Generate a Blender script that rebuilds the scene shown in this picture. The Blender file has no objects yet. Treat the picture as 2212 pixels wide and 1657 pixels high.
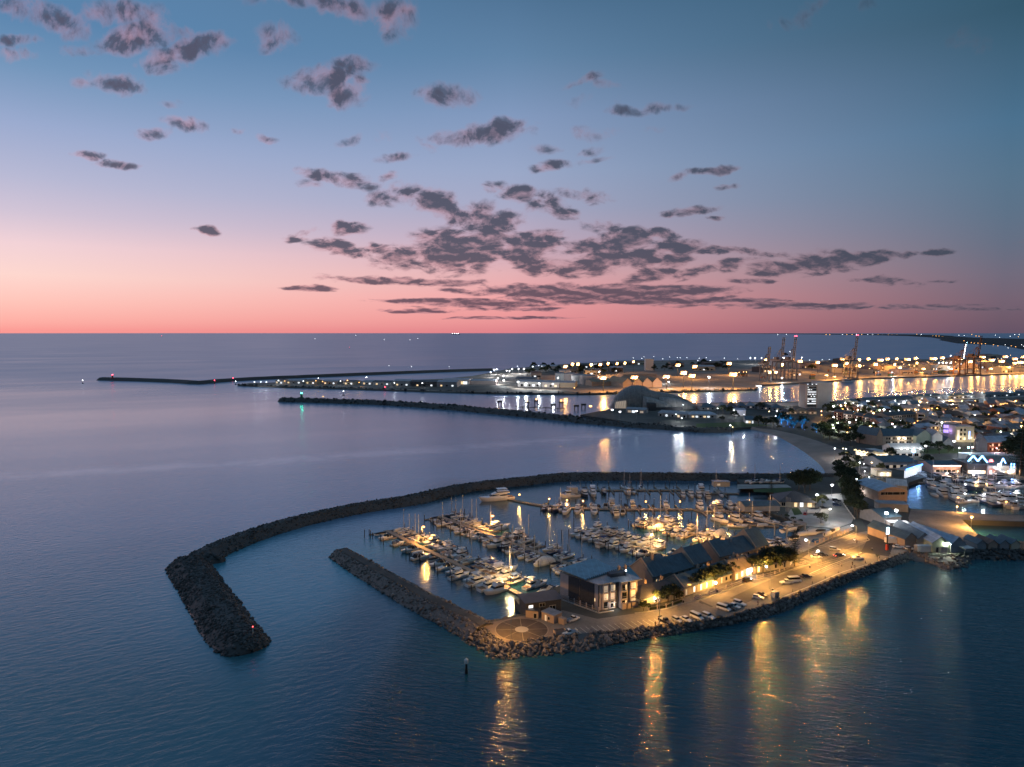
import bpy, bmesh, math, random
from mathutils import Vector, Matrix
from mathutils.geometry import tessellate_polygon
random.seed(7)
R = math.radians
SC = bpy.context.scene
COL = SC.collection

# ------------------------------------------------------------------ camera, world, light, exposure
F, CX, CY, HZ, CAMH = 1476.0, 1106.0, 828.5, 719.3, 100.0      # photograph measured on a 2212 x 1657 grid
PITCH = math.atan((CY - HZ) / F)
cam = bpy.data.cameras.new('camera'); camo = bpy.data.objects.new('camera', cam); COL.objects.link(camo)
cam.sensor_width = 36; cam.lens = 36 * F / 2212
cam.clip_start = 1; cam.clip_end = 400000
camo.location = (0, 0, CAMH); camo.rotation_euler = (R(90) - PITCH, 0, 0)
SC.camera = camo
SC.view_settings.view_transform = 'Standard'; SC.view_settings.look = 'None'
SC.view_settings.exposure = 0.0; SC.view_settings.gamma = 1.0
SC.cycles.use_light_tree = True
SC.cycles.max_bounces = 5; SC.cycles.diffuse_bounces = 2; SC.cycles.glossy_bounces = 3
SC.cycles.caustics_reflective = False; SC.cycles.caustics_refractive = False
SC.cycles.sample_clamp_indirect = 3.0
SC.cycles.use_denoising = True
_c, _s = math.cos(PITCH), math.sin(PITCH)

def ray(px, py):
    a, b = (px - CX) / F, (CY - py) / F
    return Vector((a, _c + b * _s, -_s + b * _c))
def G(px, py, z=0.0):
    d = ray(px, py); t = (z - CAMH) / d.z
    return Vector((d.x * t, d.y * t, z))
def HT(x, y, py):                                              # height at which the vertical over (x, y) crosses image row py
    k = (CY - py) / F
    return CAMH + y * (k * _c - _s) / (_c + k * _s)
def PXM(y):                                                    # grid pixels per metre at depth y
    return F / y
CR = {1: (707.8, 1017.5, .28), 2: (1150.2, 1017.5, .2403), 3: (1592.6, 973.3, .28), 4: (1504.2, 796.3, .32), 5: (973.3, 743.2, .28),
      6: (1504.2, 690.1, .32), 7: (177.0, 690.1, .36), 8: (309.7, 973.3, .3204), 11: (1150.2, 1176.8, .136), 12: (1362.6, 1114.8, .144),
      13: (1628.0, 999.8, .1442), 14: (1858.0, 929.0, .17625), 15: (1813.8, 822.9, .18), 16: (1486.5, 822.9, .168), 17: (1575.0, 699.0, .144), 18: (1858.0, 699.0, .16)}
def P(n, x, y):                                                # measured on enlarged crop n -> grid
    a, b, s = CR[n]; return (a + s * x, b + s * y)
def W(n, x, y, z=0.0):
    return G(*P(n, x, y), z)

def lin(c):
    return tuple((v / 255 / 12.92) if v / 255 <= .04045 else ((v / 255 + .055) / 1.055) ** 2.4 for v in c)

class NT:                                                      # tiny node-tree writer
    def __init__(s, t): s.t = t; t.nodes.clear()
    def n(s, kind, **k):
        o = s.t.nodes.new(kind)
        for a, b in k.items(): setattr(o, a, b)
        return o
    def l(s, a, b): s.t.links.new(a, b)
    def put(s, sock, v):
        if hasattr(v, 'links') or isinstance(v, bpy.types.NodeSocket): s.l(v, sock)
        else: sock.default_value = v
    def m(s, op, a, b=None, c=None, clamp=False):
        o = s.n('ShaderNodeMath', operation=op, use_clamp=clamp)
        for i, v in enumerate((a, b, c)):
            if v is not None: s.put(o.inputs[i], v)
        return o.outputs[0]
    def vm(s, op, a, b=None, c=None):
        o = s.n('ShaderNodeVectorMath', operation=op)
        for i, v in enumerate((a, b, c)):
            if v is not None: s.put(o.inputs[i], v)
        return o
    def mr(s, v, a, b, c=0., d=1., smooth=False):
        o = s.n('ShaderNodeMapRange'); o.interpolation_type = 'SMOOTHSTEP' if smooth else 'LINEAR'
        s.put(o.inputs[0], v)
        for i, q in enumerate((a, b, c, d)): s.put(o.inputs[i + 1], q)
        return o.outputs[0]
    def mix(s, f, a, b):
        o = s.n('ShaderNodeMix', data_type='RGBA'); s.put(o.inputs[0], f)
        for i, v in ((6, a), (7, b)): s.put(o.inputs[i], (*v, 1) if isinstance(v, tuple) and len(v) == 3 else v)
        return o.outputs[2]
    def noise(s, vec, scale, detail=4., rough=.55, dist=0., color=False):
        o = s.n('ShaderNodeTexNoise'); s.l(vec, o.inputs['Vector'])
        o.inputs['Scale'].default_value = scale; o.inputs['Detail'].default_value = detail
        o.inputs['Roughness'].default_value = rough; o.inputs['Distortion'].default_value = dist
        return o.outputs['Color' if color else 'Fac']
    def ramp(s, f, stops):
        o = s.n('ShaderNodeValToRGB'); cr = o.color_ramp
        while len(cr.elements) < len(stops): cr.elements.new(.5)
        for e, (p, c) in zip(cr.elements, stops): e.position = p; e.color = (*c, 1)
        s.l(f, o.inputs[0]); return o.outputs[0]

SUN_AZ, SUN_EL = R(-62), R(2.0)                                # afterglow of the sun, low over the sea to the left
def make_world():
    w = bpy.data.worlds.new('World'); SC.world = w; w.use_nodes = True
    t = NT(w.node_tree)
    tc = t.n('ShaderNodeTexCoord').outputs['Generated']
    sp = t.n('ShaderNodeSeparateXYZ'); t.l(tc, sp.inputs[0]); x, y, z = sp.outputs
    az = t.m('ARCTAN2', x, y)
    hyp = t.m('SQRT', t.m('ADD', t.m('MULTIPLY', x, x), t.m('MULTIPLY', y, y)))
    tn = t.m('MAXIMUM', t.m('DIVIDE', z, t.m('MAXIMUM', hyp, 1e-3)), 0.)
    fac = t.m('DIVIDE', tn, t.m('ADD', tn, .3))
    def stops(rows, ca, above):
        out = []
        for py, c in rows:
            d = ray(CX, py); v = max(d.z / d.y, 0) * ca; out.append((v / (v + .3), lin(c)))
        out.sort(key=lambda q: q[0])
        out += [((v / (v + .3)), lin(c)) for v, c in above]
        return out
    left = stops([(0, (86, 130, 172)), (120, (112, 148, 186)), (250, (152, 169, 206)), (370, (182, 184, 212)), (450, (208, 195, 214)), (520, (240, 209, 215)),
                  (590, (252, 214, 207)), (650, (254, 196, 186)), (695, (253, 174, 165)), (716, (250, 153, 148))], .80,
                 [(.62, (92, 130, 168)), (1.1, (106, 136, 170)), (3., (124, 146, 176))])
    mid = stops([(0, (80, 115, 149)), (120, (98, 132, 167)), (250, (131, 153, 190)), (370, (153, 167, 199)), (450, (166, 168, 196)), (520, (192, 170, 190)),
                 (590, (226, 173, 178)), (645, (240, 162, 164)), (690, (234, 148, 151)), (716, (219, 130, 139))], 1.,
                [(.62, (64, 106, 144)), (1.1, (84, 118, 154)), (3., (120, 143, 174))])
    right = stops([(0, (52, 87, 109)), (120, (64, 99, 125)), (250, (74, 112, 142)), (370, (86, 115, 140)), (450, (92, 113, 136)), (520, (100, 110, 131)),
                   (590, (112, 106, 124)), (645, (116, 99, 115)), (690, (110, 90, 106)), (716, (102, 84, 102))], .80,
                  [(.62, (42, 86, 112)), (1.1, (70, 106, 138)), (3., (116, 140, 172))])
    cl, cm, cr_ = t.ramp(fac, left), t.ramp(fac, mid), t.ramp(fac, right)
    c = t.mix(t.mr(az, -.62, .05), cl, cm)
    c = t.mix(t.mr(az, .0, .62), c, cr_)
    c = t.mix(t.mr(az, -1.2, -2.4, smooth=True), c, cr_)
    # clouds: envelopes (grid x, y, radius x, radius y, weight, slant) broken up by noise
    CL = [(60,20,50,18,.7,.1),(140,42,50,22,.8,.25),(168,66,30,16,.75,0),(250,36,78,18,.65,-.05),(335,55,38,20,.7,.2),(295,84,72,20,1,-.1),(355,118,55,14,1,-.25),(420,102,60,17,1,-.3),
      (345,140,40,13,.75,-.1),(430,84,42,13,.7,.3),(35,85,42,11,.65,0),(35,118,34,12,.6,.1),(175,108,30,9,.5,0),(252,180,44,16,.95,.05),(185,186,26,8,.45,.1),(375,222,16,6,.4,0),
      (402,262,40,11,1,.15),(330,280,32,10,.8,-.05),(518,281,16,5,.6,-.2),(570,295,21,6,.75,.1),(195,335,33,7,1,0),(230,350,24,6,.7,0),(266,357,31,7,1,.05),(660,0,90,12,.6,0),
      (745,18,75,20,.75,.25),(850,42,42,27,.8,-.2),(872,22,28,14,.8,0),(590,85,38,20,.6,.1),(695,168,62,18,1,-.1),(752,145,45,12,.75,-.1),(660,186,42,13,.8,.2),(752,205,42,22,1,0),
      (782,178,18,9,.7,0),(962,208,52,17,.85,.05),(1030,291,92,16,1.05,-.12),(1092,270,36,14,1,-.1),(925,318,20,9,.75,.2),(768,298,28,8,.45,-.3),(822,298,18,11,.5,.4),(860,346,34,8,.75,-.1),
      (690,377,46,9,.85,.1),(752,388,56,12,.9,.12),(830,386,20,5,.65,0),(672,396,26,8,.5,.1),(855,420,44,15,.85,0),(446,500,22,8,1,0),(415,498,16,4,.35,0),(940,438,40,18,1,.05),
      (1000,468,36,18,1,.2),(1050,475,64,23,1.05,.1),(750,495,34,12,.95,0),(652,508,32,8,.65,-.3),(642,518,26,5,.85,0),(728,530,52,12,.9,.12),(775,546,24,10,.7,.2),(815,540,30,9,.85,.1),
      (900,552,66,20,.95,-.1),(962,540,64,34,1.1,0),(1032,542,48,30,1.1,0),(990,576,38,11,.9,0),(1060,510,50,9,.9,0),(1140,514,80,12,1,0),(1135,542,42,23,1.1,0),(1185,530,34,14,.9,0),
      (1276,535,40,14,1,0),(1352,520,48,20,1.1,-.1),(1432,505,32,9,1,.05),(1460,530,48,12,1,.05),(1455,560,32,12,1,-.1),(1385,555,44,18,1,-.1),(1300,562,46,24,1.05,-.15),(1170,577,42,13,1,0),
      (1226,583,33,14,1,0),(1412,590,46,11,.95,-.25),(1480,592,28,9,.8,-.1),(1530,580,32,8,.9,-.15),(1575,572,28,11,1,-.1),(1650,577,36,14,1,.1),(1702,580,22,8,.9,0),(1775,568,74,17,1.1,-.08),
      (1862,556,76,11,1.1,-.08),(1960,551,22,6,.95,-.1),(2026,548,34,6,.85,-.06),(1555,540,60,6,.95,0),(1660,547,38,5,.6,.05),(1310,490,40,12,.7,.1),(1118,425,28,13,1,0),(1178,442,36,18,.8,0),
      (1220,466,26,9,.95,.1),(1256,422,48,12,.75,.05),(1075,410,20,8,.75,0),(1190,365,34,8,.95,-.1),(1180,328,36,9,.5,.1),(1282,290,38,11,.6,.1),(1275,330,24,8,.6,-.3),(1282,347,30,5,.5,-.2),
      (1258,166,30,8,.7,-.2),(1305,180,44,8,.38,.2),(1290,216,44,10,.4,0),(1345,242,38,8,.7,0),(1432,231,50,8,.65,-.1),(1415,276,22,7,.4,-.1),(1540,370,44,7,1,-.08),(1465,384,18,6,.55,-.3),
      (1571,403,22,5,.75,0),(1502,454,40,7,1,-.08),(1450,460,18,5,.7,0),(1545,470,15,4,.7,.1),(1740,26,66,13,.36,-.3),(1790,6,80,9,.3,0),(2110,95,44,16,.25,.1),(870,608,128,6,.95,.04),
      (968,611,66,5,.85,0),(675,624,46,5,1,0),(1090,627,56,8,.95,-.05),(1180,637,90,13,1.05,0),(1320,633,150,12,1.1,0),(1475,627,90,8,1,0),(1390,648,200,7,1.1,0),(1600,649,90,4,.95,0),
      (970,651,130,5,.95,.02),(1060,657,120,6,.95,0),(900,671,66,4,.85,0),(1130,668,80,3.5,.85,0),(1095,687,110,2.6,.8,0),(1750,661,210,5,.8,0),(2010,664,200,4.5,.45,0),(1630,604,40,5,.7,0),
      (1865,605,22,3.5,.65,0),(1925,606,44,8,.5,.1),(2026,607,26,4,.55,0),(985,628,30,5,.75,.1),(2204,526,22,6,.6,0),(880,582,60,4,.4,0)]
    inv = t.m('DIVIDE', 1., t.m('MAXIMUM', y, .02))
    u, v = t.m('MULTIPLY', x, inv), t.m('MULTIPLY', z, inv)
    uvc = t.n('ShaderNodeCombineXYZ'); t.l(u, uvc.inputs[0]); t.l(v, uvc.inputs[1])
    lv = t.m('LOGARITHM', t.m('MAXIMUM', t.m('ADD', v, .045), .003), 2.718)
    nv = t.n('ShaderNodeCombineXYZ'); t.l(t.m('MULTIPLY', u, 9.), nv.inputs[0]); t.l(t.m('MULTIPLY', lv, 3.3), nv.inputs[1])
    nvo = nv.outputs[0]
    # slight warp of the envelope coordinates
    wn = t.vm('SUBTRACT', t.noise(nvo, 1.3, 3., color=True), (.5, .5, .5)).outputs[0]
    squash = t.n('ShaderNodeCombineXYZ'); t.put(squash.inputs[0], .06); t.l(t.m('MULTIPLY', t.m('ADD', v, .03), .12), squash.inputs[1])
    wuv = t.vm('ADD', uvc.outputs[0], t.vm('MULTIPLY', wn, squash.outputs[0]).outputs[0]).outputs[0]
    best = None
    for (px, py, rx, ry, wt, sl) in CL:
        d = ray(px, py); cu, cv = d.x / d.y, d.z / d.y
        d2 = ray(px + rx, py); ru = abs(d2.x / d2.y - cu) * 1.62
        d3 = ray(px, py - ry); rv = abs(d3.z / d3.y - cv) * 1.8
        p = wuv
        if sl:
            # shear: v' = v + sl*(u-cu)
            dt = t.vm('DOT_PRODUCT', wuv, (sl, 1., 0.)).outputs['Value']
            cb = t.n('ShaderNodeCombineXYZ'); t.l(u, cb.inputs[0]); t.l(dt, cb.inputs[1]); p = cb.outputs[0]; cv2 = cv + sl * cu
        else: cv2 = cv
        q = t.vm('MULTIPLY_ADD', p, (1 / ru, 1 / rv, 0.), (-cu / ru, -cv2 / rv, 0.)).outputs[0]
        e = t.vm('DOT_PRODUCT', q, q).outputs['Value']
        e = t.m('MULTIPLY_ADD', e, -wt, wt)
        best = e if best is None else t.m('SMOOTH_MAX', best, e, .15)
    fb = t.noise(nvo, 3.0, 8., .60, .3)
    env = t.m('MAXIMUM', best, -1.2)
    dens = t.m('MULTIPLY_ADD', t.m('SUBTRACT', fb, .5), 3.4, t.m('MULTIPLY_ADD', env, 1.25, -.07))
    up = t.vm('ADD', nvo, (.03, .12, 0.)).outputs[0]
    fb2 = t.noise(up, 3.0, 5., .57, .3)
    shade = t.m('MULTIPLY', t.m('SUBTRACT', fb2, fb), 3.6)      # thicker above than here: an underside that catches the afterglow
    alpha = t.m('MULTIPLY', t.mr(dens, -.05, t.mr(v, .03, .26, .6, 1.35), smooth=True), t.mr(best, -.4, .5, .2, .93))
    alpha = t.m('MULTIPLY', alpha, t.mr(y, .05, .15))
    thick = t.m('SUBTRACT', t.mr(dens, .15, 1.2, 0., 1.), t.m('MULTIPLY', shade, .8), clamp=True)
    fr = t.mr(az, -.5, .55)
    edge = t.mix(fr, lin((212, 146, 154)), lin((120, 104, 118)))
    edge = t.mix(.3, edge, c)
    dark = t.mix(fr, lin((82, 79, 99)), lin((62, 71, 89)))
    dark = t.mix(t.mr(v, .02, .12), t.mix(fr, lin((108, 78, 94)), lin((78, 74, 90))), dark)
    cc = t.mix(thick, edge, dark)
    c = t.mix(alpha, c, cc)
    sky = t.n('ShaderNodeTexSky', sky_type='NISHITA'); sky.sun_disc = False
    sky.sun_elevation = SUN_EL; sky.sun_rotation = SUN_AZ; sky.air_density = 1.2; sky.dust_density = 1.5
    ad = t.n('ShaderNodeMix', data_type='RGBA', blend_type='ADD'); ad.inputs[0].default_value = .004
    t.l(c, ad.inputs[6]); t.l(sky.outputs[0], ad.inputs[7])
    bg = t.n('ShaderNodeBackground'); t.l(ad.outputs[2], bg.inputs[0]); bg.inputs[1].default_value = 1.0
    out = t.n('ShaderNodeOutputWorld'); t.l(bg.outputs[0], out.inputs[0])
    w.cycles.sampling_method = 'MANUAL'; w.cycles.sample_map_resolution = 512
make_world()
sl = bpy.data.lights.new('afterglow', 'SUN'); sl.energy = .16; sl.angle = R(24); sl.color = (1, .52, .47)
so = bpy.data.objects.new('afterglow', sl); COL.objects.link(so)
sd = Vector((math.sin(SUN_AZ) * math.cos(R(5)), math.cos(SUN_AZ) * math.cos(R(5)), math.sin(R(5))))
so.rotation_euler = sd.to_track_quat('Z', 'Y').to_euler()

# ------------------------------------------------------------------ helpers
class MB:
    """collects vertices and faces of one mesh"""
    def __init__(s): s.v = []; s.f = []
    def add(s, vs, fs):
        o = len(s.v); s.v.extend([tuple(q) for q in vs]); s.f.extend([tuple(i + o for i in f) for f in fs]); return s
    def box(s, x0, x1, y0, y1, z0, z1, tx=1., ty=1.):
        cx, cy = (x0 + x1) / 2, (y0 + y1) / 2; a, b = (x1 - x0) / 2, (y1 - y0) / 2
        vs = [(cx + i * a, cy + j * b, z0) for i, j in ((-1, -1), (1, -1), (1, 1), (-1, 1))]
        vs += [(cx + i * a * tx, cy + j * b * ty, z1) for i, j in ((-1, -1), (1, -1), (1, 1), (-1, 1))]
        return s.add(vs, [(3, 2, 1, 0), (4, 5, 6, 7), (0, 1, 5, 4), (1, 2, 6, 5), (2, 3, 7, 6), (3, 0, 4, 7)])
    def bar(s, p, q, r, r2=None, n=6):
        p, q = Vector(p), Vector(q); d = q - p
        if d.length < 1e-6: return s
        r2 = r if r2 is None else r2
        a = d.orthogonal().normalized(); b = d.normalized().cross(a)
        vs = []
        for c, k in ((p, r), (q, r2)):
            for i in range(n):
                t = 2 * math.pi * (i + .5) / n; vs.append(c + (a * math.cos(t) + b * math.sin(t)) * k)
        fs = [(i, (i + 1) % n, n + (i + 1) % n, n + i) for i in range(n)]
        return s.add(vs, fs + [tuple(range(n))[::-1], tuple(range(n, 2 * n))])
    def loft(s, rings, cap=True, closed=True):
        n = len(rings[0]); vs = [p for r in rings for p in r]; fs = []
        for k in range(len(rings) - 1):
            for i in range(n if closed else n - 1):
                j = (i + 1) % n; fs.append((k * n + i, k * n + j, (k + 1) * n + j, (k + 1) * n + i))
        if cap: fs += [tuple(range(n))[::-1], tuple(range((len(rings) - 1) * n, len(rings) * n))]
        return s.add(vs, fs)
    def lathe(s, prof, n=10, c=(0, 0, 0)):
        return s.loft([[(c[0] + r * math.cos(2 * math.pi * i / n), c[1] + r * math.sin(2 * math.pi * i / n), c[2] + z) for i in range(n)] for r, z in prof])
    def ball(s, c, r, n=8, m=5, sz=1.):
        return s.lathe([(max(r * math.sin(math.pi * k / m), r * .02), -r * sz * math.cos(math.pi * k / m)) for k in range(m + 1)], n, c)
    def poly(s, pts, z0, z1, top=True):
        """prism over a (possibly concave) ground polygon"""
        pts = [(p[0], p[1]) for p in pts]
        ar = sum(pts[i][0] * pts[(i + 1) % len(pts)][1] - pts[(i + 1) % len(pts)][0] * pts[i][1] for i in range(len(pts)))
        if ar < 0: pts = pts[::-1]
        n = len(pts); vs = [(x, y, z1) for x, y in pts]; fs = []
        for t in tessellate_polygon([[Vector((x, y, 0)) for x, y in pts]]):
            a, b, c = (pts[i] for i in t)
            cr = (b[0] - a[0]) * (c[1] - a[1]) - (c[0] - a[0]) * (b[1] - a[1])
            fs.append(tuple(t) if cr > 0 else tuple(t)[::-1])
        if z0 is not None:
            vs += [(x, y, z0) for x, y in pts]
            fs += [(n + i, n + (i + 1) % n, (i + 1) % n, i) for i in range(n)]
        return s.add(vs, fs)
    def quad(s, a, b, c, d): return s.add([a, b, c, d], [(0, 1, 2, 3)])
    def mesh(s, name, m, smooth=False):
        me = bpy.data.meshes.new(name); me.from_pydata(s.v, [], s.f)
        for q in (m if isinstance(m, (list, tuple)) else [m]): me.materials.append(q)
        if smooth: me.polygons.foreach_set('use_smooth', [True] * len(me.polygons))
        me.update(); return me
    def build(s, name, m, parent=None, smooth=False, loc=None):
        return link(name, s.mesh(name, m, smooth), parent, loc)
def link(name, data, parent=None, loc=None):
    o = bpy.data.objects.new(name, data); COL.objects.link(o)
    if parent is not None: o.parent = parent
    if loc is not None: o.location = loc
    return o
def tag(o, label=None, cat=None, group=None, kind=None):
    for k, v in (('label', label), ('category', cat), ('group', group), ('kind', kind)):
        if v: o[k] = v
    return o
def thing(name, label, cat, loc=(0, 0, 0), rz=0., group=None, sc=None):
    o = bpy.data.objects.new(name, None); COL.objects.link(o); o.empty_display_size = .2
    o.location = loc; o.rotation_euler = (0, 0, rz)
    if sc is not None: o.scale = (sc, sc, sc) if not isinstance(sc, tuple) else sc
    return tag(o, label, cat, group)
KIDS = {}
def copy_tree(o, parent=None):
    c = o.copy(); COL.objects.link(c)
    if parent is not None: c.parent = parent
    if o.name not in KIDS: KIDS[o.name] = [q for q in o.children]
    for ch in KIDS[o.name]: copy_tree(ch, c)
    return c
class Proto:
    """first call places the prototype itself, later calls copies of it"""
    def __init__(s, root): s.root = root; s.used = False
    def place(s, loc, rz=0., label=None, group=None, sc=None):
        o = copy_tree(s.root) if s.used else s.root
        s.used = True
        o.location = loc; o.rotation_euler = (0, 0, rz)
        if sc is not None: o.scale = (sc, sc, sc) if not isinstance(sc, tuple) else sc
        if label: o['label'] = label
        if group: o['group'] = group
        return o
    def drop(s):
        if not s.used:
            for ch in list(s.root.children_recursive) + [s.root]: bpy.data.objects.remove(ch)
_U = 'zeroth first second third fourth fifth sixth seventh eighth ninth tenth eleventh twelfth thirteenth fourteenth fifteenth sixteenth seventeenth eighteenth nineteenth'.split()
_T = {20: ('twentieth', 'twenty'), 30: ('thirtieth', 'thirty'), 40: ('fortieth', 'forty'), 50: ('fiftieth', 'fifty'), 60: ('sixtieth', 'sixty'), 70: ('seventieth', 'seventy')}
def nth(i):
    if i < 20: return _U[i]
    t = i // 10 * 10
    return _T[t][0] if i % 10 == 0 else _T[t][1] + '-' + _U[i % 10]

MATS = {}
def mat(name, c, rough=.6, metal=0., var=.25, scale=.6, bump=0., bscale=None, spec=.4, em=None, es=0., coat=0.):
    if name in MATS: return MATS[name]
    m = bpy.data.materials.new(name); m.use_nodes = True; t = NT(m.node_tree)
    b = t.n('ShaderNodeBsdfPrincipled'); o = t.n('ShaderNodeOutputMaterial'); t.l(b.outputs[0], o.inputs[0])
    b.inputs['Roughness'].default_value = rough; b.inputs['Metallic'].default_value = metal
    b.inputs['Specular IOR Level'].default_value = spec; b.inputs['Coat Weight'].default_value = coat
    pos = t.n('ShaderNodeTexCoord').outputs['Object']
    if var:
        f = t.noise(pos, scale, 5., .6)
        t.l(t.mix(t.mr(f, .3, .7), tuple(q * (1 - var) for q in c), tuple(min(1, q * (1 + var)) for q in c)), b.inputs['Base Color'])
    else: b.inputs['Base Color'].default_value = (*c, 1)
    if bump:
        bn = t.n('ShaderNodeBump'); bn.inputs['Strength'].default_value = 1.; bn.inputs['Distance'].default_value = bump
        t.l(t.noise(pos, bscale or scale * 4, 5., .6), bn.inputs['Height']); t.l(bn.outputs[0], b.inputs['Normal'])
    if em:
        b.inputs['Emission Color'].default_value = (*em, 1); b.inputs['Emission Strength'].default_value = es
    m.cycles.emission_sampling = 'NONE'
    MATS[name] = m; return m
SOD, SODW, WHT, BLU = (1., .47, .12), (1., .60, .24), (.94, .96, 1.), (.06, .22, 1.)
def lamp_mat(name, c, s): return mat(name, (.8, .8, .8), .4, var=0, em=c, es=s)
def point(parent, loc, power, color, r=.25, name='lamp_light'):
    l = bpy.data.lights.new(name, 'POINT'); l.energy = power; l.color = color; l.shadow_soft_size = r
    o = bpy.data.objects.new(name, l); COL.objects.link(o)
    if parent is not None: o.parent = parent
    o.location = loc; return o
def spot(parent, loc, power, color, deg=150, blend=.5, r=.25):
    l = bpy.data.lights.new('lamp_light', 'SPOT'); l.energy = power; l.color = color; l.shadow_soft_size = r; l.spot_size = R(deg); l.spot_blend = blend
    o = bpy.data.objects.new('lamp_light', l); COL.objects.link(o); o.parent = parent; o.location = loc; return o

# ------------------------------------------------------------------ water
import numpy as np
LZ = 2.6
def make_water():
    m = bpy.data.materials.new('sea_water'); m.use_nodes = True; t = NT(m.node_tree)
    pos = t.n('ShaderNodeNewGeometry').outputs['Position']
    sp = t.n('ShaderNodeSeparateXYZ'); t.l(pos, sp.inputs[0]); x, y = sp.outputs[0], sp.outputs[1]
    def half(a, b, soft):                                       # 1 on the right-hand side of the line a -> b
        d = (b - a).normalized(); n = Vector((d.y, -d.x))
        s = t.m('ADD', t.m('MULTIPLY', t.m('SUBTRACT', x, a.x), n.x), t.m('MULTIPLY', t.m('SUBTRACT', y, a.y), n.y))
        return s, t.mr(s, -soft, soft, smooth=True)
    wob = t.m('MULTIPLY', t.m('SUBTRACT', t.noise(pos, .03, 3.), .5), 16.)
    _, h1 = half(G(690, 1640), G(925, 1262), 9.)
    s2, h2 = half(G(725, 1200), G(1060, 1396), 6.)
    _, h3 = half(G(1060, 1396), G(1960, 1195), 6.)
    rip = t.m('MULTIPLY', h1, t.m('MAXIMUM', h2, h3))                                # open wind-ruffled water south of the quay
    ct, st = math.cos(R(-13)), math.sin(R(-13))
    def rot(sx, sy):
        cb = t.n('ShaderNodeCombineXYZ')
        t.l(t.m('MULTIPLY', t.m('ADD', t.m('MULTIPLY', x, ct), t.m('MULTIPLY', y, st)), sx), cb.inputs[0])
        t.l(t.m('MULTIPLY', t.m('ADD', t.m('MULTIPLY', x, -st), t.m('MULTIPLY', y, ct)), sy), cb.inputs[1])
        return cb.outputs[0]
    w1 = t.noise(rot(.085, .55), 1., 3., .55, .7)
    w2 = t.noise(rot(.4, 1.3), 1., 3., .6, .5)
    ct, st = math.cos(R(28)), math.sin(R(28))
    w3 = t.noise(rot(.012, .05), 1., 4., .6, .6)                  # long streaks on the smooth sea
    w4 = t.noise(rot(.22, .5), 1., 5., .65, .6)
    hr = t.m('ADD', t.m('MULTIPLY', w1, 1.9), t.m('MULTIPLY', w2, 1.1))
    hs = t.m('ADD', t.m('MULTIPLY', w3, .35), t.m('MULTIPLY', w4, .85))
    h = t.m('ADD', t.m('MULTIPLY', hr, rip), t.m('MULTIPLY', hs, t.m('SUBTRACT', 1., rip)))
    bn = t.n('ShaderNodeBump'); bn.inputs['Strength'].default_value = 1.; t.l(h, bn.inputs['Height'])
    t.l(t.mr(y, 380., 950., .22, .06), bn.inputs['Distance'])
    # slick: a band of calmer water drifting across the outer bay
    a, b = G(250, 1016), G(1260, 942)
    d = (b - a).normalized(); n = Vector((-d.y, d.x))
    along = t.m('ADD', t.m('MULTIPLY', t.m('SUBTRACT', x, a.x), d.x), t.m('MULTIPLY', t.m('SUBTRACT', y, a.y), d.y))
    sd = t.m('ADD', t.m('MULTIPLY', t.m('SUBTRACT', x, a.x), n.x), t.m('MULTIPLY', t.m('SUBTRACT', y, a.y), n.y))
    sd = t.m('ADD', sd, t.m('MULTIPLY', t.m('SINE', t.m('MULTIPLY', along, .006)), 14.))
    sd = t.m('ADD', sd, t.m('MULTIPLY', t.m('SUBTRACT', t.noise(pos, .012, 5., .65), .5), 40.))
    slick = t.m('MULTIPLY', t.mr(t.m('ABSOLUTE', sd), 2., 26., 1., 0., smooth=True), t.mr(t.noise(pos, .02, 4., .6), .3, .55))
    # broad patches of wind on the open sea
    patch = t.mr(t.noise(rot(.0016, .006), 1., 5., .6, .6), .35, .65)
    far = t.mr(y, 380., 1700., smooth=True)
    rough = t.m('ADD', t.m('MULTIPLY', rip, -.04), t.m('ADD', .13, t.m('MULTIPLY', patch, .06)))
    rough = t.m('ADD', rough, t.m('MULTIPLY', far, .16))
    rough = t.m('SUBTRACT', rough, t.m('MULTIPLY', slick, .05))
    p = t.n('ShaderNodeBsdfPrincipled'); o = t.n('ShaderNodeOutputMaterial'); t.l(p.outputs[0], o.inputs[0])
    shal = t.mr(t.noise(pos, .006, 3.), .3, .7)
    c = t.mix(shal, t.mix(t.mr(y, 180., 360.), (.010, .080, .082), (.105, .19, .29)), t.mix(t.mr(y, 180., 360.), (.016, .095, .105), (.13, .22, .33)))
    lag = G(640, 1235); ld = t.vm('DISTANCE', pos, (lag.x, lag.y, 0.)).outputs['Value']
    c = t.mix(t.mr(ld, 95., 15., smooth=True), c, (.04, .25, .31))
    _, hm = half(G(800, 1240), G(930, 1060), 14.)
    c = t.mix(t.m('MULTIPLY', hm, t.mr(y, 470., 440.)), c, (.008, .045, .065))
    c = t.mix(rip, c, (.010, .066, .092))
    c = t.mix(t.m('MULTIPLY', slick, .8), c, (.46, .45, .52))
    t.l(c, p.inputs['Base Color'])
    t.l(rough, p.inputs['Roughness']); t.l(t.m('MULTIPLY_ADD', rip, -.78, t.mr(y, 170., 520., 2.1, 3.)), p.inputs['IOR']); p.inputs['Specular Tint'].default_value = (.55, .82, 1.0, 1)
    t.l(bn.outputs[0], p.inputs['Normal'])
    m.cycles.emission_sampling = 'NONE'
    return m
WATER = make_water()
S = 160000
tag(MB().add([(-S, -2000, 0), (S, -2000, 0), (S, 2 * S, 0), (-S, 2 * S, 0)], [(0, 1, 2, 3)]).build('sea', WATER), kind='structure')

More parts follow.
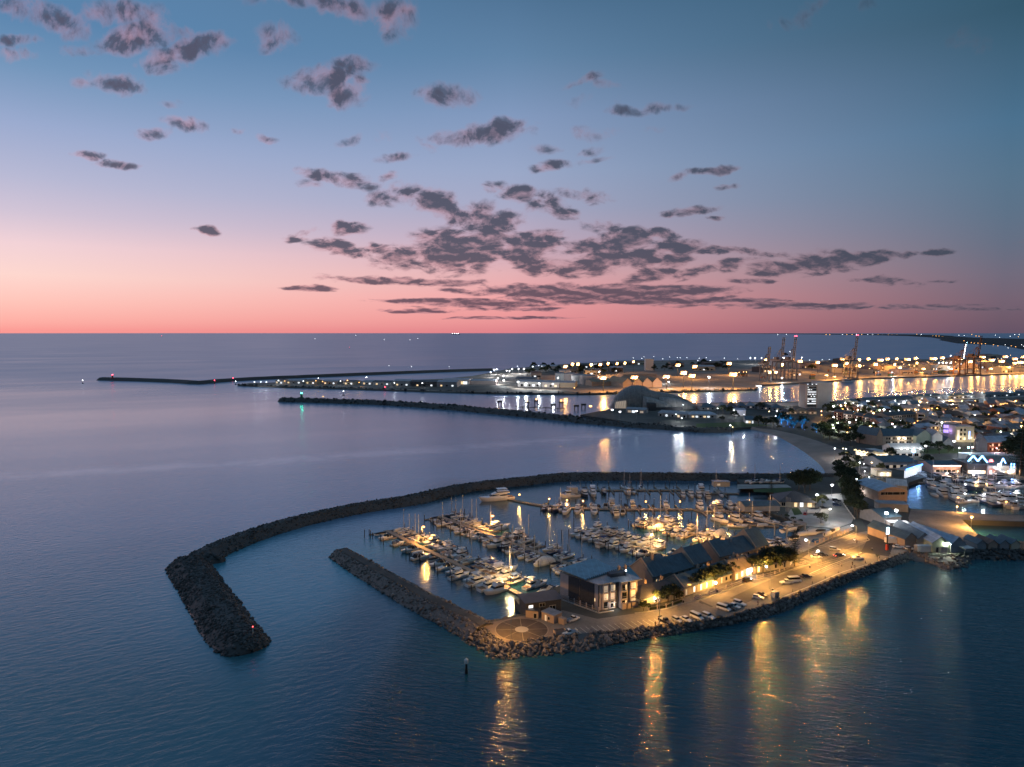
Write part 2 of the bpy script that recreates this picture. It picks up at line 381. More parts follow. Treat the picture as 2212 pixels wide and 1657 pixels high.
# ------------------------------------------------------------------ ground
def ground_mat(name, c, rough=.85, var=.3, s1=.03, s2=.9, speck=.12):
    m = bpy.data.materials.new(name); m.use_nodes = True; t = NT(m.node_tree)
    pos = t.n('ShaderNodeNewGeometry').outputs['Position']
    a = t.mr(t.noise(pos, s1, 5., .65), .3, .7); b = t.mr(t.noise(pos, s2, 4., .7), .3, .7)
    f = t.m('ADD', t.m('MULTIPLY', a, 1 - speck), t.m('MULTIPLY', b, speck))
    p = t.n('ShaderNodeBsdfPrincipled'); o = t.n('ShaderNodeOutputMaterial'); t.l(p.outputs[0], o.inputs[0])
    t.l(t.mix(f, tuple(q * (1 - var) for q in c), tuple(q * (1 + var) for q in c)), p.inputs['Base Color'])
    p.inputs['Roughness'].default_value = rough; p.inputs['Specular IOR Level'].default_value = .25
    bn = t.n('ShaderNodeBump'); bn.inputs['Distance'].default_value = .03; t.l(t.noise(pos, s2 * 2, 4.), bn.inputs['Height']); t.l(bn.outputs[0], p.inputs['Normal'])
    return m
M_ASPH = ground_mat('pale_asphalt', (.20, .182, .158), s1=.09, s2=1.2, speck=.3, var=.45)
M_ROAD = ground_mat('dark_asphalt', (.055, .055, .058), s1=.05, s2=1.5)
M_TOWN = ground_mat('town_earth', (.075, .078, .070), s1=.02, s2=.3, var=.5)
M_SAND = ground_mat('sand', (.27, .22, .185), s1=.05, s2=.5, var=.25)
M_GRASS = ground_mat('lawn', (.05, .085, .025), s1=.06, s2=2.)
M_PORT = ground_mat('port_concrete', (.22, .19, .155), s1=.012, s2=.1, var=.4)
M_LINE = ground_mat('line_paint', (.62, .60, .52), var=.15)
M_CONC = ground_mat('pale_concrete', (.34, .32, .29), s1=.1, s2=1.)
M_PAVE = ground_mat('brick_paving', (.19, .15, .12), s1=.1, s2=2.)
def GP(L, z=LZ): return [G(px, py, z) for px, py in L]
def sheet(name, pts, m, z, z0=None):
    return tag(MB().poly(pts, z0, z).build(name, m), kind='structure')

TOP_EDGE = [P(1, *q) for q in ((1150, 1150), (1240, 1240), (1370, 1325), (1500, 1312), (1750, 1270), (1900, 1262))] + \
           [P(2, *q) for q in ((900, 1420), (1250, 1380), (1560, 1342), (1800, 1300), (2200, 1170))] + \
           [P(3, *q) for q in ((600, 1050), (900, 930), (1200, 820), (1320, 775))]
LOW_EDGE = [P(1, *q) for q in ((900, 1190), (1060, 1330), (1300, 1450), (1480, 1440), (1730, 1420), (1900, 1400))] + \
           [P(2, *q) for q in ((900, 1530), (1250, 1475), (1500, 1425), (1830, 1370), (2209, 1285))] + \
           [P(3, *q) for q in ((500, 1180), (800, 1040), (1100, 930), (1320, 862))]
RIVER_S = [(2500, 842), P(4, 2212, 165), P(4, 1800, 172), P(4, 1380, 190), P(4, 1080, 220), P(4, 700, 222), P(4, 300, 228), P(4, 0, 232), P(5, 1500, 470), P(5, 1240, 500), P(5, 1000, 545)]
BEACH_W = [P(5, 1400, 622), P(5, 1950, 662), P(4, 230, 412), P(4, 340, 407), P(4, 500, 440), P(4, 640, 510), P(4, 760, 590), P(4, 840, 660), P(4, 876, 712)]
HARBOUR = [(1790, 1030), (1592, 1036), (1600, 1048), (1652, 1052), (1672, 1064), P(3, 250, 480), P(3, 330, 505), P(3, 430, 560), P(3, 520, 575), P(3, 455, 640), P(3, 340, 690), P(3, 210, 690),
           (1560, 1172), (1420, 1206), (1300, 1236), (1215, 1262), P(1, 1560, 975), P(1, 1440, 985), P(1, 1530, 1100), P(1, 1250, 1160), P(1, 1130, 1130)]
WHARF = [(1984, 1195), (2029, 1201), (2094, 1194), (2110, 1187), (2500, 1187), (2500, 1176), (2150, 1168), P(3, 1890, 680), P(3, 1810, 606), P(3, 1740, 535), (2212, 1127), (2500, 1130),
         (2500, 1116), (2152, 1112), (2068, 1105), (1967, 1099), (1957, 1088), (1960, 1060), (1964, 1042), (2000, 1030), (2212, 1037), (2500, 1042)]
mainland = GP(TOP_EDGE) + GP(WHARF) + GP(RIVER_S) + GP(BEACH_W[:2], .3) + GP([P(4, 210, 404), P(4, 380, 392), P(4, 540, 416), P(4, 700, 452), P(4, 850, 500), P(4, 1000, 560), P(4, 1080, 640), P(4, 1000, 715), P(4, 876, 716)]) + GP(HARBOUR)
sheet('town_ground', mainland, M_TOWN, LZ, -3.)
# pale asphalt of the quay car park, in front of the terraces, round to the clubhouse
car_park = GP(TOP_EDGE[1:], LZ) + GP([P(3, 1240, 690), P(3, 1130, 640), P(3, 1060, 610), P(3, 900, 640), P(3, 700, 700), P(3, 560, 790), P(3, 300, 960), (1600, 1243), (1480, 1290), (1395, 1322), (1290, 1337), (1215, 1318), (1180, 1322), P(1, 1530, 1112), P(1, 1260, 1166)])
sheet('car_park', car_park, M_ASPH, LZ + .006)
sheet('plaza', GP([P(1, 1155, 1150), P(1, 1260, 1166), P(1, 1530, 1115), P(1, 1660, 1180), P(1, 1760, 1215), P(1, 1745, 1262), P(1, 1500, 1305), P(1, 1370, 1318), P(1, 1250, 1240)]), M_PAVE, LZ + .012)
club_yard = GP([P(3, 385, 500), P(3, 430, 560), P(3, 560, 585), P(3, 760, 600), P(3, 880, 560), P(3, 900, 520), P(3, 830, 430), P(3, 800, 330), P(3, 690, 340), P(3, 640, 380), P(3, 600, 425), P(3, 420, 440)])
sheet('club_yard', club_yard, M_CONC, LZ + .006)
sheet('boat_yard', GP([P(3, 455, 645), P(3, 560, 592), P(3, 760, 606), P(3, 870, 570), P(3, 890, 610), P(3, 700, 690), P(3, 560, 760), P(3, 420, 820), P(3, 240, 740), P(3, 240, 690), P(3, 345, 692)]), M_CONC, LZ + .012)
sheet('wharf_apron', GP([P(3, 1340, 452), P(3, 1700, 474), P(3, 2000, 499), (2212, 1114), (2500, 1117), (2500, 1129), (2212, 1126), P(3, 1735, 533), P(3, 1800, 606), P(3, 1885, 684), P(3, 1760, 690), P(3, 1340, 600), P(3, 1320, 520)]), M_ASPH, LZ + .006)
road_c = [P(3, 1060, 800), P(3, 1105, 690), P(3, 1085, 600), P(3, 1010, 480), P(3, 960, 380), P(3, 930, 260), P(3, 950, 160), P(4, 1230, 590), P(4, 1600, 585), P(4, 2212, 600)]
def ribbon(pts, w, z):
    mb = MB(); q = [Vector((p.x, p.y)) for p in pts]
    for i in range(len(q)):
        d = (q[min(i + 1, len(q) - 1)] - q[max(i - 1, 0)]).normalized(); n = Vector((-d.y, d.x)) * w / 2
        mb.v += [(q[i].x + n.x, q[i].y + n.y, z), (q[i].x - n.x, q[i].y - n.y, z)]
        if i: mb.f.append((2 * i - 2, 2 * i - 1, 2 * i + 1, 2 * i))
    return mb
def smooth_line(pts, step):
    out = []
    n = len(pts)
    for i in range(n - 1):
        p0, p1, p2, p3 = pts[max(i - 1, 0)], pts[i], pts[i + 1], pts[min(i + 2, n - 1)]
        k = max(1, int((p2 - p1).length / step))
        for j in range(k):
            u = j / k
            out.append(.5 * ((2 * p1) + (p2 - p0) * u + (2 * p0 - 5 * p1 + 4 * p2 - p3) * u * u + (3 * p1 - p0 - 3 * p2 + p3) * u ** 3))
    out.append(pts[-1]); return out
tag(ribbon(smooth_line(GP(road_c), 4), 11, LZ + .010).build('road', M_ROAD), kind='structure')
tag(ribbon(smooth_line(GP([P(3, 0, 1160), P(3, 300, 1020), P(3, 640, 890), P(3, 900, 790), P(3, 1060, 720)]), 4), 6.5, LZ + .0085).build('lane', ground_mat('worn_asphalt', (.115, .108, .10), s1=.08)), kind='structure')
beach = GP(BEACH_W[2:], .35) + GP([P(4, 960, 705), P(4, 1010, 610), P(4, 940, 540), P(4, 830, 490), P(4, 700, 450), P(4, 540, 418), P(4, 380, 396)])
mb = MB()
nb = len(BEACH_W[2:])
lowb = [Vector((p.x, p.y, -.15)) for p in GP(BEACH_W[2:], 0)]
hib = smooth_line(GP([P(4, 210, 398), P(4, 380, 392), P(4, 540, 416), P(4, 700, 452), P(4, 850, 500), P(4, 1000, 560), P(4, 1080, 640), P(4, 1000, 715)], LZ + .05), 3)
lows = smooth_line(lowb, 3)
for i in range(61):
    a, b = lows[int(i / 60 * (len(lows) - 1))], hib[int(i / 60 * (len(hib) - 1))]
    for k in range(7):
        u = k / 6; mb.v.append((a.x + (b.x - a.x) * u, a.y + (b.y - a.y) * u, a.z + (b.z - a.z) * (u ** .45) + .02))
    if i:
        for k in range(6): mb.f.append(((i - 1) * 7 + k, i * 7 + k, i * 7 + k + 1, (i - 1) * 7 + k + 1))
tag(mb.build('beach', M_SAND, smooth=True), kind='structure')
def lawn(L, z=LZ + .008): sheet('lawn', GP(L), M_GRASS, z)
lawn([P(3, 415, 445), P(3, 470, 440), P(3, 505, 490), P(3, 440, 500)], LZ + .016)
lawn([P(3, 120, 300), P(3, 400, 285), P(3, 430, 310), P(3, 300, 325), P(3, 130, 320)])
lawn([P(4, 0, 372), P(4, 300, 360), P(4, 520, 385), P(4, 380, 392), P(4, 0, 408)])
lawn([P(4, 900, 265), P(4, 1080, 250), P(4, 1070, 272), P(4, 930, 285)])
lawn([P(4, 1480, 545), P(4, 1800, 540), P(4, 1790, 570), P(4, 1530, 575)])
sheet('hardstand', GP([P(3, 0, 262), P(3, 380, 262), P(3, 420, 285), P(3, 0, 296)]), M_CONC, LZ + .008)
sheet('rail_yard', GP([P(4, 0, 236), P(4, 700, 228), P(4, 1080, 228), P(4, 1380, 200), P(4, 2212, 174), P(4, 2212, 190), P(4, 1400, 222), P(4, 1100, 246), P(4, 600, 250), P(4, 0, 250)]), M_CONC, LZ + .008)

# north bank: the port
PORT_W = [(516, 831), (600, 834.5), (700, 837), (830, 841), P(5, 0, 366), P(5, 400, 376), P(5, 950, 381), P(5, 1300, 376), P(6, 0, 481), P(6, 400, 471), P(6, 432, 441), P(6, 760, 424), P(6, 1150, 396), P(6, 1700, 380), P(6, 2140, 366), (2500, 797)]
PORT_N = [(2500, 764), P(6, 2212, 262), P(6, 1600, 268), P(6, 900, 274), P(6, 350, 275), P(6, 0, 282), P(5, 1900, 122), P(5, 1300, 132), P(5, 850, 156), P(5, 450, 190), P(5, 300, 222), (1020, 812), (960, 818), (880, 821), (780, 823), (640, 825), (540, 827)]
sheet('port_ground', GP(PORT_W) + GP(PORT_N), M_PORT, LZ, -3.)
sheet('port_scrub', GP([P(5, 0, 330), P(5, 420, 318), P(5, 480, 352), P(5, 900, 362), P(5, 1000, 376), P(5, 940, 379), P(5, 400, 374), P(5, 0, 363), (830, 838)]), M_TOWN, LZ + .05)
sheet('port_scrub', GP([P(5, 560, 235), P(5, 850, 200), P(5, 1300, 160), P(5, 1300, 230), P(5, 1000, 250)]), M_TOWN, LZ + .05)

# far coast on the right horizon
M_COAST = ground_mat('coast_scrub', (.032, .034, .034), s1=.002, s2=.01, var=.4)
mb = MB()
shore = [(1480, 720.6), (1700, 721.6), (1850, 723.4), (1960, 726.), (2010, 729), (2035, 733), P(6, 1640, 140), P(6, 1760, 162), P(6, 1900, 168), P(6, 2060, 176), P(6, 2212, 205), (2600, 780)]
sh = [G(px, py, 0) for px, py in shore]
for i, p in enumerate(sh):
    q = p.normalized(); k = p.length
    back = Vector((p.x * 1.6 + 300, p.y * 1.6, 0))
    for u, z in ((0, -1), (.02, 6), (.2, 14 + 6 * math.sin(i * 1.7)), (.5, 20 + 8 * math.sin(i * 2.3 + 1)), (1, 26)):
        w = p.lerp(back, u); zz = z * (1 if k < 12000 else .9) if i not in (0,) else min(z, 1)
        mb.v.append((w.x, w.y, zz))
    if i:
        for j in range(4): a = (i - 1) * 5 + j; b = i * 5 + j; mb.f.append((a, b, b + 1, a + 1))
tag(mb.build('far_coast', M_COAST, smooth=True), kind='structure')

# ------------------------------------------------------------------ rocks, breakwaters, rock walls
def ico_np(sub, seed, j=.22):
    bm = bmesh.new(); bmesh.ops.create_icosphere(bm, subdivisions=sub, radius=1.); rr = random.Random(seed)
    v = np.array([q.co[:] for q in bm.verts]); f = np.array([[q.index for q in a.verts] for a in bm.faces]); bm.free()
    sc = np.array([rr.uniform(.8, 1.25), rr.uniform(.7, 1.1), rr.uniform(.55, .9)])
    for _ in range(7):                                          # flat broken facets
        n = np.array([rr.gauss(0, 1) for _ in range(3)]); n /= np.linalg.norm(n); d = rr.uniform(.55, .85)
        k = v @ n; m = k > d; v[m] -= np.outer(k[m] - d, n)
    v += np.array([[rr.uniform(-j, j) * .4 for _ in range(3)] for _ in range(len(v))])
    return v * sc, f
ROCK_LO = [ico_np(1, i) for i in range(8)]
ROCK_HI = [ico_np(2, 20 + i) for i in range(8)]
def rot_np(rr):
    q = Vector((rr.gauss(0, 1), rr.gauss(0, 1), rr.gauss(0, 1))).normalized()
    return np.array(Matrix.Rotation(rr.uniform(0, 6.28), 3, q))
def rock_mass(name, spots, m, protos, parent=None, seed=1):
    rr = random.Random(seed); V, Fc, o = [], [], 0
    for (p, r) in spots:
        v, f = protos[rr.randrange(len(protos))]
        w = (v * r) @ rot_np(rr).T + np.array([p[0], p[1], p[2]])
        V.append(w); Fc.append(f + o); o += len(v)
    if not V: return None
    V = np.concatenate(V); Fc = np.concatenate(Fc)
    me = bpy.data.meshes.new(name); me.vertices.add(len(V)); me.vertices.foreach_set('co', V.ravel().astype(np.float32))
    me.loops.add(len(Fc) * 3); me.loops.foreach_set('vertex_index', Fc.ravel().astype(np.int32))
    me.polygons.add(len(Fc)); me.polygons.foreach_set('loop_start', np.arange(0, len(Fc) * 3, 3, dtype=np.int32))
    me.materials.append(m); me.update(calc_edges=True); me.validate()
    return link(name, me, parent)
def rock_mat(name, c):
    m = bpy.data.materials.new(name); m.use_nodes = True; t = NT(m.node_tree)
    g = t.n('ShaderNodeNewGeometry'); pos = g.outputs['Position']; rnd = g.outputs['Random Per Island']
    p = t.n('ShaderNodeBsdfPrincipled'); o = t.n('ShaderNodeOutputMaterial'); t.l(p.outputs[0], o.inputs[0])
    f = t.m('ADD', t.m('MULTIPLY', rnd, .65), t.m('MULTIPLY', t.noise(pos, 1.2, 5., .65), .5))
    col = t.ramp(f, [(.15, tuple(q * .45 for q in c)), (.5, c), (.8, tuple(q * 1.7 for q in c)), (.92, tuple(q * 2.2 for q in c)), (1., tuple(q * 4.5 for q in c))])
    wet = t.n('ShaderNodeSeparateXYZ'); t.l(pos, wet.inputs[0])
    k = t.mr(wet.outputs[2], .15, .8, .35, 1.)                  # the tide line: weed and wet stone
    t.l(t.mix(k, (.012, .016, .014), col), p.inputs['Base Color'])
    p.inputs['Roughness'].default_value = .75; t.l(t.mr(wet.outputs[2], .1, .8, .35, .8), p.inputs['Roughness'])
    bn = t.n('ShaderNodeBump'); bn.inputs['Distance'].default_value = .12; t.l(t.noise(pos, 3., 5., .65), bn.inputs['Height']); t.l(bn.outputs[0], p.inputs['Normal'])
    return m
M_ROCK = rock_mat('granite_rock', (.115, .098, .086))
M_ROCKD = rock_mat('dark_limestone', (.046, .048, .046))
M_TRACK = ground_mat('crushed_track', (.085, .080, .072), s1=.2, s2=1.2)
def mole(label, pts, wb, wt, h, rock, dens, m=M_ROCKD, step=4., track=None, round_ends=(True, True), lo=-1.2, seed=3, protos=None):
    """rubble mound along a centre line: core, scattered stones, optional track on top"""
    rr = random.Random(seed)
    pts = [Vector((p[0], p[1], 0)) for p in pts]; line = smooth_line(pts, step); n = len(line)
    if not isinstance(wb, (list, tuple)): wb = [wb] * len(pts)
    # half-width interpolated along the line
    cum = [0.]
    for i in range(1, n): cum.append(cum[-1] + (line[i] - line[i - 1]).length)
    key = [min(range(n), key=lambda k: (line[k] - p).length) for p in pts]
    def hw(i):
        for a in range(len(key) - 1):
            if key[a] <= i <= key[a + 1] and key[a + 1] > key[a]:
                u = (i - key[a]) / (key[a + 1] - key[a]); return wb[a] * (1 - u) + wb[a + 1] * u
        return wb[-1]
    rings, spots = [], []
    L = cum[-1]
    fr = []
    for i, p in enumerate(line):
        d = (line[min(i + 1, n - 1)] - line[max(i - 1, 0)]).normalized(); fr.append((p, d, Vector((-d.y, d.x, 0)), hw(i)))
    ext = []
    if round_ends[0]:
        p, d, nn, w = fr[0]
        for u in (1., .92, .7, .38): ext.append((p - d * w * u * .8, d, nn, w * math.sqrt(max(0, 1 - u * u)) + .25, h * (1 - u * u * .75)))
    full = ext + [(a, b, c, w, h) for a, b, c, w in fr]
    if round_ends[1]:
        p, d, nn, w = fr[-1]
        for u in (.38, .7, .92, 1.): full.append((p + d * w * u * .8, d, nn, w * math.sqrt(max(0, 1 - u * u)) + .25, h * (1 - u * u * .75)))
    for (p, d, nn, w, hh) in full:
        t_ = min(wt, w * .45); ring = []
        for s, z in ((-w * 1.35, lo), (-w, 0), (-(w + t_) / 2, hh * .55), (-t_, hh), (0, hh * 1.03), (t_, hh), ((w + t_) / 2, hh * .55), (w, 0), (w * 1.35, lo)):
            q = p + nn * (s + rr.uniform(-.25, .25)); ring.append((q.x, q.y, z + rr.uniform(-.18, .18)))
        rings.append(ring)
    root = thing('breakwater', label, 'breakwater', (0, 0, 0))
    core = MB().loft(rings, cap=False, closed=False).build('mound', m, root)
    if dens:
        for k in range(len(full) - 1):
            p, d, nn, w, hh = full[k]; q, _, n2, w2, h2 = full[k + 1]
            area = (q - p).length * w * 2.3
            for _ in range(int(area * dens + rr.random())):
                u = rr.random(); s = rr.uniform(-1.05, 1.05); t_ = min(wt, w * .45)
                if track and abs(s) * w < track: continue
                ww = w * (1 - u) + w2 * u; hz = hh * (1 - u) + h2 * u
                a = abs(s) * ww; z = hz if a < t_ else hz * max(0, (ww - a) / max(ww - t_, .1))
                c = p.lerp(q, u) + nn * s * ww; r = rock * (.5 + .55 * rr.random() + 1.1 * rr.random() ** 6)
                spots.append(((c.x, c.y, z + r * rr.uniform(-.1, .35)), r))
        tag(rock_mass('rocks', spots, m, protos or ROCK_LO, root, seed), kind='stuff')
    if track:
        mb = ribbon(line, track * 2, h * 1.03 + .22); mb.build('track', M_TRACK, root)
    return root
hook = [(1796, 1029), (1600, 1029), (1420, 1027), (1240, 1027), (1130, 1037), (1000, 1052), (890, 1076), (790, 1092), (700, 1110), (610, 1132), (530, 1158), (460, 1186), (420, 1208)]
hp = [G(px, py + 3, 1.5) for px, py in hook]
mole('long dark curved rubble breakwater sweeping round the marina', hp, [5, 5.5, 5.5, 8, 6, 6.5, 8, 7, 6.5, 7, 7.2, 7.8, 8.2], 2.2, 4., .46, 1.25, round_ends=(False, False), seed=5)
arm = [G(406, 1216, 1.5), G(434, 1258, 1.5), G(472, 1316, 1.5), G(504, 1362, 1.5), G(528, 1386, 1.5)]
mole('blunt broad arm of jumbled stones at the bent end of the long breakwater', arm, [8.6, 8.4, 8.4, 8.4, 7.8], 3.6, 4.2, .5, 1.9, seed=6)
mole('small rubble stub jutting into the basin at the bend of the long breakwater', [G(430, 1210, 1), G(474, 1207, 1)], [6, 3.2], 1.5, 2.6, .8, .6, seed=61, round_ends=(False, True))
spit = [G(738, 1192, 2), G(790, 1222, 2), G(860, 1262, 2), G(930, 1300, 2), G(1000, 1334, 2), G(1046, 1358, 2)]
mole('straight rubble spit with a worn track on top, ending by the outer pontoon', spit, [5.4, 6.2, 6.6, 6.8, 7, 7.2], 2.6, 3.2, .5, 1.3, track=1.6, round_ends=(True, False), m=M_ROCK, seed=7)
south = [G(612, 864, 2), G(700, 866.5, 2), G(830, 871, 2), G(973, 880.5, 2), G(1075, 890, 2), G(1141, 896, 2), G(1253, 907, 2)]
mole('long straight dark mole with the green harbour light at its tip', south, [9, 9, 9, 10, 10, 10, 11], 4, 5.2, 1.6, .06, step=12, seed=8, round_ends=(True, False))
mole('grassy dark stone bank before the shell roofed hall', [G(1253, 908, 2), G(1310, 913, 2), G(1365, 917.5, 2), G(1440, 922.5, 2), G(1519, 928.5, 2), G(1580, 928, 2)], [11, 10, 9, 9, 8, 6], 5, 3.6, 1.3, .1, step=10, seed=9, round_ends=(False, False))
north = [G(222, 819, 2), G(300, 821, 2), G(380, 824, 2), G(430, 827, 2), G(470, 823.5, 2), G(540, 819, 2), G(620, 815.5, 2), G(800, 808, 2), G(973, 801.5, 2), G(1062, 799, 2)]
mole('farthest long low mole with the red harbour light at its tip', north, [13, 13, 13, 13, 11, 11, 11, 11, 11, 11], 5, 6., 2.2, 0, step=20, seed=10, round_ends=(True, False))

def strip_wall(label, top, low, r, dens, n_single=0, m=M_ROCK, seed=2, single_label=None, sgroup=None, zt=LZ):
    rr = random.Random(seed)
    A = smooth_line([Vector((p.x, p.y, zt)) for p in top], 2.); B = smooth_line([Vector((p.x, p.y, -.6)) for p in low], 2.)
    n = max(len(A), len(B)); A = [A[int(i / (n - 1) * (len(A) - 1))] for i in range(n)]; B = [B[int(i / (n - 1) * (len(B) - 1))] for i in range(n)]
    mb = MB()
    for i in range(n):
        for k in range(5):
            q = A[i].lerp(B[i], k / 4); mb.v.append((q.x, q.y, q.z + (rr.uniform(-.3, .1) if k else -.05)))
        if i:
            for k in range(4): a = (i - 1) * 5 + k; b = i * 5 + k; mb.f.append((a, a + 1, b + 1, b))
    root = thing('rock_wall', label, 'rock wall', (0, 0, 0))
    mb.build('bank', m, root)
    spots = []
    for i in range(n - 1):
        ar = (A[i + 1] - A[i]).length * (A[i] - B[i]).length
        for _ in range(int(ar * dens + rr.random())):
            u = rr.uniform(-.03, 1.05); q = A[i].lerp(B[i], u).lerp(A[i + 1].lerp(B[i + 1], u), rr.random()); rad = r * (.55 + .55 * rr.random() + 0.8 * rr.random() ** 5)
            spots.append(((q.x, q.y, q.z + rad * rr.uniform(0., .45)), rad))
    singles = []
    if n_single:
        spots.sort(key=lambda s: (s[0][0] ** 2 + s[0][1] ** 2) - 90 * s[1] ** 2 * 100)
        singles, spots = spots[:n_single], spots[n_single:]
    tag(rock_mass('rocks', spots, m, ROCK_LO if r < 1 else ROCK_HI, root, seed), kind='stuff')
    mes = []
    for v, f in ROCK_HI:
        me = bpy.data.meshes.new('boulder'); me.from_pydata([tuple(q) for q in v], [], [tuple(int(k) for k in q) for q in f]); me.materials.append(m); me.update(); mes.append(me)
    for p, rad in singles:
        o = link('boulder', rr.choice(mes), None, p); o.scale = (rad,) * 3; o.rotation_euler = (rr.uniform(0, 6), rr.uniform(0, 6), rr.uniform(0, 6))
        tag(o, single_label, 'boulder', sgroup)
    return root
strip_wall('wall of tumbled granite boulders edging the lamplit car park', GP(TOP_EDGE), GP(LOW_EDGE, 0), .68, 1.0, 260, seed=12,
           single_label='rough granite boulder in the rock wall round the quay corner', sgroup='boulders at the quay corner')
strip_wall('rough bank of weedy rocks below the pale green fish shed', GP([P(3, 1320, 775), P(3, 1480, 800), P(3, 1640, 800), P(3, 1740, 812), P(3, 1800, 800)]), GP([P(3, 1320, 862), P(3, 1500, 880), P(3, 1640, 935), P(3, 1770, 915), P(3, 1815, 850)], 0), .8, .5, seed=13)
strip_wall('dark rock wall on the right below the market stalls', GP([P(3, 1810, 772), P(3, 1900, 765), (2212, 1187), (2500, 1187)]), GP([P(3, 1810, 840), P(3, 1900, 848), (2212, 1212), (2500, 1212)], 0), .8, .5, m=M_ROCKD, seed=14)
strip_wall('low dark rock edge of the marina basin beside the round plaza', GP([P(1, 1140, 1128), P(1, 1250, 1162), P(1, 1530, 1108)]), GP([P(1, 1150, 1112), P(1, 1250, 1148), P(1, 1522, 1096)], 0), .5, .6, seed=15)
strip_wall('dark planted bank between marina and club lawn', GP([P(3, 250, 470), P(3, 330, 495), P(3, 430, 552), P(3, 540, 572)]), GP([P(3, 240, 500), P(3, 325, 525), P(3, 420, 575), P(3, 505, 600)], 0), .7, .5, m=M_ROCKD, seed=16)
strip_wall('dark stone edge of the port basin along the near quay', GP(PORT_W[:10]), [Vector((p.x, p.y - 12, 0)) for p in GP(PORT_W[:10], 0)], 2.2, .02, m=M_ROCKD, seed=17)

# ------------------------------------------------------------------ materials for objects
M_GEL = mat('white_gelcoat', (.70, .69, .67), .32, var=.06, coat=.3)
M_CREAM = mat('cream_gelcoat', (.60, .56, .49), .35, var=.06, coat=.3)
M_GREYH = mat('grey_hull_paint', (.30, .32, .35), .4, var=.1)
M_NAVY = mat('navy_hull_paint', (.025, .035, .075), .3, var=.1, coat=.3)
M_RED = mat('red_paint', (.35, .04, .035), .4, var=.1)
M_GLASS = mat('dark_glass', (.015, .018, .022), .08, var=0, spec=.7)
M_CANVB = mat('blue_canvas', (.03, .055, .13), .85, var=.2)
M_CANVG = mat('grey_canvas', (.22, .22, .23), .85, var=.2)
M_CANVK = mat('black_canvas', (.02, .02, .024), .85, var=.2)
M_CANVW = mat('white_canvas', (.55, .54, .52), .85, var=.1)
M_TEAK = mat('teak', (.26, .16, .085), .6, var=.2, scale=2.)
M_ALU = mat('mast_alloy', (.55, .55, .56), .35, metal=.6, var=.05)
M_STEEL = mat('galvanised_steel', (.30, .31, .32), .45, metal=.7, var=.1)
M_DARKM = mat('dark_metal', (.05, .052, .056), .5, metal=.3, var=.1)
M_PILE = mat('tarred_timber', (.028, .024, .021), .8, var=.3, scale=2.)
M_DECK = mat('pontoon_planks', (.27, .22, .165), .75, var=.25, scale=1.5, bump=.01)
M_RUB = mat('black_rubber', (.015, .015, .016), .7, var=.1)
M_LAMPO = lamp_mat('sodium_lamp', (1., .44, .10), 7.)
M_LAMPW = lamp_mat('white_lamp', (.92, .96, 1.), 9.)
M_LAMPY = lamp_mat('warm_lamp', (1., .66, .28), 6.)

def wedge(mb, x0, x1, y, z0, z1, rf=.0, rb=.0, ins=.1, nose=1.):
    vs = [(x0, -y, z0), (x1, -y * nose, z0), (x1, y * nose, z0), (x0, y, z0), (x0 + rb, -y + ins, z1), (x1 - rf, -(y - ins) * nose, z1), (x1 - rf, (y - ins) * nose, z1), (x0 + rb, y - ins, z1)]
    return mb.add(vs, [(3, 2, 1, 0), (4, 5, 6, 7), (0, 1, 5, 4), (1, 2, 6, 5), (2, 3, 7, 6), (3, 0, 4, 7)])
def band(mb, x0, x1, y, z0, z1, rf, rb, ins, a, b, nose=1., e=.03):
    """window strip lying just proud of a wedge between height fractions a and b"""
    def at(u): return (x0 + rb * u - e, x1 - rf * u + e, y - ins * u + e, z0 + (z1 - z0) * u)
    (xa, xb, ya, za), (xc, xd, yc, zb) = at(a), at(b)
    vs = [(xa, -ya, za), (xb, -ya * nose, za), (xb, ya * nose, za), (xa, ya, za), (xc, -yc, zb), (xd, -yc * nose, zb), (xd, yc * nose, zb), (xc, yc, zb)]
    return mb.add(vs, [(0, 1, 5, 4), (1, 2, 6, 5), (2, 3, 7, 6), (3, 0, 4, 7)])
def hull_mb(L, B, fb, fs, draft=.5, full=.5, n=10, flare=.8):
    rings = []
    for k in range(n + 1):
        t = k / n; x = -L / 2 + L * t
        w = B / 2 * ((.88 + .12 * math.sin(min(t / .4, 1) * math.pi / 2)) if t < .45 else max(.012, (1 - ((t - .45) / .55) ** 2.3)))
        z = fs + (fb - fs) * t ** 1.8; dr = draft * (1 - max(0, t - .6) ** 1.5 * 3.2)
        xr = x + (.0 if t < .99 else .0)
        low = x - (L * .10 * max(0, (t - .7) / .3) ** 1.4)
        rings.append([(xr, w, z), (xr - .3 * (x - low), w * .96, z * .55), (low, w * flare, .03), (low, 0, -dr), (low, -w * flare, .03), (xr - .3 * (x - low), -w * .96, z * .55), (xr, -w, z), (xr, -w * .9, z - .02 + .03), (xr, w * .9, z + .01)])
    return MB().loft(rings)
def rail_mb(L, B, fb, fs, t0=.55, h=.6):
    mb = MB(); pts = []
    for s in (1, -1):
        prev = None
        for k in range(6):
            t = t0 + (1 - t0) * k / 5 * .98; w = B / 2 * max(.02, 1 - (max(0, t - .45) / .55) ** 2.3) * .95; z = fs + (fb - fs) * t ** 1.8; p = (-L / 2 + L * t, s * w, z + h)
            mb.bar((p[0], p[1], z), p, .02, n=3)
            if prev: mb.bar(prev, p, .02, n=3)
            prev = p
    return mb
def boat_root(name, cat): return thing(name, '', cat)
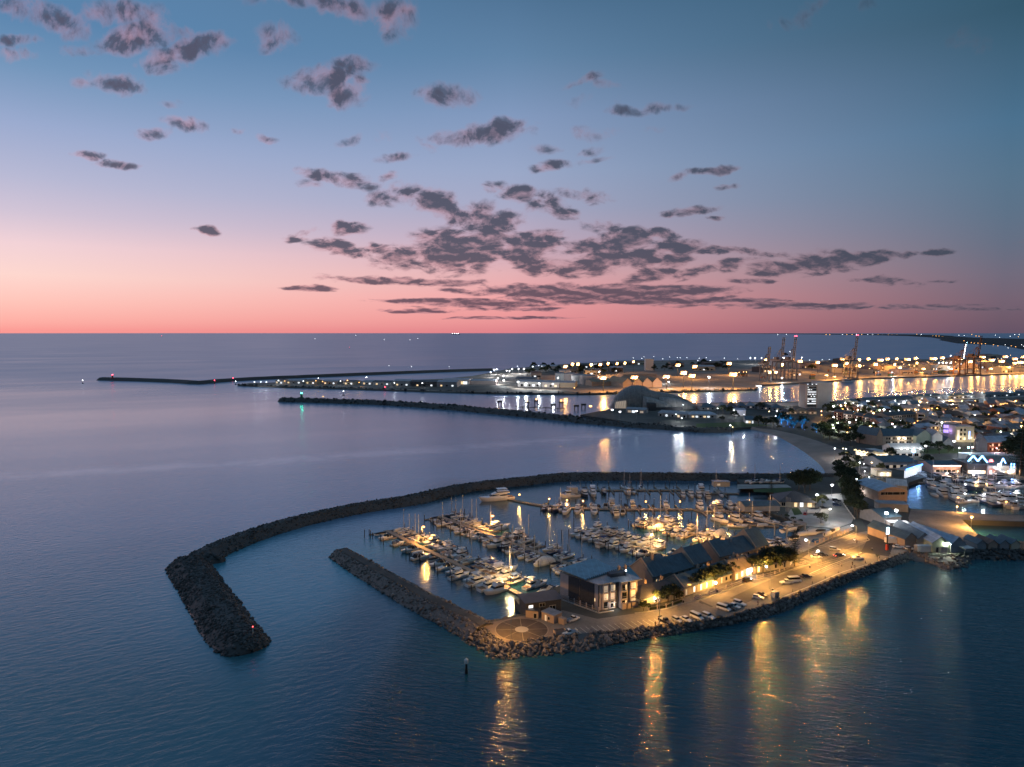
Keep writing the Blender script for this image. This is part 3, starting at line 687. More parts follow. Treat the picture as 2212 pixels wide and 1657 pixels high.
def make_flybridge(hullm=M_GEL, top=M_CANVW, L=12.):
    r = boat_root('motor_cruiser', 'motor cruiser'); B = L * .33
    hull_mb(L, B, 1.9, 1.15).build('hull', hullm, r)
    MB().box(-L * .49, -L * .26, -B * .40, B * .40, 1.2, 1.235).build('cockpit_deck', M_TEAK, r)
    c = (-L * .24, L * .22, B * .41, 1.25, 3.05, 1.7, .1, .28)
    cab = wedge(MB(), c[0], c[1], c[2], c[3], c[4], c[5], c[6], c[7], .8).build('cabin', M_GEL, r)
    band(MB(), *c, .42, .80, .8).build('window_band', M_GLASS, cab)
    wedge(MB(), L * .14, L * .34, B * .30, 1.5, 1.95, 1.2, 0, .15, .55).build('foredeck_trunk', M_GEL, r)
    f = (-L * .30, L * .06, B * .40, 3.05, 3.85, .9, 0., .12)
    fly = MB(); 
    for (x0, x1, y0, y1) in ((f[0], f[1] - .5, -f[2], -f[2] + .1), (f[0], f[1] - .5, f[2] - .1, f[2])): fly.box(x0, x1, y0, y1, 3.08, 3.7)
    fly.box(f[0], f[1] + .2, -f[2], f[2], 3.06, 3.16); wedge(fly, f[1] - 1.3, f[1] + .3, f[2] * .99, 3.16, 3.85, .9, .4, .2)
    fly.build('flybridge', M_GEL, r)
    MB().box(-L * .2, -L * .12, -B * .18, B * .18, 3.17, 3.75).build('helm_seat', M_CANVW, r)
    bim = MB(); bim.loft([[(x, y, 5.05 - .18 * (abs(y) / (B * .38)) ** 2 - .03 * (x - .0) ** 2 / 3 + dz) for y in [(-1 + q / 3) * B * .38 for q in range(7)]] for x, dz in ((-L * .26, -.12), (-L * .16, 0), (-L * .02, 0), (L * .05, -.14))], cap=False, closed=False)
    cano = bim.build('canopy', top, r)
    po = MB()
    for x in (-L * .25, L * .03):
        for s in (-1, 1): po.bar((x, s * B * .37, 3.6), (x, s * B * .36, 4.85), .03, n=4)
    po.build('canopy_frame', M_ALU, cano)
    rail_mb(L, B, 1.9, 1.15).build('bow_rail', M_ALU, r)
    MB().bar((-L * .08, 0, 5.0), (-L * .1, 0, 6.9), .03, .012, 4).build('aerial', M_ALU, r)
    return r
def make_sport(hullm=M_GEL, canv=M_CANVG, L=10.):
    r = boat_root('sport_cruiser', 'motor cruiser'); B = L * .33
    hull_mb(L, B, 1.55, 1.0).build('hull', hullm, r)
    c = (-L * .08, L * .30, B * .38, 1.08, 1.95, 1.9, 0, .25)
    cab = wedge(MB(), *c, nose=.5).build('cabin', M_GEL, r)
    MB().add([(-L * .02, -B * .37, 1.5), (L * .10, -B * .28, 1.92), (L * .10, B * .28, 1.92), (-L * .02, B * .37, 1.5), (-L * .13, -B * .35, 2.55), (-L * .06, -B * .26, 2.7), (-L * .06, B * .26, 2.7), (-L * .13, B * .35, 2.55)], [(1, 2, 6, 5), (0, 1, 5, 4), (2, 3, 7, 6)]).build('windscreen', M_GLASS, r)
    wedge(MB(), -L * .42, -L * .12, B * .40, 1.05, 2.5, .1, .9, .22).build('cockpit_cover', canv, r)
    ar = MB()
    for s in (-1, 1): ar.bar((-L * .30, s * B * .44, 1.1), (-L * .22, s * B * .36, 2.85), .12, .1, 4)
    ar.bar((-L * .22, -B * .36, 2.85), (-L * .22, B * .36, 2.85), .11, n=4); ar.build('radar_arch', M_GEL, r)
    MB().box(-L * .56, -L * .495, -B * .4, B * .4, .3, .42).build('swim_platform', M_TEAK, r)
    rail_mb(L, B, 1.55, 1.0).build('bow_rail', M_ALU, r)
    return r
def make_yacht(hullm=M_GEL, cover=M_CANVB, L=11., mast=14.):
    r = boat_root('sailing_yacht', 'sailing yacht'); B = L * .29
    hull_mb(L, B, 1.35, 1.05, 1.2, n=11, flare=.62).build('hull', hullm, r)
    c = (-L * .14, L * .22, B * .27, 1.1, 1.62, .9, .1, .15)
    cab = wedge(MB(), *c, nose=.7).build('coach_roof', M_GEL, r); band(MB(), *c, .3, .8, .7).build('window_band', M_GLASS, cab)
    MB().box(-L * .42, -L * .16, -B * .24, B * .24, 1.1, 1.13).build('cockpit', M_TEAK, r)
    wedge(MB(), -L * .19, -L * .06, B * .3, 1.3, 2.05, .6, .1, .15).build('spray_hood', cover, r)
    m = MB().bar((L * .07, 0, 1.2), (L * .07, 0, mast), .17, .11, 6)
    for z in (mast * .45, mast * .72): m.bar((L * .07, -B * .3, z), (L * .07, B * .3, z), .05, n=4)
    mm = m.build('mast', M_ALU, r)
    st = MB()
    for a, b in (((L * .49, 0, 1.4), mast * .97), ((-L * .49, 0, 1.1), mast), ((L * .05, B * .46, 1.2), mast * .9), ((L * .05, -B * .46, 1.2), mast * .9)): st.bar(a, (L * .07, 0, b), .018, n=3)
    st.build('rigging', M_STEEL, mm)
    bo = MB().bar((L * .07, 0, 2.35), (-L * .32, 0, 2.5), .08, n=5).build('boom', M_ALU, r)
    MB().loft([[(x, w * math.cos(q * math.pi / 3), z + w * 1.3 * math.sin(q * math.pi / 3)) for q in range(6)] for x, w, z in ((L * .06, .24, 2.75), (-L * .1, .22, 2.7), (-L * .31, .12, 2.65))]).build('sail_cover', cover, bo)
    rail_mb(L, B, 1.35, 1.05, .8, .6).build('pulpit', M_ALU, r)
    return r
def make_runabout(canv=M_CANVK, L=7., hullm=M_GEL):
    r = boat_root('runabout', 'small boat'); B = L * .34
    hull_mb(L, B, 1.15, .8, .35).build('hull', hullm, r)
    rings = []
    for k in range(7):
        t = .08 + .8 * k / 6; x = -L / 2 + L * t; w = B / 2 * (1 if t < .45 else max(.05, 1 - ((t - .45) / .55) ** 2.3)) * .98; z = .85 + .3 * t; h = .75 * math.sin(math.pi * min(1, .12 + .85 * (1 - abs(t - .4) * 1.6)) / 2)
        rings.append([(x, w * math.cos(math.pi * q / 6), z + h * math.sin(math.pi * q / 6)) for q in range(7)])
    MB().loft(rings).build('canvas_cover', canv, r)
    MB().box(-L * .54, -L * .49, -.2, .2, .2, 1.35).build('outboard_motor', M_DARKM, r)
    MB().box(-L * .515, -L * .495, -B * .35, B * .35, .7, .95).build('transom', hullm, r)
    return r
def make_trawler(hullm=M_GEL, L=13., housem=M_GEL):
    r = boat_root('fishing_boat', 'fishing boat'); B = L * .32
    hull_mb(L, B, 2.5, 1.4, .9).build('hull', hullm, r)
    MB().box(-L * .47, -L * .02, -B * .4, B * .4, 1.44, 1.5).build('work_deck', M_TEAK, r)
    c = (-L * .02, L * .2, B * .33, 1.6, 4.1, .3, .1, .12)
    cab = wedge(MB(), *c, nose=.9).build('wheelhouse', housem, r); band(MB(), *c, .55, .85, .9).build('window_band', M_GLASS, cab)
    MB().box(-L * .06, L * .21, -B * .36, B * .36, 4.1, 4.2).build('wheelhouse_roof', housem, r)
    m = MB().bar((-L * .04, 0, 4.1), (-L * .04, 0, 9.5), .1, .06, 5); m.bar((-L * .04, 0, 8.), (-L * .38, 0, 5.5), .05, n=4); m.build('mast', M_ALU, r)
    g = MB()
    for s in (-1, 1): g.bar((-L * .45, s * B * .4, 1.4), (-L * .45, s * B * .4, 4.), .07, n=4)
    g.bar((-L * .45, -B * .4, 4.), (-L * .45, B * .4, 4.), .08, n=4); g.build('stern_gantry', M_STEEL, r)
    rail_mb(L, B, 2.5, 1.4).build('bow_rail', M_ALU, r)
    return r
def make_big(L=20.):
    r = boat_root('motor_yacht', 'motor yacht'); B = L * .27
    hull_mb(L, B, 2.6, 1.5, .9, n=13).build('hull', M_GEL, r)
    MB().box(-L * .49, -L * .30, -B * .4, B * .4, 1.55, 1.6).build('aft_deck', M_TEAK, r)
    c = (-L * .30, L * .26, B * .42, 1.7, 3.9, 3.2, .2, .35)
    a = wedge(MB(), *c, nose=.6).build('saloon', M_GEL, r); band(MB(), *c, .4, .75, .6).build('window_band', M_GLASS, a)
    c = (-L * .36, L * .06, B * .4, 3.92, 4.9, 2.0, .1, .25)
    f = wedge(MB(), *c, nose=.8).build('flybridge', M_GEL, r); band(MB(), *c, .5, .95, .8).build('wind_deflector', M_GLASS, f)
    MB().box(-L * .3, -L * .02, -B * .36, B * .36, 6.2, 6.32, .94, .9).build('hard_top', M_GEL, r)
    p = MB()
    for x in (-L * .27, -L * .06):
        for s in (-1, 1): p.bar((x, s * B * .33, 4.8), (x, s * B * .32, 6.22), .06, n=4)
    p.bar((-L * .2, 0, 6.3), (-L * .22, 0, 8.), .08, .04, 5); p.build('radar_mast', M_ALU, r)
    rail_mb(L, B, 2.6, 1.5, .5, .8).build('bow_rail', M_ALU, r)
    return r
def make_domed(L=13.):
    r = boat_root('covered_boat', 'covered boat'); B = L * .36
    hull_mb(L, B, 1.7, 1.2).build('hull', M_GEL, r)
    rings = []
    for k in range(8):
        x = -L * .47 + L * .86 * k / 7; s = math.sin(math.pi * (.14 + .74 * k / 7)) ; w = B * .55 * (.75 + .25 * s) * (1 if k < 5 else 1 - (k - 4) * .22)
        rings.append([(x, w * math.cos(math.pi * q / 8), 1.2 + 3.1 * s * math.sin(math.pi * q / 8)) for q in range(9)])
    t = MB().loft(rings).build('tent_cover', M_CANVW, r)
    h = MB()
    for rg in rings[1:-1:2]:
        for q in range(8): h.bar(rg[q], rg[q + 1], .06, n=4)
    h.build('hoop', M_CANVG, t)
    return r
def make_cat(L=11.):
    r = boat_root('catamaran', 'catamaran'); 
    for s in (-1, 1):
        mb = hull_mb(L, 1.5, 1.5, 1.1); mb.v = [(x, y + s * 2.1, z) for x, y, z in mb.v]; mb.build('hull', M_GEL, r)
    MB().box(-L * .4, L * .15, -2.2, 2.2, 1.15, 1.4).build('bridge_deck', M_GEL, r)
    c = (-L * .2, L * .18, 1.9, 1.4, 2.5, 1.1, .1, .3); a = wedge(MB(), *c, nose=.75).build('cabin', M_GEL, r); band(MB(), *c, .4, .8, .75).build('window_band', M_GLASS, a)
    MB().bar((L * .1, 0, 2.4), (L * .1, 0, 15.5), .13, .08, 6).build('mast', M_ALU, r)
    MB().bar((L * .1, 0, 3.4), (-L * .38, 0, 3.5), .14, n=5).build('boom', M_CANVB, r)
    return r
BOATS = {'f': (lambda: make_flybridge(), 'white flybridge cruiser', 12.), 'g': (lambda: make_flybridge(M_NAVY, M_CANVK), 'dark hulled flybridge cruiser', 12.), 'h': (lambda: make_flybridge(M_CREAM, M_CANVB), 'cream cruiser with blue canopy', 12.),
         's': (lambda: make_sport(), 'white sport cruiser with grey cover', 10.), 'k': (lambda: make_sport(M_GEL, M_CANVK), 'white sport cruiser with black cover', 10.), 'b': (lambda: make_sport(M_CREAM, M_CANVB), 'cream sport cruiser with blue cover', 10.),
         'w': (lambda: make_sport(M_GEL, M_CANVW), 'white sport cruiser with white cover', 10.), 'y': (lambda: make_yacht(), 'white sailing yacht with blue cover', 11.), 'z': (lambda: make_yacht(M_NAVY, M_CANVG, 11., 13.), 'navy sailing yacht', 11.),
         'x': (lambda: make_yacht(M_CREAM, M_CANVW, 12., 16.5), 'tall masted cream sailing yacht', 12.), 'r': (lambda: make_runabout(), 'runabout under a black cover', 7.), 'q': (lambda: make_runabout(M_CANVW), 'runabout under a pale cover', 7.),
         't': (lambda: make_trawler(), 'white fishing boat with wheelhouse', 13.), 'v': (lambda: make_trawler(M_NAVY), 'dark hulled fishing boat', 13.), 'u': (lambda: make_trawler(M_GREYH, 13., M_GREYH), 'grey fishing boat', 13.),
         'M': (lambda: make_big(), 'large white motor yacht', 20.), 'd': (lambda: make_domed(), 'boat under a domed tent', 13.), 'C': (lambda: make_cat(), 'white sailing catamaran', 11.)}
BP = {}
def boat(code, x, y, rz, label, group, sc=1.):
    if code not in BP: BP[code] = Proto(BOATS[code][0]())
    return BP[code].place((x, y, random.uniform(-.05, .06)), rz, label, group, sc)

# ------------------------------------------------------------------ lamps
def lamp_post(loc, h, color, power, label, group, arm=1.2, rz=0., head=.45, glass=None, kind='post', r=.2, spotdeg=None):
    t = thing('lamp_post', label, 'street lamp', loc, rz, group)
    g = glass or (M_LAMPO if color in (SOD, SODW) else M_LAMPW)
    if kind == 'post':                                          # column with a bracket arm and a drop-lens luminaire
        MB().bar((0, 0, 0), (0, 0, h), .11, .07, 6).bar((0, 0, 0), (0, 0, .5), .17, n=6).build('pole', M_STEEL, t)
        MB().bar((0, 0, h - .3), (arm, 0, h + .15), .05, n=5).build('arm', M_STEEL, t)
        hd = MB().box(arm - .35, arm + .5, -.2, .2, h + .08, h + .26, .8, .7).build('lamp_head', M_DARKM, t)
        MB().ball((arm + .05, 0, h + .02), head * .8, 8, 5, .55).build('lamp_glass', g, hd)
        lp = (arm + .05, 0, h - .45)
    elif kind == 'lantern':                                     # short post with a globe
        MB().bar((0, 0, 0), (0, 0, h), .08, .06, 6).build('pole', M_DARKM, t)
        MB().lathe([(.28, h + head), (.05, h + head + .25)], 8).build('lamp_cap', M_DARKM, t)
        MB().ball((0, 0, h + head * .5), head * .62, 8, 6).build('lamp_glass', g, t)
        lp = (0, 0, h + head + .5)
    elif kind == 'twin':
        MB().bar((0, 0, 0), (0, 0, h), .13, .08, 6).build('pole', M_STEEL, t)
        MB().bar((-arm, 0, h + .1), (arm, 0, h + .1), .06, n=5).build('arm', M_STEEL, t)
        for s in (-1, 1):
            hd = MB().box(s * arm - .35, s * arm + .35, -.22, .22, h + .05, h + .25).build('lamp_head', M_DARKM, t)
            MB().ball((s * arm, 0, h - .02), head * .8, 8, 5, .55).build('lamp_glass', g, hd)
        lp = (0, 0, h - .5)
    if power:
        if spotdeg: spot(t, lp, power, color, spotdeg, .05, r)
        else: point(t, lp, power, color, r)
    return t

# ------------------------------------------------------------------ marina: pontoons, piles, boats
PILE = Proto(None)
def make_pile():
    r = thing('mooring_pile', '', 'mooring pile')
    MB().bar((0, 0, -1), (0, 0, 3.1), .2, .18, 7).build('pile', M_PILE, r); MB().lathe([(.2, 3.1), (.02, 3.35)], 7).build('pile_cap', M_CANVW, r)
    return r
PILE.root = make_pile()
def pile(x, y, sc=1.): PILE.place((x, y, 0), 0, 'dark timber mooring pile standing in the marina water', 'mooring piles', (1, 1, sc))
def pontoon(label, pts, width=2.4):
    r = thing('pontoon', label, 'pontoon', (0, 0, 0))
    line = [Vector((p.x, p.y, 0)) for p in pts]
    up = ribbon(line, width, .62); lo = ribbon(line, width, .12)
    mb = MB(); mb.add(up.v, up.f); n = len(up.v)
    mb.add([(x, y, .1) for x, y, z in up.v], [])
    for i in range(0, n - 2, 2): mb.f += [(i, i + 2, n + i + 2, n + i), (i + 3, i + 1, n + i + 1, n + i + 3)]
    mb.f += [(1, 0, n, n + 1), (n - 2, n - 1, 2 * n - 1, 2 * n - 2)]
    mb.build('deck', M_DECK, r)
    return r
def berths(pier_obj, A, B, sides, pname, group, width=2.4, finger=8.5, flip=.25, end='the outer end', fingers=True, gap=.8):
    rr = random.Random(len(pname) * 7 + 3)
    d = (B - A); Ln = d.length; d = d / Ln; ang = math.atan2(d.y, d.x)
    for (sgn, side, codes) in sides:
        n = Vector((-d.y, d.x)) * sgn; k = len(codes); sp = Ln / k; num = 0
        for i, cde in enumerate(codes):
            c = A + d * sp * (i + .5)
            if fingers and i % 2 == 0:
                e0 = A + d * sp * i + n * width / 2
                fm = MB(); a0 = e0 + n * .003; a1 = e0 + n * finger
                fm.add([(a0.x - d.x * .35, a0.y - d.y * .35, .57), (a0.x + d.x * .35, a0.y + d.y * .35, .57), (a1.x + d.x * .35, a1.y + d.y * .35, .57), (a1.x - d.x * .35, a1.y - d.y * .35, .57)] +
                       [(a0.x - d.x * .35, a0.y - d.y * .35, .15), (a0.x + d.x * .35, a0.y + d.y * .35, .15), (a1.x + d.x * .35, a1.y + d.y * .35, .15), (a1.x - d.x * .35, a1.y - d.y * .35, .15)],
                       [(0, 1, 2, 3), (0, 4, 5, 1), (1, 5, 6, 2), (2, 6, 7, 3), (3, 7, 4, 0)])
                fm.build('finger', M_DECK, pier_obj)
                pl = a1 + n * .3; pile(pl.x, pl.y, rr.uniform(.85, 1.1))
                if rr.random() < .55: pl = pl + d * sp + n * rr.uniform(1, 3.5); pile(pl.x, pl.y, rr.uniform(.8, 1.15))
            if cde in '. ': continue
            num += 1
            L = BOATS[cde][2]; sc = rr.uniform(.72, .96) * (1 if cde != 'M' else .9)
            p = c + n * (width / 2 + gap + L * sc / 2 + rr.uniform(0, .6))
            h = math.atan2(n.y, n.x) + (math.pi if rr.random() < flip else 0) + rr.uniform(-.05, .05)
            boat(cde, p.x, p.y, h, '%s, %s from %s, %s %s' % (BOATS[cde][1], nth(num), end, side, pname), group, sc)
def V2(p): return Vector((p.x, p.y))
A0, A1 = V2(W(1, 452, 457, .6)), V2(W(1, 1575, 990, .6))
pa = pontoon('long lamplit plank pontoon with boats, nearest the straight rubble spit', [A0, A1])
berths(pa, A0 + (A1 - A0) * .01, A0 + (A1 - A0) * .86, [(1, 'far side', 'qxyzyskfswffsfsx.gfhMfxh'), (-1, 'near side', 'rk.srkqkrkksfr..')], 'nearest pontoon', 'boats on the nearest pontoon')
for i, cde in enumerate('sfwff'):
    p = V2(W(1, *((1120, 850), (1165, 868), (1215, 893), (1262, 905), (1300, 935))[i])); d = (A1 - A0).normalized(); n = Vector((d.y, -d.x))
    boat(cde, p.x, p.y, math.atan2(n.y, n.x) + math.pi * (i % 2), '%s, %s from left in the bright quay cluster' % (BOATS[cde][1], nth(i + 1)), 'boats in the bright cluster', 1.)
for i, cde in enumerate('fwrsq'):
    p = V2(W(1, *((1585, 892), (1640, 880), (1690, 912), (1745, 925), (1650, 945))[i])); d = (A1 - A0).normalized(); n = Vector((-d.y, d.x))
    boat(cde, p.x, p.y, math.atan2(n.y, n.x) + .1, '%s, %s small boat before the dark clubhouse' % (BOATS[cde][1], nth(i + 1)), 'small boats before the clubhouse', .85)
B0, B1 = V2(W(1, 858, 345, .6)), V2(G(1262, 1230, .6))
pb = pontoon('second long plank pontoon crowded with small boats and yachts', [B0, B1])
berths(pb, B0 + (B1 - B0) * .01, B0 + (B1 - B0) * .98, [(1, 'far side', 'zyxkyxqsyMr.sfkyrk.xzyy.y.'), (-1, 'near side', 'rksyrksykwsskfhgkyzyyzdrys')], 'second pontoon', 'boats on the second pontoon')
C0, C1 = V2(W(2, 452, 535, .6)), V2(W(2, 1290, 790, .6))
pc = pontoon('middle pontoon hidden under two tight rows of white cruisers', [C0, C1])
berths(pc, C0 + (C1 - C0) * .0, C1, [(1, 'far side', 'fwfgffhMxt.sk'), (-1, 'near side', 'fwffshfsfskrks')], 'middle pontoon', 'boats on the middle pontoon')
D0, D1 = V2(W(2, 985, 450, .6)), V2(W(2, 1860, 655, .6))
pd = pontoon('short warmly lit pontoon behind the middle one', [D0, D1])
berths(pd, D0, D1, [(1, 'far side', 'sxtfr.h.yCds.f'), (-1, 'near side', 'fgwdkhft.ysbqr')], 'warmly lit pontoon', 'boats on the warmly lit pontoon')
E = [V2(G(1078, 1073, .6)), V2(G(1139, 1086, .6)), V2(W(2, 110, 312, .6)), V2(W(2, 450, 335, .6)), V2(W(2, 830, 343, .6)), V2(W(2, 1440, 340, .6)), V2(W(2, 1520, 362, .6)), V2(W(2, 2115, 360, .6))]
pe = pontoon('long far pontoon with a row of glowing lamps across the marina', E, 2.8)
berths(pe, E[2], E[3], [(-1, 'near side', 'gkvbM.f'), (1, 'far side', '..y...r')], 'left half lamp lined pontoon', 'boats on the lamp lined pontoon', end='left', finger=9)
berths(pe, E[3], E[5], [(-1, 'near side', '.f..fk..........'), (1, 'far side', 'rkrkfqrfr.r.t...')], 'centre lamp lined pontoon', 'boats on the lamp lined pontoon', end='left', finger=9)
berths(pe, E[6], E[7], [(1, 'far side', 'f.fMrfsrz..'), (-1, 'near side', '...........')], 'right part lamp lined pontoon', 'boats on the lamp lined pontoon', end='left', finger=9)
p = W(1, 1300, 225); boat('M', p.x, p.y, R(200), 'large white motor yacht alone at the outer tip of the lamp lined pontoon', 'boats on the lamp lined pontoon', 1.1)
F0, F1 = V2(W(2, 500, 170, .6)), V2(W(2, 1440, 168, .6))
pf = pontoon('dark back jetty lying below the long curved breakwater', [F0, F1], 3.)
berths(pf, F0, F1, [(-1, 'near side', 'M.g...tk..........'), (1, 'far side', '......yz.y........')], 'dark back jetty', 'boats on the dark back jetty', end='left', finger=10)
H0, H1 = V2(W(2, 1300, 196, .6)), V2(W(2, 1850, 200, .6))
ph = pontoon('short pontoon with big cruisers by the club garden', [H0, H1], 2.4)
berths(ph, H0, H1, [(-1, 'near side', 'ffff.s..'), (1, 'far side', '...M.x..')], 'pontoon by the club garden', 'boats by the club garden', end='left', finger=9)
G0, G1 = V2(W(2, 1640, 480, .6)), V2(W(3, 440, 590, .6))
pg = pontoon('right hand pontoon ending at the boat lift', [V2(W(2, 1690, 465, .6)), V2(W(2, 2215, 495, .6))])
for i, (cde, x, y, a) in enumerate((('f', 1690, 455, -60), ('h', 1835, 450, -70), ('y', 1845, 505, 0), ('s', 1930, 455, -60), ('z', 1960, 475, -50), ('f', 2045, 445, -60), ('q', 2070, 498, 10), ('x', 2120, 470, -60), ('k', 2160, 465, -60))):
    p = W(2, x, y); boat(cde, p.x, p.y, R(a), '%s, %s from left by the boat lift' % (BOATS[cde][1], nth(i + 1)), 'boats by the boat lift', .95)
for i, (cde, x, y, a) in enumerate((('b', 350, 205, 20), ('t', 335, 235, 200), ('g', 470, 220, -80))):
    p = W(2, x, y); boat(cde, p.x, p.y, R(a), '%s, %s of the boats by the landing barge' % (BOATS[cde][1], nth(i + 1)), 'boats by the landing barge', 1.)
lb = thing('landing_barge', 'dark work barge with a raised house below the breakwater', 'barge', tuple(W(2, 385, 215)), R(10))
MB().box(-7, 7, -3.5, 3.5, -.5, 1.4, 1.04, 1.04).build('hull', M_DARKM, lb); MB().box(-5, 1, -2.6, 2.6, 1.4, 5.2, .96, .96).build('deckhouse', M_GREYH, lb); MB().bar((3, 0, 1.4), (3, 0, 9), .12, .07, 5).build('mast', M_STEEL, lb)
for (x, y) in ((285, 500), (331, 505), (797, 405), (843, 415)): p = W(1, x, y + 14); pile(p.x, p.y, 1.3)
for i, (x, y) in enumerate(((133, 450), (262, 580), (372, 470), (862, 490), (595, 480), (1210, 610), (620, 190), (545, 250), (660, 270), (690, 180), (780, 240), (1010, 250), (1150, 200), (1230, 240))): p = W(2, x, y + 16); pile(p.x, p.y, 1.25)
# tall lamps standing on the pontoons
def pier_lamp(n, x, y, hb, color, power, label, h=7.5, **k):
    px, py = P(n, x, y); d = (py - HZ) ; Y = (CAMH - h - .6) * F / d; X = (px - CX) / F * Y
    return lamp_post((X, Y, .6), h, color, power, label, 'lamps on the marina pontoons', **k)
pier_lamp(1, 715, 455, 0, SOD, 16000, 'bright orange lamp on the nearest pontoon, closest to its outer end', head=.9, arm=.6)
pier_lamp(1, 1260, 368, 0, SOD, 16000, 'bright orange lamp on the second pontoon', head=.9, arm=.6)
pier_lamp(1, 1410, 775, 0, SODW, 14000, 'yellow lamp among white cruisers near the quay end of the nearest pontoon', head=.5, arm=.5)
pier_lamp(2, 1088, 598, 0, SODW, 9000, 'pale lamp among the cruisers of the middle pontoon', head=.7, arm=.5)
pier_lamp(2, 1155, 430, 0, SOD, 20000, 'orange lamp at the outer part of the short lit pontoon', head=.6, arm=.5)
pier_lamp(2, 1595, 552, 0, SOD, 20000, 'orange lamp beside the tented boat on the short lit pontoon', head=.6, arm=.5)
pier_lamp(2, 1795, 428, 0, SOD, 3200, 'orange lamp on the pontoon by the boat lift', 5., head=.5, arm=.3)
for i, (n, x, y) in enumerate(((1, 1378, 172), (1, 1480, 203), (2, 155, 275), (2, 318, 290), (2, 465, 296), (2, 1038, 300), (2, 1350, 300), (2, 1665, 303), (2, 1997, 303))):
    pier_lamp(n, x, y, 0, SOD, 2000, '%s lantern from the left on the lamp lined pontoon' % nth(i + 1), 3.4, kind='lantern', head=.75)

# ------------------------------------------------------------------ buildings of the quay
def W(n, x, y, z=LZ):                                          # from here on measured on the ground of the quay
    return G(*P(n, x, y), z)
M_BRICK = mat('tan_render', (.36, .27, .21), .85, var=.12, scale=.5)
M_PINK = mat('pale_stone_render', (.46, .38, .35), .85, var=.1, scale=.5)
M_WALLW = mat('white_painted_wall', (.62, .60, .56), .8, var=.08)
M_WALLG = mat('grey_wall', (.24, .25, .26), .8, var=.12)
M_WALLC = mat('cream_wall', (.46, .41, .31), .8, var=.1)
M_WALLK = mat('charcoal_cladding', (.045, .048, .055), .6, var=.2, scale=1.5)
M_WALLR = mat('red_brick', (.22, .10, .07), .85, var=.2, scale=1.)
M_LIME = mat('limestone', (.40, .35, .28), .85, var=.15, scale=.6)
def roof_mat(name, c, rough=.5, pitch=.35, metal=.0):
    m = bpy.data.materials.new(name); m.use_nodes = True; t = NT(m.node_tree)
    pos = t.n('ShaderNodeTexCoord').outputs['Object']; sp = t.n('ShaderNodeSeparateXYZ'); t.l(pos, sp.inputs[0])
    p = t.n('ShaderNodeBsdfPrincipled'); o = t.n('ShaderNodeOutputMaterial'); t.l(p.outputs[0], o.inputs[0])
    f = t.mr(t.noise(pos, .35, 5., .65), .3, .7)
    seam = t.m('GREATER_THAN', t.m('FRACT', t.m('MULTIPLY', sp.outputs[0], 1 / (pitch * 6))), .93)
    c2 = t.mix(f, tuple(q * .7 for q in c), tuple(q * 1.3 for q in c))
    t.l(t.mix(t.m('MULTIPLY', seam, .45), c2, tuple(q * 1.9 for q in c)), p.inputs['Base Color'])
    p.inputs['Roughness'].default_value = rough; p.inputs['Metallic'].default_value = metal
    bn = t.n('ShaderNodeBump'); bn.inputs['Distance'].default_value = .03; t.l(t.m('SINE', t.m('MULTIPLY', sp.outputs[0], 6.283 / pitch)), bn.inputs['Height']); t.l(bn.outputs[0], p.inputs['Normal'])
    m.cycles.emission_sampling = 'NONE'; return m
M_RSLATE = roof_mat('slate_blue_roof', (.055, .095, .12))
M_RDARK = roof_mat('charcoal_roof', (.050, .050, .055))
M_RTEAL = roof_mat('teal_metal_roof', (.12, .27, .34), .45)
M_RGREY = roof_mat('zinc_roof', (.26, .27, .29), .4, metal=.2)
M_RTAN = roof_mat('tan_tile_roof', (.26, .20, .13), .8)
M_RBLUE = roof_mat('pale_blue_metal_roof', (.34, .40, .47), .45)
M_RRUST = roof_mat('rusty_roof', (.14, .085, .06), .7)
M_RWHITE = roof_mat('white_roof', (.52, .52, .50), .5)
M_LITW = lamp_mat('lit_window_warm', (1., .66, .28), 1.1)
M_LITC = lamp_mat('lit_window_white', (.88, .95, 1.), 1.25)
M_LITD = lamp_mat('lit_window_dim', (1., .68, .34), .28)
M_FRAME = mat('dark_window_frame', (.04, .04, .042), .5, var=0)
M_TRIM = mat('pale_trim', (.50, .48, .44), .7, var=.05)
def win(root, x, z, w, h, m=None, y=0., side='f', frame=True, name='window'):
    """window on the front (y = const, facing -y), left (x = const, facing -x), right or back wall"""
    m = m or M_GLASS; e = .05; mb = MB()
    def bx(mb, u0, u1, z0, z1, d):
        if side == 'f': mb.box(u0, u1, y - d, y + .02, z0, z1)
        elif side == 'b': mb.box(u0, u1, y - .02, y + d, z0, z1)
        elif side == 'l': mb.box(y - d, y + .02, u0, u1, z0, z1)
        else: mb.box(y - .02, y + d, u0, u1, z0, z1)
        return mb
    o = bx(mb, x - w / 2, x + w / 2, z, z + h, e).build(name, m, root)
    if frame:
        fm = MB(); f = .09
        for u0, u1, z0, z1 in ((x - w / 2 - f, x + w / 2 + f, z - f, z), (x - w / 2 - f, x + w / 2 + f, z + h, z + h + f), (x - w / 2 - f, x - w / 2, z, z + h), (x + w / 2, x + w / 2 + f, z, z + h)): bx(fm, u0, u1, z0, z1, e + .05)
        if w > 1.6: bx(fm, x - .04, x + .04, z, z + h, e + .03)
        fm.build('frame', M_TRIM, o)
    return o
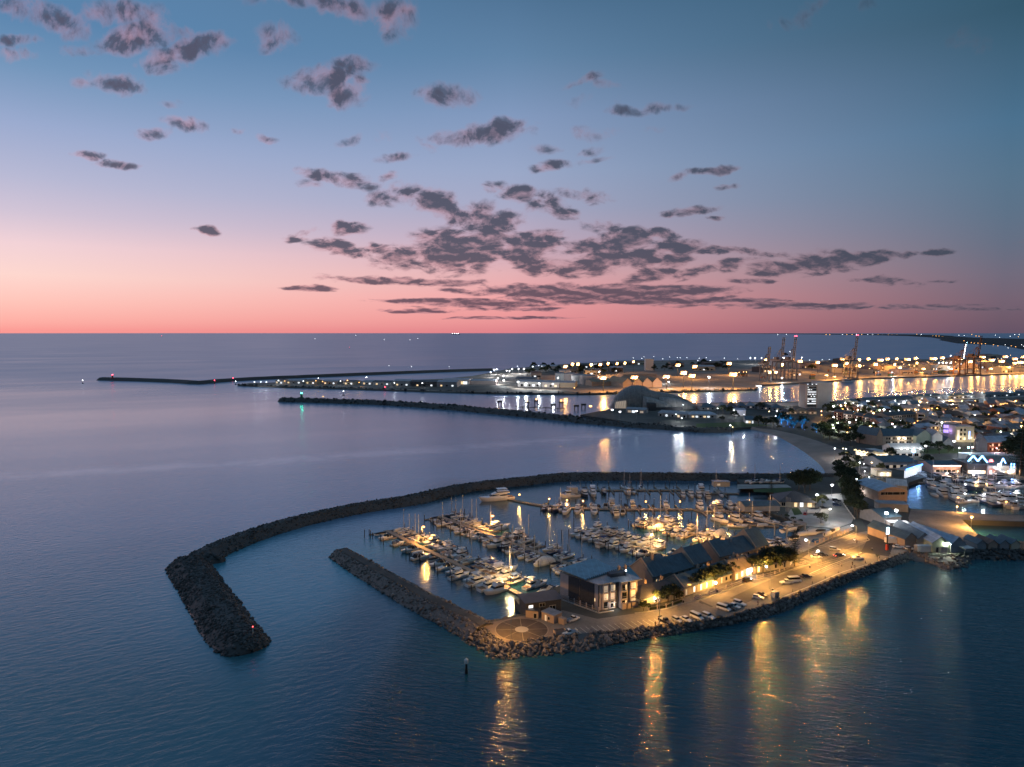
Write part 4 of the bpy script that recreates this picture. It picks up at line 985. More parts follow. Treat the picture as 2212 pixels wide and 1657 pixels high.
def gable_parts(root, x0, x1, D, he, hr, wm, rm, oh=.35, hip=0., y0=0., names=('wall', 'roof'), z0=0., thick=.16, parapet=None):
    mb = MB(); y1 = y0 + D; ym = y0 + D / 2
    if hip: mb.box(x0, x1, y0, y1, z0, he)
    else:
        v = []
        for x in (x0, x1): v += [(x, y0, z0), (x, y1, z0), (x, y1, he), (x, ym, hr), (x, y0, he)]
        mb.add(v, [(0, 4, 3, 2, 1), (5, 6, 7, 8, 9), (0, 5, 9, 4), (1, 2, 7, 6), (0, 1, 6, 5)])
    w = mb.build(names[0], wm, root)
    sl = (hr - he) / (D / 2); zo = he - sl * oh; r = MB()
    if hip:
        hx = hip
        a, b, c, d = (x0 - oh, y0 - oh, zo), (x1 + oh, y0 - oh, zo), (x1 + oh, y1 + oh, zo), (x0 - oh, y1 + oh, zo)
        e, f = (x0 + hx, ym, hr), (x1 - hx, ym, hr)
        up = lambda p: (p[0], p[1], p[2] + thick)
        r.add([up(q) for q in (a, b, c, d, e, f)], [(0, 1, 5, 4), (1, 2, 5), (2, 3, 4, 5), (3, 0, 4)])
        r.add([a, b, c, d, up(a), up(b), up(c), up(d)], [(3, 2, 1, 0), (0, 1, 5, 4), (1, 2, 6, 5), (2, 3, 7, 6), (3, 0, 4, 7)])
    else:
        for s, ya in ((0, y0 - oh), (1, y1 + oh)):
            q = [(x0 - oh, ya, zo + .02), (x1 + oh, ya, zo + .02), (x1 + oh, ym, hr + .02), (x0 - oh, ym, hr + .02)]
            t_ = [(x, y, z + thick) for x, y, z in q]
            r.add(q + t_, [(3, 2, 1, 0), (4, 5, 6, 7), (0, 1, 5, 4), (1, 2, 6, 5), (2, 3, 7, 6), (3, 0, 4, 7)] if s == 0 else [(0, 1, 2, 3), (7, 6, 5, 4), (4, 5, 1, 0), (5, 6, 2, 1), (6, 7, 3, 2), (7, 4, 0, 3)])
    rf = r.build(names[1], rm, root)
    if parapet:
        for x in parapet:
            v = []
            for xx in (x - .25, x + .25): v += [(xx, y0 - .3, z0), (xx, y1 + .3, z0), (xx, y1 + .3, he + .35), (xx, ym, hr + .75), (xx, y0 - .3, he + .35)]
            MB().add(v, [(0, 4, 3, 2, 1), (5, 6, 7, 8, 9), (0, 5, 9, 4), (1, 2, 7, 6), (3, 8, 7, 2), (4, 9, 8, 3)]).build('parapet', M_BRICK, root)
    return w, rf
def eave(e0, e1, he, z=LZ):
    a, b = G(*e0, z + he), G(*e1, z + he); d = b - a
    return (a.x, a.y, z), math.atan2(d.y, d.x), d.length

# three storey apartment block with stepped bays at the corner of the quay
def apartment():
    Fp, Bk, Br, Fr = Vector((30.2, 233.7)), Vector((17.8, 246.2)), Vector((31.5, 257.6)), Vector((45.2, 240.2))
    t = thing('apartment_block', 'three storey flats with charcoal side wall and stepped glazed bays on the quay', 'apartment block', (Fp.x, Fp.y, LZ))
    L = lambda p: Vector((p.x - Fp.x, p.y - Fp.y))
    f, b, br, fr = L(Fp), L(Bk), L(Br), L(Fr)
    H = 9.3
    MB().poly([f, fr, br, b], 0, H).build('wall', M_PINK, t)
    # charcoal cladding panel on the left-hand side wall, from near the front corner to four fifths of its depth
    d = (b - f).normalized(); n = Vector((-d.y, d.x)); n = n if n.x < 0 else -n; LN = (b - f).length
    def slab(u0, u1, z0, z1, off, name, m, par=t, th=.12):
        p = [f + d * u0 + n * off, f + d * u1 + n * off, f + d * u1 + n * (off - th), f + d * u0 + n * (off - th)]
        return MB().poly(p, z0, z1).build(name, m, par)
    slab(1.6, LN * .47, .4, H - .05, .12, 'cladding', M_WALLK); slab(LN * .48, LN * .77, .4, H - .05, .12, 'cladding', M_WALLK)
    slab(1.2, 1.55, 3.0, 4.1, .06, 'window', M_LITW)
    # front: three stepped bays with dark recesses
    e = (fr - f).normalized(); en = Vector((e.y, -e.x)); FL = (fr - f).length
    def bay(u0, u1, out, h0, label):
        p = [f + e * u0 + en * out, f + e * u1 + en * out, f + e * u1 - en * .5, f + e * u0 - en * .5]
        bo = MB().poly(p, h0, H - .25).build('bay', M_PINK, t)
        for k in range(3):
            z0 = .6 + k * 2.9
            q = [f + e * (u0 + .55) + en * (out + .04), f + e * (u1 - .35) + en * (out + .04), f + e * (u1 - .35) + en * (out - .1), f + e * (u0 + .55) + en * (out - .1)]
            MB().poly(q, z0, z0 + 2.2).build('window', [M_GLASS, M_LITD, M_GLASS, M_LITD, M_GLASS, M_LITD, M_LITD, M_GLASS, M_LITD][(int(u0 * 3) + k * 2) % 9], bo)
            q2 = [f + e * (u0 + .5) + en * (out + .5), f + e * (u1 - .3) + en * (out + .5), f + e * (u1 - .3) + en * (out + .02), f + e * (u0 + .5) + en * (out + .02)]
            MB().poly(q2, z0 - .2, z0 - .05).build('balcony', M_TRIM, bo)
            q3 = [f + e * (u0 + .5) + en * (out + .5), f + e * (u1 - .3) + en * (out + .5), f + e * (u1 - .3) + en * (out + .45), f + e * (u0 + .5) + en * (out + .45)]
            MB().poly(q3, z0 + .75, z0 + .82).build('balcony_rail', M_STEEL, bo)
            m = (u0 + u1) / 2 + .5
            q4 = [f + e * m + en * (out + .07), f + e * (m + .5) + en * (out + .07), f + e * (m + .5) + en * out, f + e * m + en * out]
            if (k + int(u0)) % 2 == 0: MB().poly(q4, z0 + .2, z0 + 2.).build('window', M_LITW, bo)
    bay(1.6, 4.1, .35, .0, ''); bay(4.5, 6.9, .35, .0, ''); bay(8.4, 11.2, 1.5, .0, ''); bay(12.4, 15.0, 1.2, .0, '')
    for u0, u1, o in ((.02, .5, .1), (4.12, 4.48, .2), (6.95, 8.35, .25), (11.25, 12.35, .3)):
        p = [f + e * u0 + en * o, f + e * u1 + en * o, f + e * u1 - en * .3, f + e * u0 - en * .3]; MB().poly(p, 0, H - .3).build('recess', M_WALLK, t)
    for u0, u1 in ((8.4, 10.0), (10.6, 11.9), (12.4, 14.8)):
        p = [f + e * u0 + en * 2.7, f + e * u1 + en * 2.7, f + e * u1 + en * 1.55, f + e * u0 + en * 1.55]; MB().poly(p, 0, 2.0).build('courtyard_wall', M_BRICK, t)
    # roofs: dark teal rear roof, lower zinc roof over the front bays
    m1, m2 = f.lerp(b, .28), fr.lerp(br, .42)
    o = .6
    rp = [m1 + n * o, m2, br - d * -.4 + e * .3, b + n * o + d * .5]
    mb = MB(); z = [H + .55, H + .45, H + 1.1, H + 1.2]
    mb.add([(p.x, p.y, zz) for p, zz in zip(rp, z)] + [(p.x, p.y, zz + .3) for p, zz in zip(rp, z)], [(3, 2, 1, 0), (4, 5, 6, 7), (0, 1, 5, 4), (1, 2, 6, 5), (2, 3, 7, 6), (3, 0, 4, 7)]); r1 = mb.build('rear_roof', M_RTEAL, t)
    mb = MB()
    for i in range(16):
        p = rp[0].lerp(rp[1], (i + .3) / 16); q = rp[0].lerp(rp[1], (i + .75) / 16); mb.poly([p + en * .05, q + en * .05, q - en * .1, p - en * .1], z[0] + .31, z[0] + .6)
    mb.build('vent_louvre', M_WALLK, r1)
    fp = [f - e * .3 + en * .5, f + e * 8 + en * .8, f + e * 8.2 + en * 2.0, fr + e * .8 + en * 1.9, fr.lerp(br, .42) + e * .5, f.lerp(b, .28) + n * .02]
    MB().poly(fp, H + .02, H + .32).build('front_roof', M_RGREY, t)
    MB().poly([f.lerp(fr, .45) - en * 3.5, f.lerp(fr, .85) - en * 3.5, f.lerp(fr, .85) - en * 6.2, f.lerp(fr, .45) - en * 6.2], H + .3, H + 1.6).build('plant_room', M_WALLK, t)
    sp = f.lerp(fr, .80) - en * 2.6
    fl = MB().box(sp.x - .12, sp.x + .12, sp.y - .12, sp.y + .12, H + .3, H + 2.2).build('roof_light', M_STEEL, t)
    MB().ball((sp.x, sp.y, H + 2.4), .28, 8, 6).build('lamp_glass', M_LAMPW, fl); point(t, (sp.x, sp.y - .2, H + 2.7), 160, WHT, .2)
    en_ = f + e * 5.2 + en * 1.6; MB().poly([en_ - e * 1.3, en_ + e * 1.3, en_ + e * 1.3 - en * .8, en_ - e * 1.3 - en * .8], 2.45, 2.6).build('entrance_canopy', M_WALLW, t)
    MB().poly([en_ - e * .9 - en * .2, en_ + e * .9 - en * .2, en_ + e * .9 - en * .5, en_ - e * .9 - en * .5], 2.36, 2.44).build('entrance_lamp', M_LAMPW, t)
    point(t, (en_.x + .3, en_.y - .6, 2.1), 140, WHT, .2)
    # low boundary wall with palings along the side
    fe = thing('boundary_fence', 'paling fence on a pale kerb beside the charcoal wall of the flats', 'fence', (Fp.x, Fp.y, LZ))
    g0, g1 = f + n * 1.6 - d * 1.6, b + n * 1.6 + d * .2
    def along(p, q, w, z0, z1, name, m): 
        dd = (q - p).normalized(); nn = Vector((-dd.y, dd.x)) * w / 2; return MB().poly([p + nn, q + nn, q - nn, p - nn], z0, z1).build(name, m, fe)
    along(g0, g1, .3, 0, .35, 'kerb', M_TRIM); k2 = f + e * 5.0 + en * 2.4; along(g0 - (g0 - k2).normalized() * .2, k2, .3, 0, .3, 'kerb', M_TRIM)
    ln = (g1 - g0).length
    for i in range(8):
        p = g0 + (g1 - g0) * (i / 7); MB().box(p.x - .2, p.x + .2, p.y - .2, p.y + .2, .35, 2.2).build('post', M_PINK, fe)
    mb = MB(); dd = (g1 - g0).normalized(); 
    for i in range(int(ln / .25)):
        p = g0 + dd * (i * .25 + .1); mb.bar((p.x, p.y, .4), (p.x, p.y, 1.9), .03, n=4)
    for zz in (.55, 1.75): mb.bar((g0.x, g0.y, zz), (g1.x, g1.y, zz), .035, n=4)
    mb.build('palings', M_STEEL, fe)
apartment()

def terrace(label, e0, e1, he, D, blocks, wm=M_BRICK, rm=M_RSLATE, cat='terrace', windows=(), parapet=True, oh=.4, z=LZ):
    loc, rz, L = eave(e0, e1, he, z)
    t = thing('terrace_building', label, cat, loc, rz)
    for i, (u0, u1, hr, m, hip, dh) in enumerate(blocks):
        x0, x1 = u0 * L, u1 * L
        gable_parts(t, x0 + (.3 if i else 0), x1, D, he + dh, he + hr + dh, wm, m or rm, oh, hip, y0=oh * .9, parapet=([x0] if parapet and not hip and dh >= 0 and i % 2 == 0 else None))
    for (u, zz, w, h, m) in windows: win(t, u * L, zz, w, h, m, y=oh * .9 - .0)
    g = MB().box(.1, L - .1, -.14, -.02, he - .32, he - .18)
    for k in range(int(L / 7) + 1): g.bar((.4 + k * 7, oh * .9 - .12, 0), (.4 + k * 7, oh * .9 - .12, he - .3), .06, n=5)
    g.build('gutter', M_STEEL, t)
    rc = random.Random(int(L * 100))
    for k in range(3):
        u0, u1, hr = blocks[k % len(blocks)][:3]; x = L * (u0 + (u1 - u0) * rc.uniform(.3, .7)); y = oh * .9 + D * rc.uniform(.38, .6)
        if k % 2 == 0: MB().box(x - .45, x + .45, y - .35, y + .35, he + hr * .45, he + hr + 1.5).box(x - .3, x - .05, y - .15, y + .15, he + hr + 1.5, he + hr + 2.).build('chimney', M_BRICK, t)
        else: MB().lathe([(.35, he + hr * .6), (.35, he + hr + .5), (.5, he + hr + .55), (.1, he + hr + .9)], 8, (x, y, 0)).build('roof_vent', M_STEEL, t)
    return t, L
terrace('rear slate roofed terrace with raised gabled ends, nearest the flats', P(12, 335, 932), P(12, 1215, 668), 5., 12., [(0, .30, 5.2, None, 0, .4), (.30, .68, 3.8, None, 0, -.1), (.68, 1., 5.0, None, 0, .5)],
        windows=[(.07, 3., .8, 1., M_LITW), (.40, 2.8, 1.1, 1.4, M_GLASS), (.5, 2.8, 1.1, 1.4, M_GLASS), (.62, 2.8, 1.1, 1.4, M_GLASS), (.8, 2.8, 1.1, 1.4, M_GLASS)])
terrace('rear slate roofed terrace with raised gabled ends, nearer the boat yard', P(12, 1335, 628), P(12, 2075, 435), 5., 12.5, [(0, .22, 5.0, None, 0, .4), (.22, .72, 4.2, None, 0, -.1), (.72, 1., 5.8, None, 0, .4)],
        windows=[(.12, 2.6, 1.1, 1.6, M_GLASS), (.32, 2.6, 1.1, 1.5, M_GLASS), (.45, 2.6, 1.1, 1.5, M_LITD), (.58, 2.6, 1.1, 1.5, M_GLASS), (.8, 2.6, 1.1, 1.5, M_GLASS)])
terrace('low hip roofed villa beside the flats behind a small garden', P(12, 150, 1245), P(12, 792, 1098), 3.2, 9., [(0, 1, 2.7, M_RDARK, 4.2, 0)], wm=M_WALLC, parapet=False,
        windows=[(.12, .9, 1.2, 1.4, M_GLASS), (.33, .7, .7, 2., M_LITC), (.42, .6, .9, 2.1, M_LITC), (.62, .9, 1.2, 1.4, M_GLASS), (.88, .2, 2., 2.3, M_GLASS)])
terrace('long low slate roofed front terrace with bright doorways along the car park', P(12, 805, 1082), P(12, 1560, 838), 3.3, 9.5, [(0, 1, 3.2, M_RSLATE, 0, 0)], wm=M_WALLC, parapet=True,
        windows=[(.05, .3, 1., 2.1, M_LITD), (.2, .5, .9, 2., M_LITC), (.33, .4, .9, 2.1, M_LITC), (.44, .5, .8, 2., M_LITC), (.56, .4, 1., 2.2, M_LITW), (.74, .4, 1.1, 2.2, M_LITD), (.84, .8, 1.2, 1.5, M_GLASS), (.93, .8, 1.2, 1.5, M_GLASS)])
terrace('corner shop with tan roof and brightly lit window in the front terrace', P(12, 1570, 838), P(12, 1835, 748), 3.7, 9.5, [(0, 1, 3.0, M_RTAN, 0, 0)], wm=M_WALLC, parapet=True,
        windows=[(.12, .3, 1.6, 2.2, M_LITW), (.42, .8, 1.2, 2., M_LITC), (.78, .6, 2.6, 2.5, M_LITC)])
terrace('shaded front terrace behind dark street trees, towards the roundabout', P(12, 1850, 752), P(3, 470, 832), 3.3, 9.5, [(0, 1, 3., M_RDARK, 0, 0)], wm=M_WALLC, parapet=True,
        windows=[(.12, .4, 1., 2.1, M_LITW), (.3, .8, 1.2, 1.5, M_LITD), (.5, .8, 1.2, 1.5, M_GLASS), (.7, .4, 1., 2.1, M_GLASS), (.85, .8, 1.2, 1.5, M_LITD)])
tb, L_ = terrace('blue roofed annexe wedged between flats and rear terrace', P(11, 1440, 590), P(11, 1790, 592), 6.6, 9.5, [(0, 1, 2.4, M_RTEAL, 0, 0)], wm=M_PINK, parapet=True)
tb.rotation_euler[2] = R(36)
a = W(12, 1800, 880)
pl = thing('shop_lightbox', 'glowing white lightbox sign outside the tan roofed corner shop', 'shop sign', (a.x - 1.0, a.y - 1.5, LZ), R(30))
MB().bar((0, 0, 0), (0, 0, 1.6), .07, n=5).build('post', M_STEEL, pl); MB().box(-1.5, 1.5, -.12, .12, 1.6, 3.0).build('panel', lamp_mat('lightbox_white', (.8, .92, 1.), 4.), pl); point(pl, (0, -.9, 2.2), 500, WHT, .4)

# waterside clubhouse and hut beside the plaza
p0, p1 = W(1, 1530, 1120), W(1, 1650, 1165)
def simple(name, label, cat, e0, e1, he, D, hr, wm, rm, hip=0., windows=(), oh=.35, z=LZ, rz=None, extra=None):
    loc, a, L = eave(e0, e1, he, z)
    t = thing(name, label, cat, loc, a if rz is None else rz)
    if hr <= .05:
        MB().box(0, L, 0, D, 0, he).build('wall', wm, t); MB().box(-oh, L + oh, -oh, D + oh, he + .003, he + .22).build('roof', rm, t)
    else: gable_parts(t, 0, L, D, he, he + hr, wm, rm, oh, hip)
    for (u, zz, w, h, m, *s) in windows:
        sd = s[0] if s else 'f'
        if sd == 'f': win(t, u * L, zz, w, h, m)
        elif sd == 'l': win(t, u * D, zz, w, h, m, y=0, side='l')
        else: win(t, u * D, zz, w, h, m, y=L, side='r')
    return t
ch = simple('clubhouse', 'dark two level clubhouse over the water beside the round plaza', 'clubhouse', P(1, 1535, 1020), P(1, 1800, 985), 4.6, 7.5, 0, M_WALLK, M_RDARK, windows=[(.12, 2.6, 1.6, 1.1, M_LITC), (.45, 2.7, 2., 1.2, M_GLASS), (.75, .4, 2.2, 2.2, M_GLASS)], oh=.8)
simple('brick_hut', 'small flat roofed brown hut with glowing door by the plaza', 'hut', P(1, 1650, 1085), P(1, 1745, 1120), 2.7, 4.2, 0, M_BRICK, M_RGREY, windows=[(.35, .1, .8, 2., M_LITD), (.6, .8, .8, 1., M_GLASS)], oh=.15)
simple('brick_hut', 'low tan lean-to below the dark clubhouse, facing the plaza', 'hut', P(1, 1528, 1075), P(1, 1625, 1085), 2.5, 3.2, 0, M_BRICK, M_RDARK, windows=[(.75, .1, 1., 1.6, M_GLASS)], oh=.1)
simple('shed', 'tiny tan bin store beside the brown hut', 'shed', P(1, 1780, 1135), P(1, 1822, 1150), 1.8, 1.6, 0, M_BRICK, M_BRICK, oh=.05)

# yacht club with broad hipped roof in the lamplit yard
simple('club_house', 'broad brown hip roofed yacht club beside the pale yard', 'clubhouse', P(3, 330, 388), P(3, 600, 395), 3.4, 16., 4.0, M_WALLC, M_RDARK, hip=9., windows=[(.1, .6, 2., 2., M_GLASS), (.45, .3, 1.6, 2.3, M_LITW), (.62, .3, 1.8, 2.4, M_LITC), (.85, .3, 2.2, 2.3, M_LITW)], oh=.9)
simple('boat_shed', 'long low dark shed roof between the basin and the yacht club', 'shed', P(3, 60, 432), P(3, 330, 425), 3., 10., 1.6, M_WALLG, M_RSLATE)
simple('shed', 'small pale flat roofed shed on the strip below the long breakwater', 'shed', P(2, 1632, 100), P(2, 1775, 100), 3., 5., 0, M_WALLC, M_RGREY, windows=[(.3, .8, 2., 1.2, M_LITD)])

# boat lift with a boat hanging in its slings
a = W(3, 340, 640); b = W(3, 470, 600)
tl = thing('boat_lift', 'white travelling boat lift frame at the end of the basin', 'boat lift', ((a.x + b.x) / 2, (a.y + b.y) / 2, .2), R(28))
for x in (-6.5, 6.5):
    for y in (-3.6, 3.6): MB().box(x - .22, x + .22, y - .22, y + .22, 0, 6.2).build('leg', M_WALLG, tl)
    MB().box(x - .3, x + .3, -4.2, 4.2, 6.2, 6.7).build('cross_beam', M_WALLG, tl)
for y in (-3.6, 3.6): MB().box(-6.19, 6.19, y - .2, y + .2, 5.4, 5.8).build('side_beam', M_WALLG, tl)
boat('f', tl.location.x, tl.location.y, R(28), 'white cruiser hanging in the slings of the boat lift', 'boats by the boat lift', .95).location.z = 2.6
# fish market sheds with saw-tooth roofs
def shed3(n, label, e0, e1, he, D, hr, wm, rm, **k): return simple('fish_shed', label, 'shed', P(3, *e0), P(3, *e1), he, D, hr, wm, rm, **k)
def front_gable(label, x0y0, x1y0, he, hr, D, wm, rm, windows=(), z=LZ, name='gabled_shed', cat='shed', rzoff=0.):
    """gable end faces the viewer: ridge runs away from the front edge e0-e1"""
    a, b = G(*x0y0, z), G(*x1y0, z); d = b - a; L = d.length; rz = math.atan2(d.y, d.x) + rzoff
    t = thing(name, label, cat, (a.x, a.y, z), rz)
    v = []
    for y in (0, D): v += [(0, y, 0), (L, y, 0), (L, y, he), (L / 2, y, hr), (0, y, he)]
    MB().add(v, [(0, 1, 2, 3, 4), (5, 9, 8, 7, 6), (0, 4, 9, 5), (1, 6, 7, 2)]).build('wall', wm, t)
    r = MB(); o = .35; sl = (hr - he) / (L / 2)
    for s in (0, 1):
        xa = -o if s == 0 else L + o; q = [(xa, -o, he - sl * o + .02), (L / 2, -o, hr + .02), (L / 2, D + o, hr + .02), (xa, D + o, he - sl * o + .02)]; u = [(x, y, zz + .15) for x, y, zz in q]
        fs = [(0, 1, 2, 3), (7, 6, 5, 4), (4, 5, 1, 0), (5, 6, 2, 1), (6, 7, 3, 2), (7, 4, 0, 3)]
        r.add(q + u, [f[::-1] for f in fs] if s == 0 else fs)
    r.build('roof', rm, t)
    for (u, zz, w, h, m) in windows: win(t, u * L, zz, w, h, m)
    return t
front_gable('brown end shed of the fish market nearest the roundabout', P(3, 1290, 748), P(3, 1392, 742), 4., 6.5, 22, M_BRICK, M_RSLATE, rzoff=.1)
front_gable('dark roofed middle shed of the fish market behind white container', P(3, 1395, 748), P(3, 1492, 752), 4.2, 6.8, 22, M_WALLG, M_RSLATE, rzoff=.1)
front_gable('pale green lit fish shed with twin doors facing the water', P(3, 1502, 788), P(3, 1640, 795), 4.6, 7.4, 24, mat('pale_green_wall', (.42, .46, .32), .8, var=.08), M_RBLUE, windows=[(.3, .1, 1.2, 2.4, M_GLASS), (.7, .1, 2.6, 2.6, M_WALLG)], rzoff=.1)
front_gable('blue roofed fish shed to the right of the green one', P(3, 1645, 792), P(3, 1770, 785), 4.0, 7., 24, M_WALLG, M_RBLUE, rzoff=.1)
for i in range(4):
    x = 1850 + i * 88
    front_gable('%s little market stall roof from the left on the rock wall by the water' % nth(i + 1), P(3, x, 762), P(3, x + 74, 764), 2.6, 4.2, 9, [M_WALLG, M_BRICK, M_WALLG, M_WALLC][i], [M_RSLATE, M_RRUST, M_RSLATE, M_RSLATE][i], name='market_stall', cat='stall', rzoff=.12)
t = thing('awning', 'pale lit awning roof beside the green fish shed', 'awning', tuple(W(3, 1725, 792)), R(8)); MB().box(0, 5, -2, 2, 2.6, 2.75).build('canopy', M_WALLW, t)
for x in (.2, 4.8): MB().bar((x, -1.8, 0), (x, -1.8, 2.6), .06, n=5).build('post', M_STEEL, t)
# curved blue boat hall and floodlit workshop by the road
def vault(label, e0, e1, he, hr, D, wm, rm, name='boat_hall', cat='boat hall', z=LZ, windows=(), rz=None, end='f'):
    a, b = G(*e0, z), G(*e1, z); d = b - a; L = d.length
    t = thing(name, label, cat, (a.x, a.y, z), math.atan2(d.y, d.x) if rz is None else rz)
    prof = [(L * k / 10, he + (hr - he) * math.sin(math.pi * k / 10)) for k in range(11)]
    for y in (0, D): pass
    v = []
    for y in (0, D): v += [(0, y, 0), (L, y, 0)] + [(x, y, zz - .06) for x, zz in prof[::-1]]
    n = len(v) // 2
    MB().add(v, [tuple(range(n)), tuple(range(n, 2 * n))[::-1], (0, n - 1, 2 * n - 1, n), (1, n + 1, n + 2, 2)]).build('wall', wm, t)
    MB().loft([[(x, -.5, zz) for x, zz in prof] + [(x, -.5, zz + .2) for x, zz in prof[::-1]], [(x, D + .5, zz) for x, zz in prof] + [(x, D + .5, zz + .2) for x, zz in prof[::-1]]]).build('roof', rm, t)
    for (u, zz, w, h, m) in windows: win(t, u * L, zz, w, h, m)
    return t
vault('big hall with a curved pale blue roof and brick gable beside the road', P(3, 1085, 395), P(3, 1310, 392), 6., 8.6, 24, M_BRICK, M_RBLUE, windows=[(.2, 4., 4., 1.6, M_GLASS), (.5, 4., 9., 1.6, M_GLASS), (.82, 4., 3., 1.6, M_GLASS)])
simple('workshop', 'long grey lean-to in front of the curved blue hall', 'workshop', P(3, 1095, 410), P(3, 1320, 420), 4., 8., 0, M_WALLG, M_RGREY)
wk = simple('workshop', 'dark roofed workshop with two blazing white floodlights', 'workshop', P(3, 1130, 520), P(3, 1265, 508), 4.2, 16., 2.6, M_WALLG, M_RSLATE, windows=[(.3, .6, 2., 2., M_LITC), (.7, .6, 2., 2., M_LITC)])
for i, (x, y) in enumerate(((1150, 487), (1225, 466))):
    q = W(3, x, y, LZ + 7.5)
    fl = thing('floodlight', '%s white floodlight blazing on the dark workshop roof' % ('left' if i == 0 else 'right'), 'floodlight', (q.x, q.y, LZ + 5.2), R(-10), 'workshop floodlights')
    MB().bar((0, 0, 0), (0, 0, 2.2), .09, n=5).build('pole', M_STEEL, fl); hd = MB().box(-.7, .7, -.3, .3, 2.2, 3.1).build('lamp_head', M_DARKM, fl); MB().box(-.62, .62, -.36, -.305, 2.25, 3.05).build('lamp_glass', lamp_mat('white_flood', (.85, .93, 1.), 90.), hd)
    point(fl, (0, -1.2, 2.6), 2600, WHT, .5)
simple('awning_tent', 'pink lit pale awning in front of the floodlit workshop', 'awning', P(3, 1180, 560), P(3, 1335, 565), 3., 5., 0, M_CANVW, M_CANVW, oh=.2)
simple('store', 'cream gabled store behind the curved blue hall', 'shed', P(3, 1155, 262), P(3, 1310, 275), 5., 14., 2.5, M_WALLC, M_RWHITE)

# ------------------------------------------------------------------ trees
def leaf_mat(name, c):
    m = bpy.data.materials.new(name); m.use_nodes = True; t = NT(m.node_tree)
    g = t.n('ShaderNodeNewGeometry'); p = t.n('ShaderNodeBsdfPrincipled'); o = t.n('ShaderNodeOutputMaterial'); t.l(p.outputs[0], o.inputs[0])
    f = t.m('ADD', t.m('MULTIPLY', g.outputs['Random Per Island'], .6), t.m('MULTIPLY', t.noise(g.outputs['Position'], .4, 3.), .5))
    t.l(t.ramp(f, [(.1, tuple(q * .45 for q in c)), (.5, c), (1., tuple(q * 2. for q in c))]), p.inputs['Base Color'])
    p.inputs['Roughness'].default_value = .6; p.inputs['Specular IOR Level'].default_value = .25
    return m
M_LEAF = leaf_mat('dark_leaves', (.024, .036, .017)); M_LEAF2 = leaf_mat('olive_leaves', (.036, .042, .018)); M_PINE = leaf_mat('pine_needles', (.022, .040, .022)); M_BARK = mat('bark', (.10, .08, .06), .9, var=.3, scale=2., bump=.02)
def leaves(mb, c, r, n, size, rr, flat=.75):
    for _ in range(n):
        v = Vector((rr.gauss(0, 1), rr.gauss(0, 1), rr.gauss(0, 1))).normalized() * r * rr.uniform(.45, 1.05) ** .7; v.z *= flat
        p = Vector(c) + v; a = Vector((rr.gauss(0, 1), rr.gauss(0, 1), rr.gauss(0, .6))).normalized(); b = a.orthogonal().normalized(); b = (Matrix.Rotation(rr.uniform(0, 6.28), 3, a) @ b)
        s = size * rr.uniform(.6, 1.3); mb.add([p - a * s, p + b * s * .55, p + a * s, p - b * s * .55], [(0, 1, 2, 3)])
def make_tree(h=8., w=7., seed=1, clumps=16, n=70, size=.42, m=M_LEAF, trunk=.28, bare=.3):
    rr = random.Random(seed); t = thing('tree', '', 'tree')
    tr = MB(); fork = h * bare; tr.bar((0, 0, -.3), (0, 0, fork), trunk, trunk * .7, 7); cr = MB()
    for k in range(clumps):
        a = k * 2.4 + rr.uniform(-.3, .3); rad = w / 2 * math.sqrt((k + .4) / clumps) * rr.uniform(.75, 1.05); z = h * (.93 - .42 * (rad / (w / 2)) ** 2) * rr.uniform(.86, 1.06)
        c = (rad * math.cos(a), rad * math.sin(a), max(z, fork + .6)); cs = w * rr.uniform(.13, .2)
        if k % 3 == 0: mid = (c[0] * .45, c[1] * .45, fork + (c[2] - fork) * .5); tr.bar((0, 0, fork - .1), mid, trunk * .5, trunk * .32, 5).bar(mid, c, trunk * .32, trunk * .1, 5)
        leaves(cr, c, cs, n, size, rr)
    tr.build('trunk', M_BARK, t); cr.build('crown', m, t); return t
def make_pine(h=16., seed=3):
    rr = random.Random(seed); t = thing('norfolk_pine', '', 'pine tree'); MB().bar((0, 0, -.3), (0, 0, h), .35, .05, 7).build('trunk', M_BARK, t); cr = MB(); k = 0; z = h * .14
    while z < h * .97:
        ln = (1 - z / h) ** .75 * h * .27 + .25
        for b in range(7):
            a = 6.283 * b / 7 + k * .5 + rr.uniform(-.15, .15); ca, sa = math.cos(a), math.sin(a)
            for j in range(7):
                u = (j + .6) / 7; p = Vector((ca * ln * u, sa * ln * u, z + ln * .18 * u * u - .12 * ln * u))
                for s in (-1, 1):
                    q = p + Vector((-sa * s, ca * s, rr.uniform(-.1, .25))) * ln * .22 * (1.15 - u); wv = Vector((ca, sa, rr.uniform(-.3, .3))) * .22
                    cr.add([p - wv, q, p + wv, p + Vector((0, 0, -.2))], [(0, 1, 2), (0, 2, 3)])
        z += h * .058; k += 1
    cr.build('crown', M_PINE, t); return t
def make_palm(h=8., seed=2):
    rr = random.Random(seed); t = thing('palm', '', 'palm tree'); MB().bar((0, 0, -.2), (.2, 0, h), .22, .15, 7).build('trunk', M_BARK, t); cr = MB()
    for b in range(18):
        a = 6.283 * b / 18 + rr.uniform(-.15, .15); el = rr.uniform(-.2, 1.); prev = None
        for j in range(6):
            u = j / 5; r = 2.6 * u; p = Vector((.2 + math.cos(a) * r, math.sin(a) * r, h + math.sin(el) * r - 1.6 * u * u)); wv = Vector((-math.sin(a), math.cos(a), 0)) * .38 * math.sin(math.pi * (.1 + .85 * u))
            if prev: cr.add([prev[0] - prev[1] + Vector((0, 0, -.2)), prev[0], p, p - wv + Vector((0, 0, -.2))], [(0, 1, 2, 3)]); cr.add([prev[0], prev[0] + prev[1] + Vector((0, 0, -.2)), p + wv + Vector((0, 0, -.2)), p], [(0, 1, 2, 3)])
            prev = (p, wv)
    cr.build('crown', M_LEAF2, t); return t
